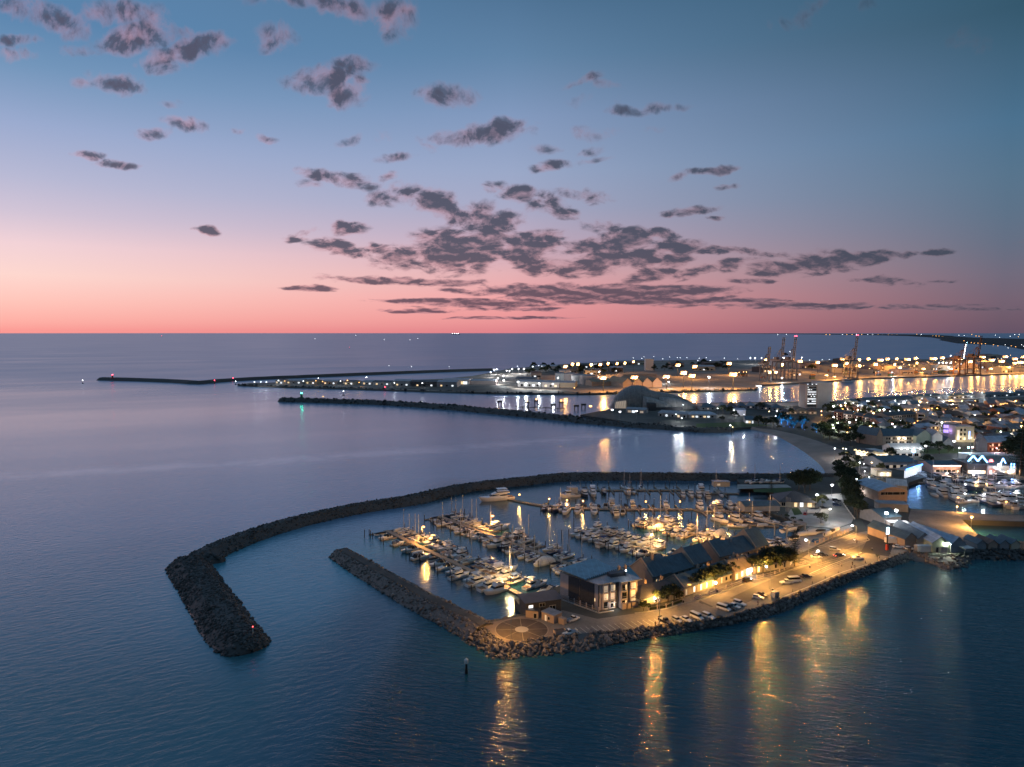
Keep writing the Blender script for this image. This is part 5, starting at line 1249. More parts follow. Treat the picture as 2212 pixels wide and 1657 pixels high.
TP = {'a': Proto(make_tree(8, 8, 1)), 'b': Proto(make_tree(7, 6.5, 2, 13, 65, .4, M_LEAF2)), 'c': Proto(make_tree(11, 12, 5, 24, 80, .55)), 'n': Proto(make_pine()), 'p': Proto(make_palm()), 's': Proto(make_tree(2.6, 3.4, 8, 9, 60, .25, M_LEAF, .1, .1)),
      'u': Proto(make_tree(9, 9, 11, 14, 26, .8, M_LEAF)), 'v': Proto(make_tree(7, 9, 12, 12, 24, .8, M_LEAF2))}
def tree(k, p, label, group=None, sc=1., z=LZ): return TP[k].place((p.x, p.y, z), random.uniform(0, 6.28), label, group, sc)
for i, (x, y, k, s) in enumerate(((420, 1318, 'a', .62), (560, 1285, 'a', .74), (650, 1265, 'b', .85), (735, 1240, 's', 1.1))):
    tree(k, W(12, x, y), '%s tree from the left in the garden of the hip roofed villa' % nth(i + 1), 'trees before the villa', s)
for i, (x, y, k, s) in enumerate(((880, 1130, 'b', .8), (970, 1100, 'a', .75), (1060, 1075, 'a', .85), (1150, 1050, 'b', .95), (1240, 1015, 'a', .9), (1330, 985, 'a', .85), (1420, 955, 'b', .9), (1510, 920, 'a', .75))):
    tree(k, W(12, x, y - 10), '%s street tree from the left before the long front terrace' % nth(i + 1), 'street trees along the front terrace', s)
for i, (x, y, k, s) in enumerate(((1880, 870, 'a', .95), (1980, 840, 'b', 1.1), (2080, 810, 'a', 1.05), (2180, 780, 'c', .75))):
    tree(k, W(12, x, y), '%s dark street tree from the left beyond the tan roofed shop' % nth(i + 1), 'dark street trees beyond the shop', s)
for i, (x, y, k, s) in enumerate(((265, 920, 'a', 1.2), (335, 905, 'a', 1.15), (390, 890, 'b', 1.2))):
    tree(k, W(3, x, y), '%s tall street tree from the left before the norfolk pine' % nth(i + 1), 'tall street trees by the pine', s)
tree('n', W(3, 440, 893), 'tall dark norfolk pine at the end of the front terraces', None, 1.0)
tree('s', W(12, 190, 1420), 'round dark shrub against the flats by the footpath', None, 1.3)
for i, (x, y, k, s) in enumerate(((475, 305, 'c', 1.1), (560, 308, 'c', 1.2), (520, 325, 'c', 1.))):
    tree(k, W(3, x, y), '%s of the big dark fig trees behind the yacht club roof' % nth(i + 1), 'fig trees behind the yacht club', s)
tree('b', W(3, 655, 432), 'round lamplit tree between yacht club and yard lamp', None, 1.0); tree('b', W(3, 600, 432), 'low olive shrub by the yacht club wall', None, .7)
tree('v', W(3, 645, 560), 'flat topped small tree at the edge of the yard', None, .8); tree('p', W(3, 1080, 862), 'small palm on the grass edge by the rock wall', None, .4)
tree('n', W(3, 262, 300), 'small dark pine on the lawn by the breakwater', None, .5)
for i, (x, y, k, s) in enumerate(((815, 235, 'c', .8), (850, 300, 'c', .9), (865, 345, 'c', 1.), (880, 400, 'c', 1.), (900, 440, 'a', 1.2), (905, 480, 'c', .9), (925, 505, 'a', 1.3), (880, 350, 'a', 1.), (800, 190, 'c', .8), (860, 210, 'c', .8), (905, 250, 'a', 1), (930, 310, 'a', .9))):
    tree(k, W(3, x, y + 18), '%s dark tree down the avenue beside the yard, from the beach' % nth(i + 1), 'dark trees along the avenue', s)
for i, (x, y) in enumerate(((445, 1055), (500, 985), (560, 960))): tree('s', W(3, 380 + i * 55, 520 + i * 20), '%s shrub on the dark bank below the yard' % nth(i + 1), 'shrubs on the dark bank', .8)

# ------------------------------------------------------------------ cars, people, small things on the quay
def car_paint(name, c): return mat(name, c, .35, var=.03, coat=.6)
M_CW, M_CK, M_CS, M_CR, M_CB = car_paint('white_car_paint', (.70, .70, .68)), car_paint('black_car_paint', (.018, .018, .02)), car_paint('silver_car_paint', (.38, .39, .40)), car_paint('red_car_paint', (.32, .03, .03)), car_paint('blue_car_paint', (.03, .06, .15))
M_TYRE = mat('tyre', (.018, .018, .018), .85, var=.1); M_TAIL = mat('tail_lamp', (.25, .01, .01), .3, var=0, em=(1, .04, .03), es=.15); M_TAILON = lamp_mat('tail_lamp_on', (1, .05, .05), 14.); M_HEAD = mat('head_lamp', (.7, .7, .7), .15, var=0); M_HEADON = lamp_mat('head_lamp_on', (1, .95, .85), 40.)
def make_car(kind, paint, lit=False):
    L, Wd, H = {'hatch': (4.1, 1.75, 1.5), 'sedan': (4.7, 1.8, 1.45), 'suv': (4.7, 1.85, 1.75), 'van': (5.0, 1.9, 2.0), 'ute': (5.2, 1.85, 1.75), 'bus': (5.4, 1.95, 2.4)}[kind]
    t = thing('parked_car', '', 'car'); hw = Wd / 2; bel = .55 * H if kind != 'van' else .95
    if kind == 'bus': bel = 1.1
    rings = []
    for x, z0, z1, w in ((-L / 2, .42, bel - .1, .9), (-L / 2 + .15, .28, bel, .98), (-L * .2, .24, bel, 1), (L * .15, .24, bel, 1), (L * .33, .26, bel - .08, .97), (L / 2 - .1, .3, bel - .2, .9), (L / 2, .4, bel - .32, .8)):
        rings.append([(x, s * hw * w * k, z) for s, k, z in ((1, .92, z0), (1, 1, z0 + .15), (1, 1, (z0 + z1) / 2 + .05), (1, .93, z1), (-1, .93, z1), (-1, 1, (z0 + z1) / 2 + .05), (-1, 1, z0 + .15), (-1, .92, z0))])
    MB().loft(rings).build('body', paint, t)
    c = {'hatch': (-L * .47, L * .2, .75, .25), 'sedan': (-L * .34, L * .2, .8, .55), 'suv': (-L * .48, L * .18, .65, .12), 'van': (-L * .49, L * .34, .6, .05), 'ute': (-L * .08, L * .2, .6, .12), 'bus': (-L * .49, L * .40, .5, .05)}[kind]
    cb = (c[0], c[1], hw * .9, bel - .04, H, c[2], c[3], .16); cab = wedge(MB(), *cb).build('cabin', paint, t); band(MB(), *cb, .18, .84, e=.012).build('windows', M_GLASS, cab)
    if kind == 'ute': MB().box(-L * .48, -L * .1, -hw * .96, hw * .96, bel, bel + .06).build('tray', M_STEEL, t); MB().box(-L * .49, -L * .475, -hw * .96, hw * .96, bel + .06, bel + .4).build('tailgate', paint, t)
    for x in (-L * .3, L * .31):
        for s in (-1, 1):
            wl = MB().bar((x, s * (hw - .2), .32), (x, s * (hw + .01), .32), .32, n=10).build('wheel', M_TYRE, t); MB().bar((x, s * (hw + .012), .32), (x, s * (hw + .03), .32), .19, n=8).build('rim', M_ALU, wl)
    for s in (-1, 1):
        MB().box(L / 2 - .14, L / 2 + .0, s * hw * .62 - .18, s * hw * .62 + .18, bel - .32, bel - .2).build('headlight', M_HEADON if lit else M_HEAD, t)
        MB().box(-L / 2 - .02, -L / 2 + .1, s * hw * .72 - .15, s * hw * .72 + .15, bel - .32, bel - .14).build('tail_light', M_TAILON if lit else M_TAIL, t)
    return t
CP = {}
def car(kind, paint, pos, deg, label, group='cars parked on the quay', lit=False):
    k = (kind, paint.name, lit)
    if k not in CP: CP[k] = Proto(make_car(kind, paint, lit))
    return CP[k].place((pos.x, pos.y, LZ + .02), R(deg), label, group)
for kind, pt, n, x, y, a, lb in (
    ('ute', M_CK, 2, 1192, 1362, -58, 'black utility parked in the leftmost taken bay by the rocks'), ('hatch', M_CS, 2, 1300, 1352, -58, 'silver hatchback right of the black utility'), ('sedan', M_CW, 2, 1380, 1345, -56, 'white sedan left of the tall white van'),
    ('van', M_CW, 2, 1478, 1325, -56, 'tall white van parked by the rocks'), ('suv', M_CW, 2, 1582, 1322, -52, 'white wagon right of the tall white van'), ('van', M_CW, 2, 1720, 1248, -46, 'white van leftmost in the tight row of four'),
    ('suv', M_CK, 2, 1775, 1240, -46, 'black car second in the tight row of four'), ('sedan', M_CW, 2, 1812, 1225, -46, 'white sedan third in the tight row of four'), ('suv', M_CW, 2, 1862, 1205, -46, 'white wagon last in the tight row of four'),
    ('hatch', M_CW, 2, 2030, 1148, -28, 'white hatchback of the pair left of the ice cabinet'), ('sedan', M_CK, 2, 2060, 1122, -40, 'black car of the pair left of the ice cabinet'), ('suv', M_CK, 2, 1935, 992, 30, 'dark wagon standing outside the corner shop'),
    ('ute', M_CW, 2, 365, 1345, 40, 'white utility in shade beside the charcoal flats'), ('ute', M_CW, 3, 378, 1026, 188, 'white utility nose to tail with white van'), ('bus', M_CW, 3, 440, 1015, 8, 'white camper van behind a white utility'),
    ('sedan', M_CK, 3, 530, 978, 12, 'black sedan alone by the kerb near the lamp pole'), ('sedan', M_CW, 3, 610, 828, -15, 'white sedan of the pair under the bright lamp'), ('suv', M_CK, 3, 655, 812, -10, 'dark wagon of the pair under the bright lamp'),
    ('suv', M_CS, 3, 753, 773, -22, 'silver wagon alone in the upper car park'), ('ute', M_CW, 3, 925, 838, 5, 'white utility with tray beside the kerb under a lamp'), ('sedan', M_CW, 3, 1242, 750, -12, 'white sedan left of the fish market container'), ('hatch', M_CW, 3, 1330, 764, -12, 'white hatchback right beside the white container'),
    ('suv', M_CK, 3, 765, 392, -10, 'black wagon topmost in the club yard row'), ('sedan', M_CS, 3, 772, 410, -10, 'silver sedan second in the club yard row'), ('suv', M_CB, 3, 768, 428, -10, 'dark blue wagon third in the club yard row'), ('hatch', M_CR, 3, 524, 495, 60, 'red hatchback on the drive beside the club lawn'),
    ('sedan', M_CK, 3, 660, 448, 5, 'black sedan parked under the round yard tree')):
    car(kind, pt, W(n, x, y), a, lb)
car('sedan', M_CK, W(3, 787, 815), 14, 'dark car driving with red tail lights glowing', 'cars parked on the quay', True)
for i in range(9):
    q = W(13, 255 + (i % 5) * 48, 1242 - (i % 5) * 8 - (i // 5) * 38)
    car(['sedan', 'hatch', 'suv'][i % 3], [M_CW, M_CS, M_CK, M_CW, M_CB, M_CS, M_CW, M_CK, M_CS][i], q, -60, '%s car of the cluster packed behind the rear terrace' % nth(i + 1), 'cars behind the rear terrace')
for i in range(5): q = W(3, 1920 + i * 60, 748); car(['van', 'suv', 'sedan'][i % 3], [M_CW, M_CS, M_CK, M_CW, M_CB][i], q, 15, '%s vehicle behind the market stalls' % nth(i + 1), 'vehicles behind the stalls') if i < 3 else None
def make_person(pose, top, legs):
    t = bpy.data.objects.new('person', None)
    sw = .16 if pose == 'walk' else .04
    def skin(name, V, E, Rr, m, parent=None, root=0):
        me = bpy.data.meshes.new(name); me.from_pydata(V, E, []); me.materials.append(m); o = link(name, me, parent)
        md = o.modifiers.new('skin', 'SKIN'); 
        for i, r in enumerate(Rr): me.skin_vertices[0].data[i].radius = (r, r)
        me.skin_vertices[0].data[root].use_root = True
        o.modifiers.new('sub', 'SUBSURF').levels = 1; o.modifiers['sub'].render_levels = 1; return o
    V = [(0, 0, .95), (0, 0, 1.2), (0, 0, 1.42), (0, 0, 1.52), (.01, 0, 1.62), (.02, 0, 1.74), (0, .18, 1.41), (.02 - sw, .24, 1.15), (.06 - sw, .25, .90), (.08 - sw, .25, .82), (0, -.18, 1.41), (.02 + sw, -.24, 1.15), (.08 + sw, -.25, .90), (.1 + sw, -.25, .82),
         (0, .10, .88), (sw * 1.2, .11, .48), (sw * 1.2 - .03, .11, .07), (sw * 1.2 + .14, .12, .04), (0, -.10, .88), (-sw * 1.2, -.11, .48), (-sw * 1.6 - .03, -.11, .07), (-sw * 1.6 + .14, -.12, .04)]
    E = [(0, 1), (1, 2), (2, 3), (3, 4), (4, 5), (2, 6), (6, 7), (7, 8), (8, 9), (2, 10), (10, 11), (11, 12), (12, 13), (0, 14), (14, 15), (15, 16), (16, 17), (0, 18), (18, 19), (19, 20), (20, 21)]
    body = skin('person', V, E, [.13, .13, .14, .055, .095, .075, .06, .045, .035, .03, .06, .045, .035, .03, .085, .06, .045, .04, .085, .06, .045, .04], mat('skin_tone', (.42, .26, .19), .6, var=.05))
    bpy.data.objects.remove(t)
    skin('jacket', [V[i] for i in (0, 1, 2, 6, 7, 8, 10, 11, 12)], [(0, 1), (1, 2), (2, 3), (3, 4), (4, 5), (2, 6), (6, 7), (7, 8)], [.155, .155, .165, .08, .062, .05, .08, .062, .05], top, body)
    skin('trousers', [(0, 0, .98)] + [V[i] for i in (14, 15, 16, 18, 19, 20)], [(0, 1), (1, 2), (2, 3), (0, 4), (4, 5), (5, 6)], [.15, .105, .08, .065, .105, .08, .065], legs, body)
    MB().ball((.0, 0, 1.72), .105, 9, 6, .8).build('hair', mat('dark_hair', (.03, .022, .018), .7, var=.1), body)
    return body
M_JK, M_JB, M_TR, M_JW = mat('dark_jacket', (.03, .03, .035), .85), mat('blue_jacket', (.05, .07, .14), .85), mat('dark_trousers', (.03, .03, .04), .9), mat('pale_top', (.5, .48, .45), .9)
PA, PB = Proto(make_person('stand', M_JK, M_TR)), Proto(make_person('walk', M_JB, M_TR)); PC = Proto(make_person('stand', M_JW, M_TR))
for pr, n, x, y, a, lb in ((PA, 2, 1105, 1398, 250, 'person in dark clothes standing on the rock edge by the parking bays'), (PB, 2, 2027, 1208, 30, 'person in a blue jacket walking near the ice cabinet'), (PA, 3, 888, 886, 200, 'person in dark clothes strolling, left of the pair by the sea wall'),
                          (PB, 3, 907, 912, 190, 'person in a blue jacket strolling, right of the pair by the sea wall'), (PA, 3, 922, 718, 90, 'person in dark clothes crossing the upper car park'), (PC, 3, 805, 898, 0, 'person in a pale top walking on the lower car park')):
    q = W(n, x, y); o = pr.place((q.x, q.y, LZ + .02), R(a), lb, 'people on the quay'); o['category'] = 'person'
ic = thing('ice_cabinet', 'pale box cabinet standing near the sea wall', 'cabinet', tuple(W(2, 2180, 1135)), R(30)); MB().box(-1.2, 1.2, -.9, .9, .1, 2.1).build('body', M_WALLW, ic); MB().box(-1.25, 1.25, -.95, .95, 2.1, 2.25).build('lid', M_STEEL, ic); MB().box(-1., 1., -.94, -.905, .3, 1.9).build('door', M_STEEL, ic)
sk = thing('skip_bin', 'open tan skip bin beside the white tipper on the quay corner', 'skip', tuple(W(1, 1790, 1256, LZ + .02)), R(20))
for (x0, x1, y0, y1) in ((-1.9, 1.9, -1, -.9), (-1.9, 1.9, .9, 1), (-1.9, -1.8, -.899, .899), (1.8, 1.9, -.899, .899)): MB().box(x0, x1, y0, y1, 0, 1.4).build('side', M_BRICK, sk)
MB().box(-1.79, 1.79, -.89, .89, .02, .15).build('floor', M_BRICK, sk)
car('ute', M_CW, W(1, 1865, 1258), 200, 'white tipper utility right of the tan skip bin')
cn = thing('shipping_container', 'white container beside the pale green fish shed', 'container', tuple(W(3, 1388, 786)), R(2)); MB().box(0, 9.5, 0, 2.5, .1, 2.9).build('body', M_WALLW, cn); MB().box(-.02, -.005, .1, 2.4, .2, 2.8).build('door', M_STEEL, cn)
for x in (.1, 9.4): MB().box(x - .1, x + .1, -.03, 2.53, 2.9, 2.98).build('corner_rail', M_STEEL, cn)
tk = thing('box_truck', 'white box truck by the roundabout sign', 'truck', tuple(W(3, 1195, 722)), R(5)); MB().box(-3.2, 1.3, -1.15, 1.15, .9, 3.2).build('cargo_box', M_WALLW, tk); wedge(MB(), 1.4, 3.1, 1.1, .5, 2.4, .5, 0, .1).build('cab', M_CW, tk)
for x in (-2.2, 2.2):
    for s in (-1, 1): MB().bar((x, s * .85, .45), (x, s * 1.16, .45), .45, n=10).build('wheel', M_TYRE, tk)
sg = thing('sign_pylon', 'slim pylon sign with glowing blue white panel on a red base', 'sign', tuple(W(3, 1155, 768)), R(20)); MB().box(-.5, .5, -.5, .5, 0, 2.6).build('base', M_RED, sg); MB().box(-.22, .22, -.22, .22, 2.6, 7.2).build('column', M_DARKM, sg); MB().box(-.7, .7, -.2, .2, 7.2, 10.4).build('panel', lamp_mat('pylon_panel', (.45, .8, 1.), 3.5), sg); point(sg, (0, -1, 8.8), 350, (.6, .85, 1), .3)
# flag poles, dinghies, trailers in the yards
for i, x in enumerate((375, 385, 395, 405)): q = W(3, x, 470 + i * 3); f_ = thing('flag_pole', '%s white flag pole from the left by the club lawn' % nth(i + 1), 'flag pole', (q.x, q.y, LZ), 0, 'flag poles'); MB().bar((0, 0, 0), (0, 0, 8), .07, .04, 5).build('pole', M_WALLW, f_); MB().ball((0, 0, 8.05), .1).build('finial', M_ALU, f_)
for i, (x, y, a) in enumerate(((570, 655, 5), (590, 640, 12), (640, 640, 8), (700, 655, 40), (730, 640, 40), (760, 625, 35), (600, 470, 10), (585, 485, 5), (440, 690, 20), (500, 660, 20))):
    q = W(3, x, y); boat('rq'[i % 2] if i != 0 else 'q', q.x, q.y, R(a), '%s, %s from the left on the hard of the boat yard' % (BOATS['rq'[i % 2] if i else 'q'][1], nth(i + 1)), 'boats stored in the yard', 1.0).location.z = LZ + .45
for i, x in enumerate((90, 130, 165, 205, 240, 280, 320, 350)): q = W(3, x, 250); boat('qyrsq'[i % 5], q.x, q.y, R(10 + 30 * (i % 2)), '%s, %s from the left on the hardstand below the breakwater' % (BOATS['qyrsq'[i % 5]][1], nth(i + 1)), 'boats stored on the hardstand', .85).location.z = LZ + .5
tt = thing('tarpaulin_tent', 'small blue tarpaulin tent by the boat yard fence', 'tent', tuple(W(3, 605, 705)), R(20)); MB().add([(-1.6, -1.2, 0), (1.6, -1.2, 0), (1.6, 1.2, 0), (-1.6, 1.2, 0), (-1.6, 0, 1.7), (1.6, 0, 1.7)], [(0, 1, 5, 4), (2, 3, 4, 5), (0, 4, 3), (1, 2, 5)]).build('canvas', mat('blue_tarpaulin', (.02, .09, .25), .6), tt); MB().bar((-1.5, 0, 0), (-1.5, 0, 1.7), .04).build('pole', M_ALU, tt)
# fences
def fence(label, pts, h, m, pm=M_TRIM, sp=3.2, post_h=None, hedge=False):
    t = thing('low_fence', label, 'fence', (0, 0, 0)); line = [Vector((p.x, p.y, LZ)) for p in pts]; mb = MB(); k = 0
    for a, b in zip(line, line[1:]):
        d = (b - a).normalized(); n = Vector((-d.y, d.x, 0)) * .04; L = (b - a).length
        for z0, z1 in ((.15, .3), (h - .25, h - .1)) if not hedge else ((.05, h - .15),): mb.add([tuple(q + Vector((0, 0, z))) for z in (z0, z1) for q in (a + n, b + n, b - n, a - n)], [(0, 1, 5, 4), (2, 3, 7, 6), (4, 5, 6, 7), (1, 2, 6, 5), (3, 0, 4, 7)])
        for i in range(max(1, int(L / sp))):
            q = a + d * (i * sp); MB().box(q.x - .2, q.x + .2, q.y - .2, q.y + .2, LZ, LZ + (post_h or h)).build('post', pm, t); k += 1
    mb.build('rail', m, t); return t
fence('low hedge fence with pale stone posts before the hip roofed villa', [W(12, 270, 1415), W(12, 530, 1378), W(12, 770, 1290)], 1.1, M_LEAF, M_PINK, 3.4, 1.5, True)
fence('low rail fence with pale posts before the long front terrace', [W(12, 950, 1265), W(12, 1180, 1180), W(12, 1430, 1090), W(12, 1665, 1000)], 1.1, M_PINK, M_PINK, 3.6, 1.4)
fence('low rail fence with pale posts before the tree shaded terrace', [W(12, 1890, 935), W(12, 2160, 870), W(3, 420, 900), W(3, 530, 868)], 1.1, M_PINK, M_PINK, 3.6, 1.3)
fence('long pale board fence between boat yard and car park', [W(3, 600, 728), W(3, 700, 690), W(3, 800, 655), W(3, 895, 612)], 1.8, M_BRICK, M_BRICK, 4.)
fence('pale kerb wall down the right side of the club yard', [W(3, 905, 530), W(3, 860, 470), W(3, 800, 385)], .9, M_TRIM, M_TRIM, 5., None, True)
# bollards, bins and kerbs of the quay
BO = thing('bollard', '', 'bollard'); MB().lathe([(.14, 0), (.14, .85), (.10, .95), (.02, 1.)], 8).build('post', M_DARKM, BO); MB().lathe([(.145, .62), (.145, .74)], 8).build('band', M_WALLW, BO); BO = Proto(BO)
sea = smooth_line([W(3, 330, 1150), W(3, 600, 1035), W(3, 900, 915), W(3, 1200, 808), W(3, 1300, 772)], 9.)
for q in sea: BO.place((q.x - .5, q.y + 1.2, LZ + .02), 0, 'short dark bollard with a white band along the sea wall', 'bollards along the sea wall')
BI = thing('litter_bin', '', 'bin'); MB().lathe([(.3, 0), (.34, .9)], 10).build('drum', M_DARKM, BI); MB().lathe([(.36, .903), (.3, 1.05), (.05, 1.15)], 10).build('lid', M_STEEL, BI); BI = Proto(BI)
for i, (n, x, y) in enumerate(((2, 1660, 1090), (12, 790, 1300), (2, 2160, 1080), (3, 560, 905), (3, 1040, 770))): q = W(n, x, y); BI.place((q.x, q.y, LZ + .02), 0, '%s dark litter bin from the left on the quay' % nth(i + 1), 'litter bins')
def kerb(pts, w=.35, h=.14):
    line = smooth_line(pts, 4); up = ribbon(line, w, LZ + h); n = len(up.v); mb = MB(); mb.add(up.v, up.f); mb.add([(x, y, LZ - .05) for x, y, z in up.v], [])
    for i in range(0, n - 2, 2): mb.f += [(i, i + 2, n + i + 2, n + i), (i + 3, i + 1, n + i + 1, n + i + 3)]
    tag(mb.build('kerb', M_CONC), kind='structure')
kerb([W(12, 60, 1460), W(12, 300, 1435), W(12, 560, 1390), W(12, 790, 1310), W(12, 1000, 1275), W(12, 1450, 1120), W(12, 1680, 1025)])
kerb([W(12, 1880, 960), W(12, 2180, 895), W(3, 430, 915), W(3, 560, 880)])
kerb([W(3, 620, 742), W(3, 760, 690), W(3, 905, 632)])
kerb([W(3, 560, 965), W(3, 760, 880), W(3, 880, 835), W(3, 900, 842), W(3, 760, 895), W(3, 570, 975)])
kerb([W(3, 830, 700), W(3, 900, 672), W(3, 990, 660), W(3, 1020, 690), W(3, 940, 712), W(3, 850, 718)])
# repaired patches of asphalt
rq = random.Random(9); mb = MB()
for i in range(26):
    u = rq.random(); q = W(3, -300 + 1300 * u, 1165 - 420 * u * 1. + rq.uniform(-60, 40)); a = R(30) + rq.choice((0, R(90))); l_, w_ = rq.uniform(2, 8), rq.uniform(.8, 2.4); ca, sa = math.cos(a), math.sin(a)
    mb.add([(q.x + ca * s * l_ - sa * r * w_, q.y + sa * s * l_ + ca * r * w_, LZ + .0112 + i * 4e-5) for s, r in ((-.5, -.5), (.5, -.5), (.5, .5), (-.5, .5))], [(0, 1, 2, 3)])
tag(mb.build('asphalt_patches', ground_mat('patch_asphalt', (.105, .10, .092), s1=.5, s2=2.)), kind='structure')
# painted markings
def line(pts, w, z=LZ + .018): return ribbon(pts, w, z)
mk = MB()
for k in range(16):
    a = W(2, 440 + k * 52, 1462 - k * 6.2); d = Vector((-.42, .9, 0)); q = ribbon([a, a + d * 4.6], .13, LZ + .014); mk.add(q.v, q.f)
for k in range(12):
    a = W(3, 690 + k * 22, 905 - k * 9.5); q = ribbon([a, a + Vector((-.62, .78, 0)) * 4.6], .13, LZ + .014); mk.add(q.v, q.f)
for k in range(10):
    a = W(3, 560 + k * 26, 790 - k * 9.5); q = ribbon([a, a + Vector((-.62, .78, 0)) * 4.6], .13, LZ + .014); mk.add(q.v, q.f)
q = ribbon(smooth_line([W(3, 560, 950), W(3, 700, 890), W(3, 840, 835), W(3, 960, 785)], 5), .25, LZ + .014); mk.add(q.v, q.f)
q = ribbon(smooth_line([W(3, 350, 1130), W(3, 600, 1030), W(3, 820, 935), W(3, 1100, 850), W(3, 1300, 785)], 5), .3, LZ + .013); mk.add(q.v, q.f)
tag(mk.build('painted_markings', M_LINE), kind='structure')
c0 = W(1, 1497, 1222, LZ); mk = MB()
def ringm(r0, r1, z): 
    n = 64; mk.add([(c0.x + r * math.cos(6.2832 * i / n), c0.y + r * math.sin(6.2832 * i / n), z) for r in (r0, r1) for i in range(n)], [(i, (i + 1) % n, n + (i + 1) % n, n + i)[::-1] for i in range(n)])
ringm(8.55, 8.85, LZ + .020)
for k in range(8):
    a = k * math.pi / 4 + .05; u = Vector((math.cos(a), math.sin(a), 0)); q = ribbon([c0 + u * 2.3, c0 + u * 8.5], .18, LZ + .020); mk.add(q.v, q.f)
tag(mk.build('plaza_ring', ground_mat('worn_line_paint', (.26, .22, .17), var=.2)), kind='structure')
mb = MB(); mb.poly([(c0.x + 2.25 * math.cos(6.2832 * i / 40), c0.y + 2.25 * math.sin(6.2832 * i / 40)) for i in range(40)], None, LZ + .022); tag(mb.build('plaza_disc', M_CONC), kind='structure')
mb = MB(); mb.poly([(c0.x + 8.5 * math.cos(6.2832 * i / 60), c0.y + 8.5 * math.sin(6.2832 * i / 60)) for i in range(60)], None, LZ + .016); tag(mb.build('plaza_circle', ground_mat('dark_pavers', (.085, .07, .06), s1=.3, s2=2.)), kind='structure')

# street lamps of the quay
def qlamp(n, x, yh, yb, color, power, label, group='street lamps of the quay', xb=None, **k):
    px, py = P(n, xb if xb is not None else x, yb); b = G(px, py, LZ); h = HT(b.x, b.y, P(n, x, yh)[1]) - LZ
    arm = k.pop('arm', None); rz = k.pop('rz', 0)
    if xb is not None: arm = abs(P(n, x, 0)[0] - px) * b.y / F; rz = 0 if x > xb else math.pi
    return lamp_post((b.x, b.y, LZ), h, color, power, label, group, arm=arm if arm is not None else 1., rz=rz, **k)
SODG = (1., .47, .09)
for i, (x, yh, yb) in enumerate(((1100, 1150, 1220), (1420, 1035, 1100), (1645, 1015, 1088), (2100, 868, 948))):
    qlamp(2, x, yh, yb, SODG, [6500, 6000, 8500, 7000][i], '%s globe lantern from the left along the front terraces' % nth(i + 1), kind='lantern', head=[.75, .4, .85, .8][i])
for i, (n, x, yh, yb, pw) in enumerate(((1, 1415, 1080, 1312, 10000), (2, 1140, 1165, 1382, 8500), (2, 2135, 870, 1062, 17000), (3, 645, 800, 930, 15000), (3, 938, 700, 808, 15000))):
    qlamp(n, x, yh, yb, SODG, pw, '%s tall dark lamp pole from the left along the sea wall' % nth(i + 1), arm=2.6, rz=R(110), spotdeg=172, head=.3)
qlamp(3, 525, 690, 832, SODG, 9000, 'bright orange lamp on a bracket pole behind the norfolk pine', xb=550, head=.8)
qlamp(3, 615, 775, 872, SODG, 6000, 'bright low orange lamp above the white sedan and dark wagon', head=.7, arm=.3)
qlamp(3, 885, 580, 662, SODG, 9000, 'orange lamp on a bracket pole at the roundabout hedge', xb=915, head=.8)
qlamp(3, 710, 450, 570, WHT, 5000, 'white yard lamp nearest the roundabout', head=.6, arm=.1)
qlamp(3, 610, 342, 452, (1., .9, .75), 5000, 'white yard lamp beside the yacht club roof', head=.95, arm=.1)
qlamp(3, 728, 266, 352, WHT, 5200, 'white yard lamp farthest back by the big fig trees', head=1., arm=.1)
qlamp(3, 1803, 512, 600, SOD, 52000, 'orange lamp on the corner of the wharf apron', head=.95, arm=.1)
qlamp(3, 1693, 430, 472, SOD, 8000, 'small orange lamp on the apron before the fishing boats', head=.5, arm=.1)
qlamp(3, 1600, 712, 790, (.9, 1., .8), 14000, 'greenish white lamp on the front of the green fish shed', head=.35, arm=.1)
for i, (x, yh, yb, c, hd) in enumerate(((893, 160, 198, SOD, .9), (980, 160, 190, WHT, .5), (917, 220, 262, WHT, .7), (917, 243, 278, SOD, .6), (943, 311, 345, WHT, .7), (1015, 203, 225, (.7, 1, .85), .5), (975, 102, 125, WHT, .4), (1066, 102, 125, WHT, .4))):
    qlamp(3, x, yh, yb, c, 900, '%s lamp down the dark avenue, counting from the beach' % nth(i + 1), head=hd, arm=.1)

# ------------------------------------------------------------------ the town behind the beach
def hs(label, n, l, r, he, D, hr, wm, rm, hip=0., wins=(), name='house', cat='house', group=None, oh=.5, dz=0.):
    a, b = W(n, *l, LZ), W(n, *r, LZ); d = b - a; L = d.length
    t = thing(name, label, cat, (a.x, a.y, LZ + dz), math.atan2(d.y, d.x), group)
    if hr <= .05:
        MB().box(0, L, 0, D, 0, he).build('wall', wm, t); MB().box(-oh * .4, L + oh * .4, -oh * .4, D + oh * .4, he + .003, he + .3).build('roof', rm, t)
    else: gable_parts(t, 0, L, D, he, he + hr, wm, rm, oh, hip)
    for (u, z, w, h, m) in wins: win(t, u * L, z, w, h, m, frame=False)
    return t, L
def rowwin(k, z, w, h, ms, u0=.08, u1=.92): return [(u0 + (u1 - u0) * (i + .5) / k, z, w, h, ms[i % len(ms)]) for i in range(k)]
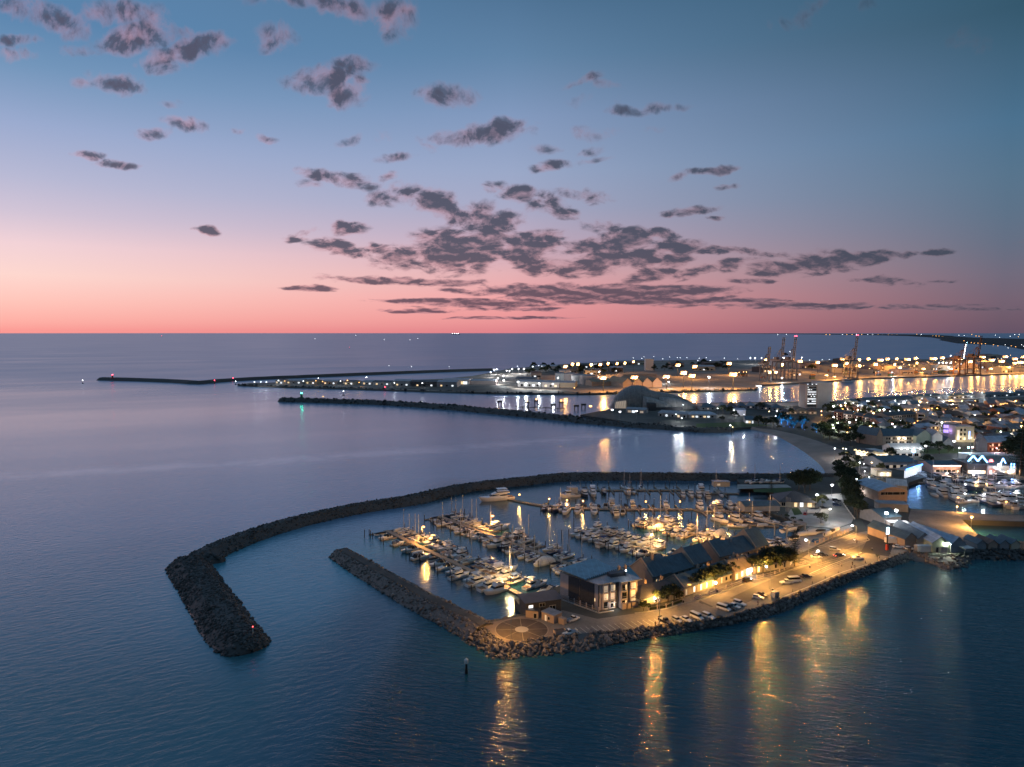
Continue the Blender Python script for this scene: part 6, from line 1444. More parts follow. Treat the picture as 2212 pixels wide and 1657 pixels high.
# office tower
def tower():
    b0, b1, b2 = W(4, 737, 268, LZ), W(4, 812, 268, LZ), W(4, 884, 262, LZ)
    t = thing('office_tower', 'grey office tower with rows of white lit floors and a blank side', 'office tower', tuple(b0), 0)
    w1 = b1.x - b0.x; w2 = b2.x - b1.x; H = HT(b0.x, b0.y, P(4, 0, 112)[1]) - LZ
    MB().box(0, w1, 0, 22, 0, H).build('wall', M_WALLG, t)
    MB().box(w1 + .003, w1 + w2, -1.5, 18, 0, H + 4.).build('service_core', mat('core_concrete', (.38, .39, .40), .85, var=.08, scale=.15), t)
    MB().box(-.8, w1 * .12, -1.0, 0, 0, H + .6).build('fin', M_PINK, t); MB().box(w1 * .93, w1, -1.0, 0, 0, H + .6).build('fin', M_PINK, t)
    MB().box(-.5, w1, -.4, 22.4, H + .003, H + .8).build('roof', M_DARKM, t)
    rr = random.Random(4); LW = lamp_mat('office_light', (.88, .95, 1.), 1.2)
    for k in range(9):
        z = 2.4 + k * (H - 3.) / 9
        fl = MB().box(w1 * .13, w1 * .92, -.12, .02, z, z + 1.6).build('window_band', M_GLASS, t)
        lit = [0, 1, .7, 1, .3, .5, 1, .35, .15][k]
        for j in range(10):
            if rr.random() < lit: u = w1 * (.135 + .78 * j / 10); MB().box(u + .02, u + w1 * .077, -.2, -.121, z + .3, z + 1.35).build('lit_pane', LW, fl)
    for x in (w1 * .1, w1 * .5, w1 * .85): MB().box(x, x + 1.2, -.7, .5, H + .8, H + 1.7).build('roof_lamp', LW, t)
tower()
# maritime hall with ribbed shell roofs
def shell_hall():
    pts = [(1236, 452), (1262, 402), (1300, 368), (1340, 336), (1388, 320), (1440, 316), (1490, 326), (1530, 350), (1585, 366), (1650, 374), (1720, 388), (1790, 412), (1850, 442), (1892, 466)]
    Y = 885.; base = W(5, 1540, 492, LZ)
    t = thing('shell_roofed_hall', 'big museum hall with overlapping ribbed shell roofs rising to a hump', 'museum', (0, Y, LZ), 0)
    def X(px): return (P(5, px, 0)[0] - CX) / F * Y
    M_SH = roof_mat('ribbed_shell', (.17, .165, .155), .5, 1.2, metal=.2); M_SH2 = roof_mat('pale_ribbed_shell', (.24, .235, .22), .5, 1.2)
    rings = []
    for i, (x, y) in enumerate(pts):
        z = HT(X(x), Y + 6, P(5, x, y)[1]) - LZ; w = 19 * math.sin(math.pi * (.16 + .70 * i / (len(pts) - 1))) ; ring = []
        for k in range(13):
            a = math.pi * k / 12; ring.append((X(x) + 2.5 * math.sin(a), 6 - w * math.cos(a) * (1.0 if k < 6 else 1.), max(.3, z * (math.sin(a) ** .62))))
        rings.append(ring)
    MB().loft(rings, cap=True, closed=False).build('main_shell', M_SH, t, True)
    r2 = []
    for i, (x, y) in enumerate(((1468, 404), (1520, 412), (1575, 428), (1640, 452), (1690, 468))):
        z = HT(X(x), Y - 16, P(5, x, y)[1]) - LZ; w = 9 * math.sin(math.pi * (.25 + .6 * i / 4)) + 2
        r2.append([(X(x) + 1.5 * math.sin(math.pi * k / 8), -14 - w * math.cos(math.pi * k / 8), max(.2, z * math.sin(math.pi * k / 8) ** .6)) for k in range(9)])
    MB().loft(r2, closed=False).build('front_shell', M_SH2, t, True)
    r3 = []
    for i, (x, y) in enumerate(((1600, 410), (1680, 412), (1760, 425), (1830, 450), (1880, 470))):
        z = HT(X(x), Y - 10, P(5, x, y)[1]) - LZ; w = 8 * math.sin(math.pi * (.3 + .55 * i / 4)) + 2
        r3.append([(X(x), -9 - w * math.cos(math.pi * k / 8), max(.2, z * math.sin(math.pi * k / 8) ** .6)) for k in range(9)])
    MB().loft(r3, closed=False).build('front_shell', M_SH2, t, True)
    gl = MB().add([(X(1262), -12, 1), (X(1345), -15, 1), (X(1345), -13, 11), (X(1268), -10, 9)], [(0, 1, 2, 3)]).build('glass_wall', M_LITD, t)
    c = MB()
    for k in range(7): x = 1262 + k * 13.5; c.bar((X(x), -12.6 - k * .4, 0), (X(x - 8), -10.8 - k * .35, 11.5), .35, n=5)
    c.build('raking_column', M_WALLW, t)
    MB().box(X(1492), X(1550), -33, -22, 0, 9.5).build('dark_block', M_WALLK, t); MB().box(X(1550) + .01, X(1760), -26, -21, 0, 3.5).build('podium', M_WALLK, t)
shell_hall()
hs('long pale workshop shed with lit front beside the shell roofed hall', 5, (1352, 530), (1502, 538), 4.5, 14, 2., M_WALLG, M_RGREY, 0, rowwin(4, .6, 4, 2.6, [M_LITD, M_LITC, M_GLASS]), 'workshop_shed', 'shed')
for i in range(5): hs('%s of the row of grey gabled boatsheds right of the dark block' % nth(i + 1), 5, (1600 + i * 46, 556 + i * 3), (1640 + i * 46, 559 + i * 3), 4, 22, 2.2, M_WALLG, M_RGREY, 0, [(.5, .3, 2.2, 2.4, [M_GLASS, M_LITC, M_GLASS, M_LITW, M_GLASS][i])], 'boatshed', 'shed', 'gabled boatsheds')
hs('broad blue roofed pavilion with lit windows above the grass bank', 5, (1838, 572), (2052, 574), 4.5, 18, 2.5, M_WALLG, M_RBLUE, 6, rowwin(6, 1., 2.6, 1.8, [M_LITW, M_LITC, M_GLASS]), 'pavilion', 'pavilion')
for i, (x, y, w) in enumerate(((255, 355, 210), (440, 342, 130), (560, 338, 120), (690, 338, 120), (805, 334, 120), (1000, 350, 170), (1150, 362, 140))):
    hs('%s grey hip roof from the left in the rail side row' % nth(i + 1), 16, (x - w / 2, y + 22), (x + w / 2, y + 24), 4, 20, 4.2, M_WALLG, [M_RSLATE, M_RGREY, M_RDARK][i % 3], 7, rowwin(3, 1.2, 2, 1.6, [M_GLASS, M_LITD]), 'house', 'house', 'rail side hip roofs')
hs('white walled hall lit by a lamp, below the rail side roofs', 16, (610, 452), (740, 452), 7, 12, 2, M_WALLW, M_RGREY, 0, [], 'hall', 'hall')
hs('grey roofed beach pavilion with bright doors facing the bay', 16, (735, 545), (845, 548), 4, 20, 3, M_WALLW, M_RSLATE, 0, [(.2, .4, 2.4, 2.4, M_LITC), (.5, .4, 2, 2.2, M_LITW), (.85, .2, 1.2, 2.6, M_LITC)], 'beach_pavilion', 'pavilion')
for i, (x, y) in enumerate(((1350, 418), (1475, 412), (1600, 420), (1250, 425))): hs('%s tan hip roofed cottage left of the office tower foot' % nth(i + 1), 16, (x - 52, y + 8), (x + 52, y + 10), 3.6, 12, 3.2, M_WALLC, [M_RTAN, M_RTAN, M_RRUST, M_RDARK][i], 5, rowwin(3, .9, 1.3, 1.5, [M_LITD, M_GLASS]), 'cottage', 'cottage', 'cottages by the tower')
for i, (x, y, w) in enumerate(((955, 335, 55), (1020, 350, 60), (1090, 362, 55), (1145, 372, 45), (1180, 380, 30))):
    hs('%s block of the stepped brick flats on the slope from the left' % nth(i + 1), 4, (x - w / 2, y + 12), (x + w / 2, y + 17), 9.5, 14, 2.2, M_WALLR if i % 2 == 0 else M_BRICK, M_RDARK, 0, [w_ for z in (.8, 3.7, 6.6) for w_ in rowwin(4, z, 1.4, 1.7, [M_GLASS, M_LITD, M_GLASS, M_GLASS])], 'flats', 'flats', 'stepped brick flats')
hs('long three storey heritage hotel with rows of dark windows', 4, (1290, 388), (1490, 372), 11, 16, 2.5, M_LIME, M_RDARK, 0, [w_ for z in (1, 4.6, 8) for w_ in rowwin(11, z, 1.3, 2.1, [M_GLASS])], 'hotel', 'hotel')
hs('white corner hotel wing with balconies and pediment', 4, (1492, 376), (1540, 380), 13, 14, 2.5, M_WALLW, M_RGREY, 0, [w_ for z in (1, 4.8, 8.6) for w_ in rowwin(4, z, 1.5, 2.2, [M_GLASS])], 'hotel', 'hotel')
t, L_ = hs('long two storey warehouse with slate roof above the restaurants', 4, (1258, 516), (1500, 516), 8, 18, 5, M_LIME, M_RSLATE, 0, [w_ for z in (1.2, 4.8) for w_ in rowwin(13, z, 1.2, 1.9, [M_GLASS, M_GLASS, M_LITD])], 'warehouse', 'warehouse')
for u in (.45, .58):
    lw = MB().box(L_ * u - .5, L_ * u + .5, -.6, -.1, 6, 6.8).build('wall_lamp', M_LAMPY, t); point(t, (L_ * u, -1.8, 6.), 700, (1, .85, .65), .3)
front_gable('tall tan gable end at the left of the slate warehouse', P(4, 1214, 520), P(4, 1256, 516), 9, 15, 20, M_BRICK, M_RSLATE, name='warehouse', cat='warehouse')
front_gable('pale green lit gable at the right of the slate warehouse', P(4, 1484, 524), P(4, 1592, 526), 9, 14.5, 22, mat('pale_green_render', (.42, .48, .38), .85, var=.08), M_RSLATE, [(.3, 1, 1.5, 2.4, M_GLASS), (.7, 1, 1.5, 2.4, M_GLASS)], name='warehouse', cat='warehouse')
front_gable('white gabled hall right of the green lit gable', P(4, 1592, 530), P(4, 1658, 532), 10, 14, 20, M_WALLW, M_RGREY, [(.5, .3, 3, 3, M_WALLG)], name='hall', cat='hall')
front_gable('small slate roofed hall right of the white gabled hall', P(4, 1668, 534), P(4, 1730, 536), 5, 9, 18, M_WALLG, M_RSLATE, name='hall', cat='hall')
t, L_ = hs('building with purple lit balcony storeys', 4, (1662, 478), (1745, 486), 15, 14, 0, M_WALLG, M_RGREY, 0, [], 'purple_lit_building', 'building')
PU = lamp_mat('purple_light', (.40, .26, 1.), 1.3)
for k in range(3):
    z = 2 + k * 4.3; b = MB().box(.4, L_ - .4, -1.2, -.06, z - .4, z - .1).build('balcony', M_WALLG, t)
    for j in range(7): MB().box(.5 + j * (L_ - 1) / 7, .5 + (j + .8) * (L_ - 1) / 7, -.3, -.05, z + .2, z + 3).build('lit_pane', PU, t) if k else None
point(t, (L_ / 2, -4, 9), 900, (.4, .25, 1.), .5)
t, L_ = hs('cream three storey block with warm lit stair window beside the purple balconies', 4, (1747, 496), (1872, 498), 14, 14, 0, M_WALLC, M_RGREY, 0, [(.15, 2, 2, 9, M_LITD), (.3, 2, 1.4, 2.2, M_GLASS), (.3, 6, 1.4, 2.2, M_GLASS), (.3, 10, 1.4, 2.2, M_GLASS), (.5, 2, 1.4, 2.2, M_LITW), (.5, 6, 1.4, 2.2, M_GLASS), (.5, 10, 1.4, 2.2, M_GLASS), (.75, 3, 1.2, 7, lamp_mat('blue_window', (.15, .35, 1.), 2.5))], 'apartment_block', 'apartment block')
for u in (.15, .35, .9): point(t, (L_ * u, -3, 3.5), 500, (1, .85, .55), .4)
front_gable('grey gabled barn left of the warm lit terrace', P(4, 1898, 558), P(4, 1962, 562), 8, 13, 18, M_WALLG, M_RSLATE, name='barn', cat='barn')
t, L_ = hs('two storey brick terrace glowing warm under a blue roof', 4, (1964, 562), (2132, 558), 8, 13, 4, M_WALLR, M_RBLUE, 0, [w_ for z in (1, 4.6) for w_ in rowwin(10, z, 1.3, 2, [M_GLASS, M_LITD, M_GLASS])], 'terrace_building', 'terrace')
for u in (.25, .65): point(t, (L_ * u, -4, 4.), 900, (1, .45, .25), .5)
# restaurants along the fishing harbour
t, L_ = hs('seaside restaurant with strings of warm terrace lights', 4, (1075, 585), (1165, 604), 4, 10, 1.6, M_WALLW, M_RDARK, 0, [w_ for w_ in rowwin(10, .8, 1.6, 2, [M_LITW, M_LITC, M_LITW])], 'restaurant', 'restaurant')
for u in (.2, .6, 1.0): point(t, (L_ * u, -3, 3.5), 320, (1, .8, .5), .4)
s_ = MB()
for k in range(16): s_.ball((L_ * k / 15, -1.5, 4.4 + .5 * math.sin(k * 1.3)), .28, 6, 4)
s_.build('string_light', M_LAMPY, t)
t, L_ = hs('low restaurant wing with lit verandah under a pale flat roof', 4, (1170, 604), (1300, 598), 4.2, 16, 0, M_WALLW, M_RWHITE, 0, rowwin(9, .6, 2, 2.2, [M_LITW, M_LITW, M_LITC]), 'restaurant', 'restaurant')
for u in (.3, .8): point(t, (L_ * u, -3, 3.), 420, (1, .75, .4), .4)
t, L_ = hs('restaurant with a floodlit white roof above rows of windows', 4, (1325, 602), (1530, 600), 7, 14, 3.2, M_WALLW, M_RWHITE, 0, [w_ for w_ in rowwin(12, 1, 1.6, 2.2, [M_GLASS, M_GLASS, M_LITD])], 'restaurant', 'restaurant')
for u in (.22, .42, .62, .84): lw = MB().ball((L_ * u, -2.2, 7.4), .5, 8, 5).build('roof_floodlight', M_LAMPW, t); point(t, (L_ * u, -2.5, 10.), 900, (.95, .97, 1.), .4)
hs('long dark roofed restaurant hall behind the blue neon ramp', 14, (282, 480), (690, 470), 5, 24, 2.5, M_WALLG, M_RSLATE, 0, rowwin(8, .8, 3, 2, [M_GLASS, M_LITD]), 'restaurant', 'restaurant')
t, L_ = hs('low lit cafe by the avenue with white doors', 14, (205, 570), (385, 572), 3.8, 9, 0, M_WALLC, M_RGREY, 0, rowwin(6, .4, 2, 2.4, [M_LITD, M_LITC, M_LITW]), 'cafe', 'cafe'); point(t, (L_ * .5, -3, 3), 350, (1, .8, .55), .3)
BN = lamp_mat('blue_neon', (.05, .26, 1.), 4.5); BN2 = lamp_mat('pale_blue_neon', (.14, .42, 1.), 5.); RN = lamp_mat('red_neon', (1., .08, .06), 5.)
a, b = W(14, 555, 590, LZ), W(14, 760, 520, LZ); d = b - a
t = thing('neon_walkway', 'raking walkway edged in blue neon above white lit columns', 'walkway', tuple(a), math.atan2(d.y, d.x)); L_ = d.length
MB().box(0, L_, 0, 6, 5.0, 5.5).build('roof', M_WALLG, t); MB().box(0, L_, -.25, -.05, 5.2, 6.3).build('neon_strip', BN, t)
for k in range(9): MB().box(L_ * k / 9 + .2, L_ * k / 9 + 1.2, -.1, .9, 0, 4.95).build('column', lamp_mat('lit_column', (.75, .85, 1.), .8), t)
point(t, (L_ * .5, -3, 3.5), 900, (.35, .6, 1.), .5)
q = W(14, 645, 480, LZ); t = thing('neon_beacon', 'round pale blue neon beacon on a pole above the walkway', 'sign', tuple(q)); MB().bar((0, 0, 0), (0, 0, 12), .25, n=6).build('pole', M_STEEL, t); MB().ball((0, 0, 13.2), 1.4).build('lamp_glass', lamp_mat('cyan_lamp', (.25, .65, 1.), 5.), t); point(t, (0, -2, 11), 500, (.15, .4, 1.), .5)
t, L_ = hs('long fish restaurant with a glowing pinkish fascia strip', 14, (885, 530), (1228, 530), 5.2, 18, 2, mat('warm_fascia', (.45, .30, .24), .7, var=.1), M_RSLATE, 0, rowwin(12, .5, 2.4, 1.8, [M_LITD, M_GLASS]), 'restaurant', 'restaurant')
MB().box(0, L_, -.6, -.1, 5.0, 5.5).build('light_strip', lamp_mat('fascia_light', (1., .66, .5), 5.), t); point(t, (L_ * .3, -3, 4.), 700, (1, .6, .42), .5); point(t, (L_ * .75, -3, 4.), 700, (1, .6, .42), .5)
t, L_ = hs('restaurant with a zigzag blue neon roofline', 14, (1310, 540), (1545, 545), 7, 20, 0, M_WALLK, M_RDARK, 0, rowwin(9, .5, 2.2, 2.2, [M_LITW, M_LITC]), 'restaurant', 'restaurant')
z = MB(); zz = [(0, 9), (.26, 13), (.5, 9.3), (.72, 13), (1.0, 8.6)]
for (u0, z0), (u1, z1) in zip(zz, zz[1:]): z.bar((u0 * L_, -.6, z0), (u1 * L_, -.6, z1), .55, n=6)
z.build('neon_zigzag', BN2, t); MB().add([(0, 0, 7.3), (.26 * L_, 0, 12.4), (.5 * L_, 0, 8.8), (.72 * L_, 0, 12.4), (L_, 0, 7.3), (0, 6, 7.3), (.26 * L_, 6, 12.4), (.5 * L_, 6, 8.8), (.72 * L_, 6, 12.4), (L_, 6, 7.3)], [(0, 1, 6, 5), (1, 2, 7, 6), (2, 3, 8, 7), (3, 4, 9, 8)]).build('folded_roof', M_RSLATE, t)
point(t, (L_ * .5, -4, 9), 900, (.2, .45, 1.), .6); point(t, (L_ * .5, -4, 3), 700, (1, .85, .7), .6)
t, L_ = hs('brightly lit harbour restaurant with red and blue neon at the far right', 14, (1565, 548), (1905, 545), 6, 18, 0, M_WALLW, M_RGREY, 0, rowwin(12, .5, 2.4, 2.4, [M_LITC, M_LITW, M_LITD]), 'restaurant', 'restaurant')
MB().box(L_ * .0, L_ * .16, -.5, -.1, 9, 10.8, .5).build('red_neon_sign', RN, t); z = MB().bar((L_ * .42, -.5, 7.5), (L_ * .5, -.5, 11.5), .4).bar((L_ * .5, -.5, 11.5), (L_ * .6, -.5, 8), .4).build('blue_neon_peak', BN2, t)
z = MB()
for x0, x1, z0, z1 in ((.80, .83, 2, 8), (.90, .93, 2, 8), (.83, .90, 2, 3)): z.box(x0 * L_, x1 * L_, -.7, -.1, z0, z1)
z.build('neon_u_frame', BN2, t); MB().ball((L_ * .34, -1.5, 7.), 1.1).build('floodlight', M_LAMPW, t); point(t, (L_ * .34, -3, 7.), 1800, WHT, .6); point(t, (L_ * .1, -3, 3), 600, (1, .3, .2), .5); point(t, (L_ * .9, -4, 3), 900, (1, .6, .3), .5)
t, L_ = hs('pale roofed market building behind the neon restaurants', 14, (1360, 400), (1900, 395), 5, 14, 0, M_WALLW, M_RWHITE, 0, [], 'market_hall', 'market hall')
tree('n', W(14, 1960, 560), 'huge dark norfolk pine at the right edge among the restaurants', None, 2.2); tree('c', W(14, 1985, 500), 'very tall dark tree crown at the right edge of the view', None, 2.3)

# further roofs in streets between the slope and the rail yard
rr = random.Random(21)
WM = [M_LIME, M_WALLG, M_BRICK, M_WALLW, M_WALLR, M_WALLC]; WN = ['limestone', 'grey', 'tan', 'white', 'brick', 'cream']
M_TR1, M_TR2 = roof_mat('town_slate_roof', (.10, .13, .15)), roof_mat('town_grey_roof', (.13, .13, .135))
RM = [M_TR1, M_TR2, M_RGREY, M_RRUST, M_RBLUE]; RN_ = ['slate', 'charcoal', 'zinc', 'rusty', 'blue']
ROWS = [('street along the rail yard', 258, 247, 900, 2230, 20), ('second street from the rail yard', 280, 270, 930, 2230, 20), ('third street from the rail yard', 306, 298, 1190, 2230, 16), ('street behind the heritage hotel', 330, 326, 1560, 2230, 11),
        ('street right of the heritage hotel', 358, 352, 1560, 2240, 11), ('back lane above the purple lit building', 382, 378, 1560, 2240, 11), ('street above the purple lit building', 404, 400, 1225, 2230, 16), ('street behind the slate warehouse', 432, 430, 1260, 1640, 5), ('street right of the cream block', 428, 424, 1890, 2230, 6), ('second street right of the cream block', 452, 448, 1890, 2230, 6), ('lane right of the cream block', 484, 480, 1900, 2230, 4)]
for (nm, y0, y1, x0, x1, k) in ROWS:
    for i in range(k):
        u = (i + .5) / k; x = x0 + (x1 - x0) * u + rr.uniform(-6, 6); y = y0 + (y1 - y0) * u + rr.uniform(-3, 3); w = (x1 - x0) / k * rr.uniform(.62, .92)
        a, b = rr.randrange(6), rr.randrange(5); two = rr.random() < .42; he = rr.uniform(6.4, 8.5) if two else rr.uniform(3.6, 5); hip = rr.random() < .45
        ms = [M_GLASS, M_LITD, M_GLASS, M_LITW] if rr.random() < .45 else [M_GLASS]
        t, L_ = hs('%s %s house, %s %s roof, %s along %s' % (WN[a], 'two storey' if two else 'low', RN_[b], 'hip' if hip else 'gable', nth(i + 1), nm), 4, (x - w / 2, y + 4), (x + w / 2, y + 4 + rr.uniform(-4, 2)), he, rr.uniform(10, 18), rr.uniform(2.2, 4), WM[a], RM[b], (5 if hip else 0), [q for z in ((1, 4.4) if two else (1,)) for q in rowwin(4, z, 1.4, 1.7, ms[rr.randrange(len(ms)):] + ms[:2])], 'town_house', 'house', 'town houses')
for (x, y, w, h, lb) in ((1130, 240, 330, 6, 'long dark shed roof dotted with lights beside the river'), (1480, 212, 180, 5, 'long low wharf shed before the river, left of centre'), (1700, 206, 180, 5, 'long low wharf shed before the river, middle'), (1950, 196, 260, 5, 'long low wharf shed before the river, far right'), (760, 232, 130, 5, 'low dark shed left behind the office tower')):
    t, L_ = hs(lb, 4, (x, y), (x + w, y - w * .055), h, 16, 2, M_WALLG, M_RSLATE, 0, rowwin(8, 1., 3, 1.6, [M_GLASS, M_LITC, M_GLASS]), 'wharf_shed', 'shed')
# trees of the town
for i in range(150):
    x, y = rr.uniform(880, 2230), rr.uniform(245, 480)
    if 1250 < x < 1560 and 330 < y < 400: continue
    tree('uv'[i % 2], W(4, x, y), 'dark leafy tree among the town roofs', 'trees among the town roofs', rr.uniform(.6, 1.15))
for i, (x, y, s) in enumerate(((420, 378, 1.2), (470, 382, 1.3), (520, 388, 1.2), (560, 395, 1.1), (640, 395, 1.), (690, 402, 1.), (740, 410, 1.), (790, 420, 1.1), (840, 430, 1.2), (900, 430, 1.3), (960, 450, 1.3), (1010, 440, 1.3), (1060, 470, 1.4), (1100, 490, 1.3), (1130, 450, 1.2), (980, 490, 1.3), (1040, 510, 1.1), (900, 470, 1.2), (860, 460, 1.1), (1160, 400, 1.2), (1100, 420, 1.2), (1000, 400, 1.1), (925, 395, 1.1), (860, 395, 1.1), (800, 385, 1.), (730, 370, 1.))):
    tree('uv'[i % 2], W(4, x, y + 12), 'dark bushy tree on the slope above the beach', 'trees on the slope above the beach', s * (.5 if 540 < x < 830 else 1))
for i, (x, y, s) in enumerate(((180, 300, 1.2), (230, 300, 1.4), (260, 330, 1.), (170, 345, .8), (300, 300, 1.), (430, 270, 1.4), (640, 300, .8), (880, 275, 1.2), (920, 280, 1.3), (960, 285, 1.))):
    tree('uv'[i % 2], W(4, x, y + 10), 'dark tree by the pavilions beyond the beach', 'trees by the pavilions', s)
for i, (x, y) in enumerate(((1640, 570), (1700, 560), (1560, 560), (1500, 590), (1310, 610), (1000, 610), (1090, 640), (1180, 630), (1010, 650), (1060, 690), (960, 700), (1230, 640), (1250, 700), (1560, 640))): tree('uv'[i % 2], W(4, x, y + 6), 'dark tree between beach restaurants and avenue', 'trees by the restaurants', rr.uniform(.7, 1.1))
for i, (x, y, s, n) in enumerate(((575, 372, 1.05, 'large left'), (615, 378, .9, 'second'), (712, 396, 1., 'right'), (652, 382, .45, 'tiny middle'), (800, 412, .6, 'low end'))):
    p = W(4, x, y + 12); o = tree('u', p, '%s tree floodlit blue on the beach slope' % n, 'blue floodlit trees', s * 1.45)
    u = thing('blue_uplight', 'blue spotlight under the %s blue lit tree' % n, 'spotlight', (p.x - 1, p.y - 8 * s - 1, LZ), 0, 'blue spotlights'); MB().box(-.3, .3, -.3, .3, 0, .5).build('housing', M_DARKM, u); MB().box(-.25, .25, -.25, .25, .501, .56).build('lamp_glass', BN, u); q_ = spot(u, (0, -2.5, .8), 90000 * s, (.01, .20, 1.), 70, .5, .3); q_.rotation_euler = (R(122), 0, 0)
# town lamps: crop 4 positions
TL = [(262, 283, 'w'), (330, 312, 'w'), (500, 290, 'w'), (553, 287, 'w'), (545, 322, 'w'), (855, 288, 'o'), (857, 315, 'o'), (1070, 232, 'w'), (1098, 248, 'w'), (1130, 252, 'w'), (1165, 262, 'w'), (1072, 293, 'c'), (1358, 172, 'W'), (1464, 160, 'c'), (1545, 178, 'w'), (1592, 180, 'w'), (1700, 170, 'w'), (1745, 172, 'w'), (1810, 168, 'w'), (1875, 165, 'w'), (1940, 162, 'w'), (2130, 150, 'W'),
      (1490, 275, 'o'), (1605, 270, 'o'), (1640, 270, 'o'), (1770, 265, 'o'), (1362, 292, 'w'), (1895, 316, 'W'), (2115, 238, 'o'), (2185, 318, 'o'), (1295, 365, 'p'), (1340, 375, 'p'), (1048, 366, 'W'), (1055, 402, 'o'), (968, 368, 'y'), (940, 402, 'y'), (935, 385, 'y'), (1160, 408, 'w'), (1360, 395, 'w'), (1205, 450, 'o'), (1765, 495, 'W'), (1880, 470, 'w'), (1944, 465, 'w'), (1572, 528, 'W'), (1865, 538, 'c'), (1892, 536, 'p'), (2060, 543, 'p'), (1802, 540, 'w'), (1875, 612, 'c'), (1128, 642, 'w'), (1210, 642, 'w'), (1030, 548, 'w'), (1010, 545, 'w'), (955, 545, 'w'), (1745, 240, 'w'), (1860, 240, 'w'), (2010, 230, 'w'), (1100, 255, 'w'), (240, 385, 'w'), (255, 398, 'w'), (150, 270, 'w'), (595, 165, 'c'), (600, 210, 'w'), (615, 215, 'w')]
TC = {'w': (WHT, M_LAMPW, 'white', .55), 'W': (WHT, M_LAMPW, 'big white', 1.1), 'o': (SOD, M_LAMPO, 'orange', .7), 'c': ((.5, .85, 1.), lamp_mat('cyan_street_lamp', (.35, .8, 1.), 25.), 'cyan', .7), 'p': ((1, .6, .6), lamp_mat('pink_lamp', (1., .55, .55), 25.), 'pink', .7), 'y': ((.85, 1, .6), lamp_mat('yellow_green_lamp', (.85, 1., .6), 25.), 'yellow green', .65)}
cnt = {}
for (x, y, k) in sorted(TL):
    c, g, nm, hd = TC[k]; cnt[k] = cnt.get(k, 0) + 1
    if k == 'w' and cnt[k] % 3 == 0: c, g = SODW, M_LAMPY
    px, py = P(4, x, y); h = 8.; d = py - HZ; Y = (CAMH - h - LZ) * F / d; X = (px - CX) / F * Y
    lamp_post((X, Y, LZ), h, c, {'w': 3500, 'W': 11000, 'o': 8000, 'c': 4500, 'p': 4000, 'y': 5500}[k], '%s town street lamp, %s %s one from the left' % (nm, nth(cnt[k]), nm), 'town street lamps', arm=.2, head=hd * 1.15, glass=g)
GLN = Proto(thing('lamp_post', 'small lamp glinting between the town roofs', 'street lamp', (0, 0, 0)))
MB().bar((0, 0, 0), (0, 0, 6), .1).build('pole', M_STEEL, GLN.root); MB().ball((0, 0, 6.2), .5, 6, 4).build('lamp_glass', M_LAMPO, GLN.root)
GLW = Proto(thing('lamp_post', 'small white lamp glinting between the town roofs', 'street lamp', (0, 0, 0)))
MB().bar((0, 0, 0), (0, 0, 6), .1).build('pole', M_STEEL, GLW.root); MB().ball((0, 0, 6.2), .5, 6, 4).build('lamp_glass', M_LAMPW, GLW.root)
for i in range(130):
    x, y = rr.uniform(900, 2230), rr.choice((252, 268, 290, 318, 344, 370, 392, 416, 440, 470)) + rr.uniform(-3, 3); q = W(4, x, y)
    if 1230 < x < 1680 and y > 425: continue
    w_ = rr.random() < .5
    o = (GLW if w_ else GLN).place((q.x, q.y, LZ), 0, 'small %s lamp glinting between the town roofs' % ('white' if w_ else 'orange'), '%s lamps between the town roofs' % ('white' if w_ else 'orange'), rr.uniform(.8, 1.2))
    if i % 2 == 0: l = bpy.data.lights.new('lamp_light', 'POINT'); l.energy = 7000; l.color = WHT if w_ else SOD; l.shadow_soft_size = .4; lo = bpy.data.objects.new('lamp_light', l); COL.objects.link(lo); lo.location = (q.x, q.y - 1, LZ + 7)
# boats of the fishing harbour
FB = [(720, 575, 't'), (780, 590, 'f'), (840, 610, 's'), (900, 570, 'y'), (960, 590, 'v'), (1010, 600, 'f'), (1060, 620, 't'), (1120, 590, 'u'), (1180, 600, 't'), (1240, 640, 'v'), (860, 680, 'v'), (930, 720, 'f'), (1000, 700, 't'), (1060, 730, 'f'), (1120, 740, 'u'), (1180, 780, 't'), (1270, 790, 'f'), (1310, 700, 'v'), (1370, 690, 'u'), (1430, 720, 'v'), (1500, 710, 't'), (1560, 730, 'v'), (1400, 620, 't'), (1470, 630, 'f'),
      (1560, 570, 'f'), (1640, 580, 'M'), (1700, 590, 'f'), (1770, 580, 'f'), (1620, 670, 't'), (1680, 690, 'C'), (1750, 680, 'f'), (1880, 660, 't'), (1930, 700, 'f'), (1580, 840, 't'), (1640, 860, 't'), (1700, 850, 'f'), (1760, 870, 't'), (1820, 840, 'f'), (1870, 880, 't'), (1930, 850, 't'), (1980, 900, 't'), (1600, 900, 'r'), (1700, 920, 'v'), (1800, 930, 't'), (1900, 950, 'u'), (1000, 780, 'f'), (920, 800, 'q'), (1280, 880, 's'), (1510, 880, 'v'), (1380, 870, 'k'), (1150, 840, 'u')]
for i, (x, y, k) in enumerate(FB): q = W(14, x, y + 12, 0); boat(k, q.x, q.y, R([80, -85, 10, 95, 185][i % 5]), '%s, %s of the fishing harbour boats' % (BOATS[k][1], nth(i + 1)), 'boats in the fishing harbour', rr.uniform(.9, 1.25))
for i, (l0, l1) in enumerate((((700, 640), (1300, 660)), ((850, 770), (1500, 800)), ((1500, 640), (2000, 650)), ((1500, 760), (2000, 790)))):
    pontoon('%s dark jetty between the boats of the fishing harbour' % nth(i + 1), [V2(W(14, *l0, .6)), V2(W(14, *l1, .6))], 3)
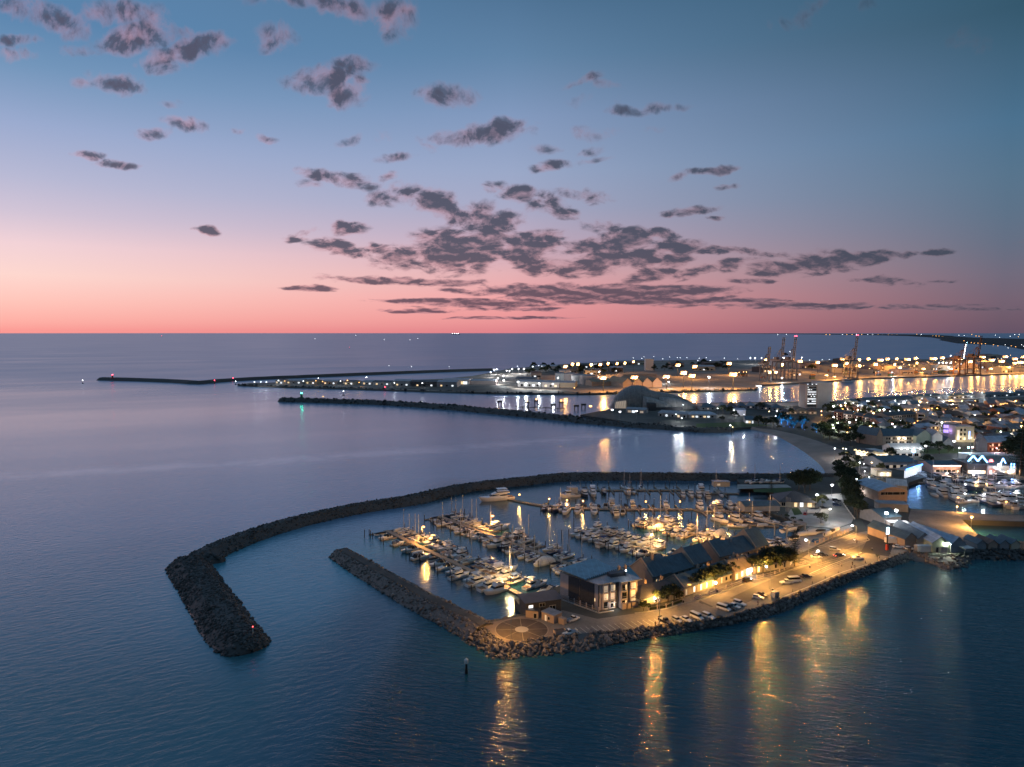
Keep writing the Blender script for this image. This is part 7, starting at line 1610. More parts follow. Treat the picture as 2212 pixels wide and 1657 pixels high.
for i, (x, y, c) in enumerate(((1190, 935, SOD), (1060, 620, (1, .6, .4)), (1280, 765, WHT), (1420, 730, SODW), (1540, 760, SODW), (1510, 890, WHT), (1275, 885, WHT), (1890, 720, (1, .75, .7)), (1780, 990, SOD), (1905, 850, WHT), (1380, 620, WHT), (1190, 590, SODW), (1850, 700, (.15, .35, 1.)))):
    q = W(14, x, y + 14, 0); lamp_post((q.x, q.y, .8), 5, c, 1500, '%s small deck lamp glowing over the fishing boats' % nth(i + 1), 'fishing harbour lamps', arm=.2, head=.7, glass=M_LAMPO if c in (SOD, SODW) else (BN if c[0] < .2 else M_LAMPW))

# ------------------------------------------------------------------ the port across the river
rp = random.Random(33)
def bound(px):
    for (x0, y0), (x1, y1) in zip(PORT_W, PORT_W[1:]):
        if x0 <= px <= x1: return y0 + (y1 - y0) * (px - x0) / (x1 - x0)
    return 840.
def high(px, py, h0):
    h = h0
    while h > 5:
        Y = (CAMH - LZ - h) * F / (py - HZ)
        if (CAMH - LZ) * F / Y + HZ < bound(px) - 2.0: break
        h -= 1.5
    return (px - CX) / F * Y, Y, h
def make_mast(h, r, glass, dots=6):
    t = thing('floodlight_mast', '', 'floodlight mast'); MB().bar((0, 0, 0), (0, 0, h - r * 1.2), .28, .18, 6).build('pole', M_DARKM, t)
    MB().lathe([(r * .4, h + r * .25), (r * .4, h + r * .4)], 10).build('lamp_ring', M_DARKM, t)
    for k in range(dots): a = 6.283 * k / dots; MB().ball((r * .5 * math.cos(a), r * .5 * math.sin(a), h - .5 - (r * .8 if k % 2 else -r * .15)), r * .52, 7, 5).build('halo_ball', glass[1], t)  # added glowing balls: the lamps' halo built as geometry, not a real fitting
    for k in range(3): a = 6.283 * k / 3; MB().ball((r * .3 * math.cos(a), r * .3 * math.sin(a) - r * .75, h - .5 - r * .15), r * .27, 7, 5).build('floodlight', glass[0], t)
    return t
M_PO = lamp_mat('port_sodium', (1., .55, .2), 30.); M_PW = lamp_mat('port_white', (.88, .95, 1.), 12.)
M_POG = lamp_mat('port_sodium_halo', (1., .37, .065), 1.7); M_PWG = lamp_mat('port_white_halo', (.85, .93, 1.), 1.5)  # dim emission of the added halo balls round the lamp cores
OR5 = [(885, 168, 1), (940, 150, .8), (983, 150, .8), (1085, 153, .7), (1155, 153, .8), (1180, 255, 1.3), (1420, 250, 1.4), (1668, 245, 1.3), (1755, 155, 1.2), (1800, 215, 1.3), (1866, 238, 1.3), (1885, 168, 1.1), (2150, 145, 1.3), (2185, 225, 1.5), (1410, 132, .6), (1345, 142, .6), (1285, 145, .6), (1215, 145, .6)]
OR6 = [(220, 292, 1.1), (252, 365, 1.5), (465, 270, .9), (700, 278, 1.3), (655, 268, .9), (935, 305, 1.3), (985, 262, 1.2), (1013, 292, .9), (1097, 308, 1.1), (1100, 268, .8), (1210, 298, 1.), (1243, 270, 1.6), (1425, 265, 1.6), (1352, 262, .7), (1600, 260, 1.9), (1845, 280, 1.3), (1930, 250, 1.6), (1995, 270, 1.3), (2060, 278, 1.4), (2085, 248, 1.4), (540, 352, .6), (497, 352, .6), (880, 375, .7), (935, 385, .7), (2150, 292, .8), (1340, 300, .5), (1490, 290, .5), (1290, 262, 1.1), (1375, 322, .8), (1480, 258, 1.), (1535, 330, .8), (1660, 255, 1.2), (1720, 330, .8), (1780, 262, 1.1), (1895, 330, .8), (2150, 262, 1.3), (2190, 285, 1.2), (2205, 250, 1.), (2110, 320, .8), (1990, 330, .8), (580, 300, .8), (820, 285, 1.), (1160, 262, .9)]
lamps = [(P(5, x, y), s) for x, y, s in OR5] + [(P(6, x, y), s) for x, y, s in OR6]
MASTS = {}
def mast_copy(key, X, Y, h, s, label, group):
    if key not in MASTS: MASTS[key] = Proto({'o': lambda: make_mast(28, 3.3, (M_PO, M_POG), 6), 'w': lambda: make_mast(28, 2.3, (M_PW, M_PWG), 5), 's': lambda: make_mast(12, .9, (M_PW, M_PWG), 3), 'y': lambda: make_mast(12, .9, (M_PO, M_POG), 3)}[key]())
    H = {'o': 28, 'w': 28, 's': 12, 'y': 12}[key]
    return MASTS[key].place((X, Y, LZ), 0, label, group, (s, s, h / H))
lamps.sort(key=lambda q: q[0][0])
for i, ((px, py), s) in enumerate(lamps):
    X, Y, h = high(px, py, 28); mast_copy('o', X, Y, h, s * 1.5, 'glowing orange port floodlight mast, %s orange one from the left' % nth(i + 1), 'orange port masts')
    o = thing('floodlight_glow', '', ''); bpy.data.objects.remove(o)
    l = bpy.data.lights.new('port_light', 'POINT'); l.energy = 70000 * s ** 1.6; l.color = (1., .43, .10); l.shadow_soft_size = 1.5; lo = bpy.data.objects.new('port_light', l); COL.objects.link(lo); lo.location = (X, Y - 5.2 * s - 3, LZ + h - 1.5)
WH = [P(5, *q) for q in ((310, 215), (335, 195), (357, 193), (432, 203), (455, 205), (476, 190), (525, 190), (565, 190), (365, 262), (408, 243), (410, 278), (830, 258), (1150, 210), (1122, 153), (1995, 250), (1645, 258), (1685, 290), (520, 290), (583, 300), (685, 300), (790, 305), (635, 172))] + [P(6, *q) for q in ((365, 258), (397, 258), (440, 258), (523, 258), (590, 258), (630, 215), (712, 255), (1715, 242), (1325, 355), (1705, 322), (580, 392), (90, 388), (1640, 290), (1665, 290), (1690, 290), (1720, 290))]
WH.sort()
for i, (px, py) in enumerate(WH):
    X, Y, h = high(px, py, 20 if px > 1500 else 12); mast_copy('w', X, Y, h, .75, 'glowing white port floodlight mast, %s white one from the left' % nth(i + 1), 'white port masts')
    l = bpy.data.lights.new('port_light', 'POINT'); l.energy = 22000; l.color = WHT; l.shadow_soft_size = 1.; lo = bpy.data.objects.new('port_light', l); COL.objects.link(lo); lo.location = (X, Y - 4, LZ + h - 2)
SM = [P(5, *q) for q in ((1408, 105), (1475, 108), (1492, 97), (1535, 112), (1568, 95), (1635, 112), (1690, 98), (1748, 102), (1772, 105), (1823, 103), (1918, 108), (1908, 125), (1972, 103), (2003, 125), (2110, 105), (515, 168), (680, 165), (705, 168))] + [P(6, *q) for q in ((20, 260), (67, 257), (95, 275), (188, 262), (278, 265), (765, 272), (850, 270), (898, 268))]
SM.sort()
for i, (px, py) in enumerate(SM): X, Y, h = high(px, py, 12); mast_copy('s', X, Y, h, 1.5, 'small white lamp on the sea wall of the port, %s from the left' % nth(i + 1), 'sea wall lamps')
SY = [P(6, *q) for q in ((1390, 285), (1470, 280), (1500, 270), (1560, 285), (1570, 290), (1650, 275), (1670, 282), (1750, 285), (1775, 290), (1910, 300), (1960, 240), (1990, 242), (2010, 240), (2120, 240), (2150, 262), (2190, 255), (320, 352), (340, 352), (290, 355), (1130, 310), (1170, 330), (1260, 325), (1400, 300), (1440, 305))]
SY.sort()
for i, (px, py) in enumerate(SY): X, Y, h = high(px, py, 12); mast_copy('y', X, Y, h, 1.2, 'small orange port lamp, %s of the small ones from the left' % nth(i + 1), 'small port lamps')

# quay cranes
M_CR1 = mat('grey_crane_paint', (.13, .13, .145), .5, var=.1); M_CR2 = mat('orange_crane_paint', (.16, .07, .03), .5, var=.1); M_CRD = mat('dark_crane_paint', (.09, .09, .10), .5, var=.1); M_REDL = lamp_mat('red_beacon', (1., .05, .09), 14.)
def crane(label, n, bx, by, tx, ty, m, band_m, red=True, lean=None, k=1., strings=False):
    b = W(n, bx, by, LZ); top = HT(b.x, b.y, P(n, tx, ty)[1]) - LZ
    t = thing('quay_crane', label, 'gantry crane', (b.x, b.y, LZ), R(-84), 'quay cranes')
    H = 40 * k; hw = 9 * k; bl = top - H
    for x in (-hw * 1.0, hw * 1.0):
        for y in (-hw, hw):
            lg = MB(); lg.box(x - .9, x + .9, y - .9, y + .9, 0, H); lg.build('leg', m, t)
    pb = MB()
    for y in (-hw, hw): pb.box(-hw - .8, hw + .8, y - .7, y + .7, 12 * k, 14 * k); pb.bar((-hw, y, 13 * k), (hw, y, H), .5, n=4)
    for x in (-hw, hw): pb.box(x - .7, x + .7, -hw + .9, hw - .9, H - 3, H - .8); pb.box(x - .8, x + .8, -hw - 3, hw + 3, 0.3, 2.2)
    pb.build('portal_beam', m, t)
    MB().box(-32 * k, hw + 2, -2.6, 2.6, H, H + 3.2).build('girder', m, t)
    MB().box(-16 * k, -4 * k, -3.5, 3.5, H + 3.3, H + 8).build('machinery_house', m, t)
    ap = MB()
    for s in (-1, 1): ap.bar((hw, s * 5, H + 3), (hw - 2, s * 1.5, H + 24 * k), .8, .6, 5); ap.bar((-hw * .3, s * 5, H + 3), (hw - 2.5, s * 1.5, H + 24 * k), .6, .5, 5)
    ap.bar((hw - 2, -1.8, H + 24 * k), (hw - 2, 1.8, H + 24 * k), .8, n=5); ap.build('apex_frame', m, t)
    an = R(82 if lean is None else lean); dx, dz = math.cos(an), math.sin(an); bl /= dz
    h0 = Vector((hw + 2.5, 0, H + 1.5)); bo = MB()
    for s in (-1.9, 1.9): bo.bar(h0 + Vector((0, s, 0)), h0 + Vector((dx * bl, s, dz * bl)), 1.0, .85, 4)
    N = 12
    for i in range(N):
        u = bl * (i + .5) / N; c = h0 + Vector((dx * u, 0, dz * u)); bo.bar(c + Vector((0, -1.9, 0)), c + Vector((0, 1.9, 0)), .5, n=4)
    boo = bo.build('boom', m, t)
    bd = MB()
    for i in range(0, N, 2):
        u = bl * (i + .2) / N; u2 = bl * (i + .95) / N
        for s in (-1.9, 1.9): bd.bar(h0 + Vector((dx * u, s, dz * u)), h0 + Vector((dx * u2, s, dz * u2)), 1.25, n=4)
    bd.build('boom_band', band_m, boo)
    st = MB()
    for s in (-1, 1): st.bar((hw - 2, s * 1.5, H + 24 * k), (-30 * k, s * 2, H + 3.2), .22, n=4); st.bar((hw - 2, s * 1.5, H + 24 * k), h0 + Vector((dx * bl * .5, s * 1.5, dz * bl * .5)), .2, n=4)
    st.build('stay', m, t)
    if red:
        tp = h0 + Vector((dx * bl, 0, dz * bl))
        for s in (-1.6, 1.6): MB().ball((tp.x, s, tp.z + 1.), 1.0, 6, 4).build('red_beacon', M_REDL, boo)
    if strings:
        sl_ = MB()
        for i in range(9): u = bl * (i + .5) / 9; c = h0 + Vector((dx * u + 1.2, 0, dz * u)); sl_.ball(c, .8, 6, 4)
        sl_.build('string_light', M_PW, boo)
    return t
crane('shorter grey quay crane with raised boom, leftmost of the left trio', 17, 540, 868, 605, 355, M_CRD, M_CRD, False, k=.85)
crane('tall dark quay crane with raised boom, middle of the left trio', 17, 738, 852, 815, 215, M_CR1, M_CRD, False)
crane('tall striped quay crane with red tip lights, right of the left trio', 17, 912, 850, 985, 205, M_CR1, M_CRD)
crane('lone striped quay crane with red tip lights and raised boom', 17, 1822, 822, 1970, 190, M_CR1, M_CRD)
crane('orange quay crane outlined by a string of white boom lamps', 18, 1335, 690, 1465, 285, M_CR2, M_CR2, False, k=.9, strings=True)
crane('rust coloured quay crane with tall raised boom, rightmost', 18, 1530, 684, 1608, 172, M_CR2, M_CR2, False)

# port sheds, tanks, silos, containers, ship
def ps(label, n, l, r, he, D, hr, wm, rm, **k): return hs(label, n, l, r, he, D, hr, wm, rm, k.get('hip', 0.), k.get('wins', ()), k.get('name', 'port_shed'), k.get('cat', 'shed'), k.get('group'))
LD = [M_LITC, M_GLASS, M_LITW]
ps('long white lit wall of a port shed behind the left crane trio', 17, (690, 655), (1085, 655), 18, 40, 3, M_WALLW, M_RWHITE); ps('blue white lit port shed right of the crane trio', 17, (1110, 645), (1490, 640), 16, 40, 0, mat('pale_blue_wall', (.45, .52, .58), .7, var=.15, scale=.08), M_RWHITE)
ps('white workshop with glowing doors on the inner harbour point', 5, (-60, 312), (140, 314), 9, 40, 2, M_WALLW, M_RGREY, wins=rowwin(7, 1, 8, 5, LD)); ps('pinkish flank shed next to the white workshop', 5, (142, 312), (350, 314), 7, 30, 2.5, M_PINK, M_RGREY)
ps('dark sheds at the middle of the point', 5, (500, 300), (660, 302), 8, 40, 3, M_WALLG, M_RDARK, wins=rowwin(4, 1, 4, 3, LD)); ps('long white fronted warehouse with lamps along its wall, left', 5, (520, 328), (700, 332), 9, 36, 2.5, M_WALLW, M_RGREY, wins=rowwin(5, 1, 4, 3.5, [M_GLASS, M_LITC])); ps('long white fronted warehouse with lamps along its wall, right', 5, (705, 334), (840, 336), 9, 36, 2.5, M_WALLW, M_RGREY, wins=rowwin(3, 1, 4, 3.5, [M_LITW, M_GLASS])); ps('cream warehouse end beside the white warehouses', 5, (845, 336), (960, 338), 9, 36, 2, M_WALLC, M_RGREY)
for i, (x, y, r) in enumerate(((860, 290, 14), (925, 292, 15), (1000, 306, 17), (1060, 310, 17), (880, 262, 12))):
    q = W(5, x, y, LZ); t = thing('storage_tank', '%s pale round storage tank from the left beyond the warehouses' % nth([1, 3, 4, 5, 2][i]), 'tank', (q.x, q.y, LZ), 0, 'storage tanks'); MB().lathe([(r, 0), (r, 17)], 20).build('shell', M_PINK if i % 2 else M_WALLW, t); MB().lathe([(r + .15, 17.003), (r * .5, 18.6), (.2, 19.2)], 20).build('roof', M_WALLG, t); MB().bar((r + .3, 0, 0), (r + .3, 0, 17), .3).build('ladder', M_STEEL, t)
for i in range(4): front_gable('%s of the four tan gabled grain sheds under orange light' % nth(i + 1), P(5, 1330 + i * 76, 338 - i * 1.5), P(5, 1402 + i * 76, 336 - i * 1.5), 9, 17, 60, M_BRICK, M_RTAN, name='grain_shed', cat='shed')
ps('long low tan shed left of the grain sheds', 5, (1090, 326), (1255, 322), 8, 30, 4, M_BRICK, M_RTAN); ps('flat tan shed with floodlit front below the masts', 5, (1330, 268), (1590, 266), 9, 40, 0, M_BRICK, M_RTAN)
ps('white silo block rising behind the dark tree belt', 5, (1505, 205), (1565, 205), 30, 20, 0, M_WALLW, M_RWHITE, name='silo', cat='silo')
for i, (x0, x1, y) in enumerate(((1180, 1290, 158), (1300, 1400, 150), (1420, 1500, 150), (1000, 1120, 175), (700, 830, 192), (880, 980, 215), (1040, 1160, 228), (1240, 1330, 205), (620, 700, 250), (1700, 1800, 165), (1900, 2040, 195), (1960, 2100, 165))): ps('%s dark background shed of the port point, left to right as built' % nth(i + 1), 5, (x0, y + 12), (x1, y + 12), 11, 40, 3, [M_WALLG, M_BRICK, M_WALLC, M_WALLK][i % 4], [M_RDARK, M_RGREY, M_RRUST][i % 3], wins=rowwin(4, 2, 5, 3, [M_GLASS, M_LITC, M_GLASS]))
for i, (x0, x1, y, hh) in enumerate(((1240, 1330, 330, 12), (1345, 1420, 335, 10), (1440, 1560, 300, 10), (1560, 1700, 308, 9), (1880, 1960, 320, 14), (2000, 2110, 315, 12), (2060, 2140, 350, 12), (1380, 1470, 362, 11), (1110, 1200, 350, 10), (1700, 1790, 330, 10), (1230, 1310, 300, 9), (700, 800, 320, 12), (860, 960, 330, 10))): ps('%s tan container terminal shed under the orange masts' % nth(i + 1), 6, (x0, y + 10), (x1, y + 8), hh, 34, 2.5, [M_BRICK, M_WALLC, M_WALLG, M_PINK][i % 4], [M_RTAN, M_RGREY, M_RRUST][i % 3], wins=rowwin(4, 1, 5, 4, [M_GLASS, M_LITW, M_GLASS]))
for i in range(34):
    x = rp.uniform(440, 2140); u = rp.random(); y0 = 405 - (x - 440) * .032; y = y0 - 14 - 80 * u; w_ = rp.uniform(40, 95) * (1 - .35 * u)
    a_, b_, c_ = rp.randrange(5), rp.randrange(4), rp.uniform(8, 15)
    ps('%s walled %s terminal shed, %s of the scattered yard sheds' % (['brown', 'charcoal', 'cream', 'grey', 'pink'][a_], ['tan roofed', 'zinc roofed', 'rusty roofed', 'charcoal roofed'][b_], nth(i + 1)), 6, (x, y), (x + w_, y - w_ * .03), c_, rp.uniform(24, 50), rp.choice((0, 2.5, 4)), [M_BRICK, M_WALLK, M_WALLC, M_WALLG, M_PINK][a_], [M_RTAN, M_RGREY, M_RRUST, M_RDARK][b_], wins=rowwin(4, 1, 5, 4, [M_GLASS, M_LITW, M_GLASS, M_LITC]), group='scattered terminal sheds')
CN = [('rust_red', (.25, .07, .04)), ('orange', (.42, .17, .04)), ('dark_blue', (.03, .06, .13)), ('grey', (.25, .25, .25)), ('tan', (.38, .28, .16)), ('white', (.55, .53, .50)), ('dark_green', (.03, .09, .05))]
CNP = {}
def container(ci, X, Y, z, rz):
    nm, c = CN[ci]
    if ci not in CNP:
        t = thing('shipping_container', '', 'container'); MB().box(-6.1, 6.1, -1.22, 1.22, 0, 2.5).build('body', mat(nm + '_container_paint', c, .6, var=.2), t); MB().box(6.101, 6.18, -1.15, 1.15, .1, 2.4).build('door', M_STEEL, t); MB().box(-6.12, 6.12, -1.24, 1.24, 2.501, 2.58).build('top_frame', M_DARKM, t); CNP[ci] = Proto(t)
    CNP[ci].place((X, Y, z), rz, '%s steel container stacked in the port yard' % nm.replace('_', ' '), '%s port containers' % nm.replace('_', ' '))
n_c = 0
for (x0, x1, y, rows, hmax) in ((760, 810, 402, 3, 4), (985, 1090, 372, 4, 3), (1105, 1200, 350, 4, 4), (1210, 1250, 380, 2, 4), (1290, 1340, 382, 3, 3), (1390, 1500, 372, 4, 3), (1500, 1560, 378, 2, 3), (1600, 1690, 368, 4, 3), (1690, 1740, 358, 2, 3), (1860, 1900, 350, 3, 4), (1960, 2060, 350, 4, 3), (430, 520, 395, 2, 1), (290, 345, 388, 2, 3), (880, 960, 352, 3, 3)):
    a, b = W(6, x0, y, LZ), W(6, x1, y - (x1 - x0) * .03, LZ); k = max(1, int((b.x - a.x) / 13.2)); rz = math.atan2(b.y - a.y, b.x - a.x)
    for i in range(k):
        for r in range(rows):
            for h in range(rp.randint(1, hmax)):
                if n_c >= 290 or rp.random() < .12: continue
                p = a.lerp(b, (i + .5) / k); container(rp.randrange(7), p.x, p.y + r * 2.9, LZ + .05 + h * 2.6, rz); n_c += 1
# straddle carriers
for i, (x, y) in enumerate(((300, 382), (330, 384), (1000, 368), (1060, 365), (1640, 360))):
    q = W(6, x, y, LZ); t = thing('straddle_carrier', '%s orange straddle carrier from the left in the port yard' % nth(i + 1), 'straddle carrier', (q.x, q.y, LZ), R(10), 'straddle carriers'); MB().box(-5, 5, -2.6, 2.6, 11, 12.4).build('top_frame', M_CR2, t)
    for sx in (-4.5, 4.5):
        for sy in (-2.3, 2.3): MB().box(sx - .4, sx + .4, sy - .3, sy + .3, .6, 11).build('leg', M_CR2, t); MB().bar((sx, sy - .3, .7), (sx, sy + .3, .7), .7, n=9).build('wheel', M_TYRE, t)
    MB().box(3, 5, 2.7, 4, 8, 10.4).build('cab', M_GLASS, t)
for i in range(70):
    x, y = rp.uniform(560, 1300), rp.uniform(170, 235)
    if i > 44: x, y = rp.uniform(1540, 2150), rp.uniform(150, 205)
    q = W(5, x, y + 8, LZ); TP['uv'[i % 2]].place((q.x, q.y, LZ), rp.uniform(0, 6), 'dark tree in the belt behind the port sheds', 'port tree belt', rp.uniform(1.2, 2.))
for i, (x, y) in enumerate(((780, 345), (600, 250), (50, 300))): q = W(6, x, y + 5, LZ); TP['c'].place((q.x, q.y, LZ), 0, '%s big dark round tree among the orange lit port sheds' % nth(i + 1), 'port yard trees', 1.6)
# inner harbour tongue: small sheds, beacons
for i, (x, y, w, m) in enumerate(((1160, 385, 45, M_WALLW), (1215, 385, 110, M_WALLG), (1340, 387, 60, M_WALLC), (1440, 389, 90, M_WALLG), (1570, 391, 60, M_WALLC), (1680, 391, 60, M_WALLW), (1745, 394, 110, M_WALLW), (1870, 398, 100, M_WALLG), (1980, 402, 150, M_WALLK), (2130, 404, 120, M_WALLG))):
    ps('%s small shed along the dark tongue of land from its tip' % nth(i + 1), 7, (x, y), (x + w, y + 2), 6 + (i > 6) * 3, 24, 2.5, m, [M_RDARK, M_RGREY][i % 2], wins=rowwin(3, 1, 3.4, 2.6, [M_LITW, M_GLASS, M_LITC]))
TGL = [(1030, 375, 'w'), (1068, 375, 'w'), (1102, 376, 'w'), (1175, 366, 'w'), (1212, 370, 'o'), (1325, 370, 'w'), (1400, 368, 'o'), (1440, 372, 'o'), (1548, 370, 'w'), (1590, 365, 'o'), (1660, 378, 'o'), (1706, 346, 'W'), (1872, 380, 'w'), (1907, 360, 'w'), (2040, 382, 'w'), (1415, 352, 'w')]
for i, (x, y, k) in enumerate(TGL):
    c, g, nm, hd = TC[k]; px, py = P(7, x, y); h = 8.; Y = (CAMH - h - LZ) * F / (py - HZ); X = (px - CX) / F * Y
    lamp_post((X, Y, LZ), h, c, 5000, '%s lamp, %s along the dark tongue of land from its tip' % (nm, nth(i + 1)), 'lamps on the tongue of land', arm=.2, head=1.2, glass=g)
def beacon(label, n, x, yb, yt, wallm, glass, col, power, z=6., w=3.2, name='lighthouse'):
    b = W(n, x, yb, z); H = HT(b.x, b.y, P(n, x, yt)[1]) - z
    t = thing(name, label, 'harbour light', (b.x, b.y, z - .8)); MB().lathe([(w, 0), (w, 1.5), (w * .55, 1.6), (w * .42, H * .72)], 12).build('tower', wallm, t); MB().lathe([(w * .7, H * .72 + .003), (w * .7, H * .75)], 12).build('gallery', M_DARKM, t); MB().lathe([(w * .4, H * .75 + .003), (w * .4, H * .92)], 10).build('lantern', glass, t); MB().lathe([(w * .5, H * .92 + .003), (.1, H * 1.02)], 10).build('dome', wallm, t)
    point(t, (0, 0, H * .84), power, col, 1.5); return t
beacon('red harbour light on the tip of the farthest mole', 7, 183, 352, 325, M_RED, M_REDL, (1, .06, .06), 5000)
beacon('green harbour light on the tip of the long straight mole', 7, 1318, 468, 432, mat('green_paint', (.02, .16, .10), .5, var=.1), lamp_mat('green_beacon', (.06, 1., .62), 14.), (.05, 1, .6), 6000)
for i, (n, x, y, kd) in enumerate(((7, 796, 386, 'r'), (7, 907, 371, 'r'), (7, 1818, 428, 'r'), (7, 923, 392, 'w'), (7, 1605, 174, 'r'), (5, 955, 368, 'o'), (7, 5, 385, 'w'), (7, 1570, 476, 'w'), (1, 1070, 1562, 'm'))):
    q = W(n, x, y, 0); big = n == 1
    t = thing('navigation_buoy', ['red lit channel buoy near the bend of the farthest mole', 'second red lit channel buoy by the farthest mole', 'red lit channel buoy in the river mouth', 'white topped channel buoy off the dark tongue', 'red lit buoy far out on the open sea', 'orange lit channel beacon beside the port bank', 'dark pillar buoy at the far left edge', 'small white topped beacon on the straight mole', 'lone channel marker post standing in the near water'][i], 'channel marker', tuple(q))
    hh = 6 if not big else 3.1; 
    if n == 7 and i == 7: t.location.z = 5
    MB().lathe([(.45 if big else 1.6, -.5), (.45 if big else 1.6, 1.), (.35, 1.5), (.3, hh)], 9).build('post' if big else 'float', M_PILE if big else (M_RED if kd == 'r' else M_DARKM), t)
    MB().lathe([(.55, hh + .003), (.62, hh + 1.1), (.2, hh + 1.5)], 8).build('lantern', {'r': M_REDL, 'w': M_LAMPW, 'o': M_LAMPO, 'm': M_WALLW}[kd], t)
for i, (x, y) in enumerate(((380, 465), (590, 472), (662, 460), (792, 490), (853, 472), (970, 500), (1025, 490))):
    q = W(5, x, y + 6, 0); t = thing('mooring_dolphin', '%s dark mooring dolphin from the left in the river mouth' % nth(i + 1), 'mooring dolphin', tuple(q), 0, 'mooring dolphins')
    for sx in (-2.5, 2.5):
        for sy in (-2, 2): MB().bar((sx, sy, -1), (sx * .8, sy * .8, 4), .5, n=6).build('pile', M_PILE, t)
    MB().box(-3.4, 3.4, -2.8, 2.8, 4, 6.2).build('cap', M_DARKM, t)
    if i in (1, 2, 4): MB().ball((0, 0, 7.4), .9).build('lamp_glass', M_LAMPO, t)
q = W(5, 690, 505, 0); t = thing('jetty', 'low dark timber jetty inside the long straight mole', 'jetty', (q.x, q.y, 0), R(-18)); MB().box(-34, 34, -2, 2, 2.2, 2.8).build('deck', M_PILE, t)
for k in range(9): MB().bar((-32 + k * 8, 0, -1), (-32 + k * 8, 0, 3.8), .4).build('pile', M_PILE, t)
q = W(5, 1078, 530, LZ); lamp_post((q.x, q.y, LZ), 8, SOD, 14000, 'bright yellow lamp on the root of the long straight mole', 'mole lamp', head=2.2, arm=.2)
for i, (x, y) in enumerate(((1250, 510), (1310, 525), (1440, 520), (1720, 415), (1800, 470), (1745, 545), (1790, 575))):
    px, py = P(5, x, y); h = 8; Y = (CAMH - h - LZ) * F / (py - HZ); lamp_post(((px - CX) / F * Y, Y if i != 3 else Y, LZ), h, WHT, 7000, '%s white lamp around the shell roofed hall, left to right' % nth(i + 1), 'lamps round the shell roofed hall', head=1.5 if i < 4 else .8, arm=.2)
q = W(6, 422, 462, 0); t = thing('ferry', 'small white lit launch moored at the river bank', 'ferry', (q.x, q.y, 0), R(8)); hull_mb(16, 5, 2.4, 1.8).build('hull', M_GEL, t); MB().box(-5, 4, -2, 2, 1.9, 4.4, .95, .95).build('cabin', M_LITC, t); point(t, (0, -4, 4), 3000, WHT, .6)
q = W(6, 1020, 428, 0); boat('M', q.x, q.y, R(10), 'pale motor yacht under way on the river before the lone crane', None, 1.6)
q = W(6, 2180, 500, 0); t = thing('tugboat', 'tug with lit yellow mast by the river wharf at far right', 'tugboat', (q.x, q.y, 0), R(20)); hull_mb(24, 8, 3.6, 2.2, 1.).build('hull', M_DARKM, t); wedge(MB(), -3, 6, 3, 2.4, 8, .6, .4, .3).build('wheelhouse', M_WALLW, t); MB().bar((-1, 0, 8), (-1, 0, 17), .4, .2).build('mast', mat('lit_mast_yellow', (.7, .5, .1), .5, em=(1, .7, .15), es=1.), t)
# ships out at sea
q = G(984, 722.6, 0); S_ = thing('cargo_ship', 'lit cargo ship small on the sea horizon', 'ship', (q.x, q.y, 0), R(5)); sc = q.y / F
MB().box(-9 * sc, 9 * sc, -2 * sc, 2 * sc, 0, 1.3 * sc).build('hull', M_DARKM, S_); MB().box(-8 * sc, -5.5 * sc, -1.6 * sc, 1.6 * sc, 1.31 * sc, 3 * sc).build('bridge', M_WALLW, S_)
for k in (-6.5, -1.5, 3, 6): MB().ball((k * sc, -2 * sc, 2.2 * sc), .5 * sc, 6, 4).build('deck_lamp', M_LAMPW, S_)
for i, (x, y, c) in enumerate(((1398, 117, 'w'), (1643, 96, 'w'), (1813, 122, 'w'), (1968, 123, 'w'), (2015, 117, 'w'), (1843, 278, 'w'), (1977, 283, 'w'), (478, 99, 'r'), (2203, 284, 'w'))):
    q = W(7, x, y + 3, 0); sc = q.y / F; t = thing('anchored_boat', '%s of the tiny boats with one light out at sea' % nth(i + 1), 'boat', (q.x, q.y, 0), R(30 * i), 'boats out at sea', sc * .45)
    hull_mb(5, 1.6, 1., .7, .3, n=6).build('hull', M_DARKM, t); MB().box(-1, 1, -.5, .5, .7, 1.6).build('cabin', M_WALLW, t); MB().bar((0, 0, 1.6), (0, 0, 3), .1, n=4).build('mast', M_ALU, t); MB().ball((0, 0, 3.2), .75, 6, 4).build('lamp_glass', M_LAMPW if c == 'w' else M_REDL, t)
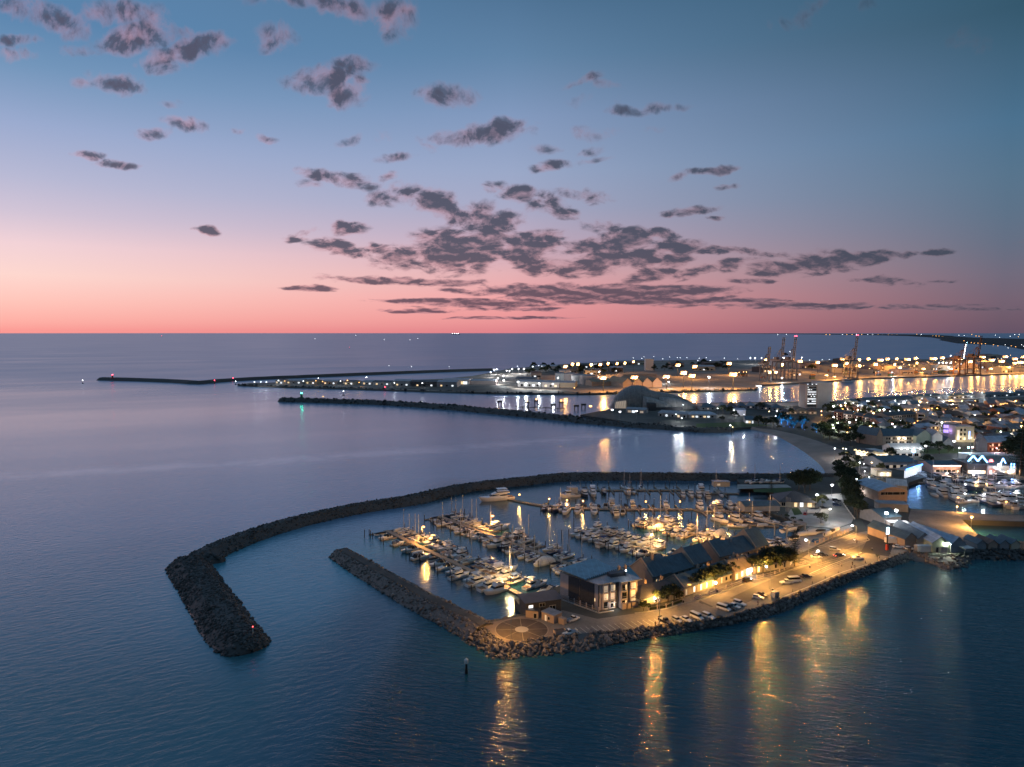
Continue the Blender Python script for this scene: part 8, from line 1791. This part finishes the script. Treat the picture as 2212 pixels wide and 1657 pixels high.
# lit buildings along the far coast
CB = [(545, 90, 'w'), (605, 89, 'w'), (870, 97, 'o'), (895, 99, 'o'), (980, 97, 'w'), (1010, 99, 'o'), (1045, 100, 'o'), (1075, 98, 'w'), (1110, 97, 'o'), (1150, 100, 'w'), (1185, 92, 'w'), (1220, 101, 'o'), (1250, 96, 'w'), (1290, 90, 'o'), (1315, 97, 'o'), (1345, 98, 'o'), (1370, 89, 'w'), (1395, 91, 'w'), (1420, 103, 'o'), (1450, 104, 'o'), (1480, 99, 'o'), (1510, 92, 'w'), (1530, 106, 'w'), (1570, 105, 'o'), (1590, 108, 'o'), (1610, 110, 'o'), (1630, 111, 'o'), (1655, 116, 'o'), (1765, 105, 'w'), (1800, 108, 'w'), (1880, 110, 'o'), (1900, 112, 'o'), (1800, 140, 'o'), (1820, 152, 'c'), (1870, 155, 'o'), (1895, 155, 'o'), (1960, 130, 'c'), (1985, 145, 'w'), (2000, 165, 'o'), (2060, 135, 'w'), (2080, 165, 'w'), (2110, 112, 'w'), (2165, 115, 'o'), (2190, 165, 'w'), (2150, 178, 'o'), (2205, 175, 'w'), (1920, 160, 'o'), (1945, 158, 'o'), (2030, 172, 'o'), (2120, 172, 'o'), (1850, 152, 'o'), (2040, 120, 'w'), (1700, 118, 'w'), (2100, 185, 'w'), (2010, 105, 'w'), (2140, 95, 'w'), (2170, 93, 'w'), (1850, 98, 'o')]
CBP = {}
for i, (x, y, k) in enumerate(CB):
    px, py = P(6, x, y); zz = 14.; Y = (CAMH - zz - 6) * F / max(py - HZ, 3.2); sc = Y / F
    if k not in CBP:
        t = thing('coast_building', '', 'building'); MB().box(-1.2, 1.2, -.6, .6, -1.2, .7).build('wall', M_WALLG, t); MB().box(-1.25, 1.25, -.65, .65, .701, .8).build('roof', M_RDARK, t)
        g = {'w': M_LAMPW, 'o': M_LAMPO, 'c': TC['c'][1]}[k]
        for u in (-.55, .35): MB().box(u - .35, u + .45, -.66, -.605, -.3, .5).build('lit_window', g, t)
        CBP[k] = Proto(t)
    CBP[k].place(((px - CX) / F * Y, Y, 14), 0, 'far coast building with %s windows glinting' % {'w': 'white', 'o': 'orange', 'c': 'cyan'}[k], '%s lights of the far coast' % {'w': 'white', 'o': 'orange', 'c': 'cyan'}[k], sc * (.75 if k != 'w' else .6))
q = G(547 / 1. + 0, 1366, 4.5); t = thing('small_beacon', 'tiny red light on the end of the bent breakwater arm', 'beacon', (546 / 1., 0, 0)); q = W(8, 739, 1232, 4.3); t.location = (q.x, q.y, 4.2); MB().bar((0, 0, 0), (0, 0, 2.2), .1).build('pole', M_WALLW, t); MB().ball((0, 0, 2.3), .16).build('lamp_glass', M_TAILON, t)
for pr in list(BP.values()) + [PILE] + list(TP.values()) + list(CP.values()): pr.drop()
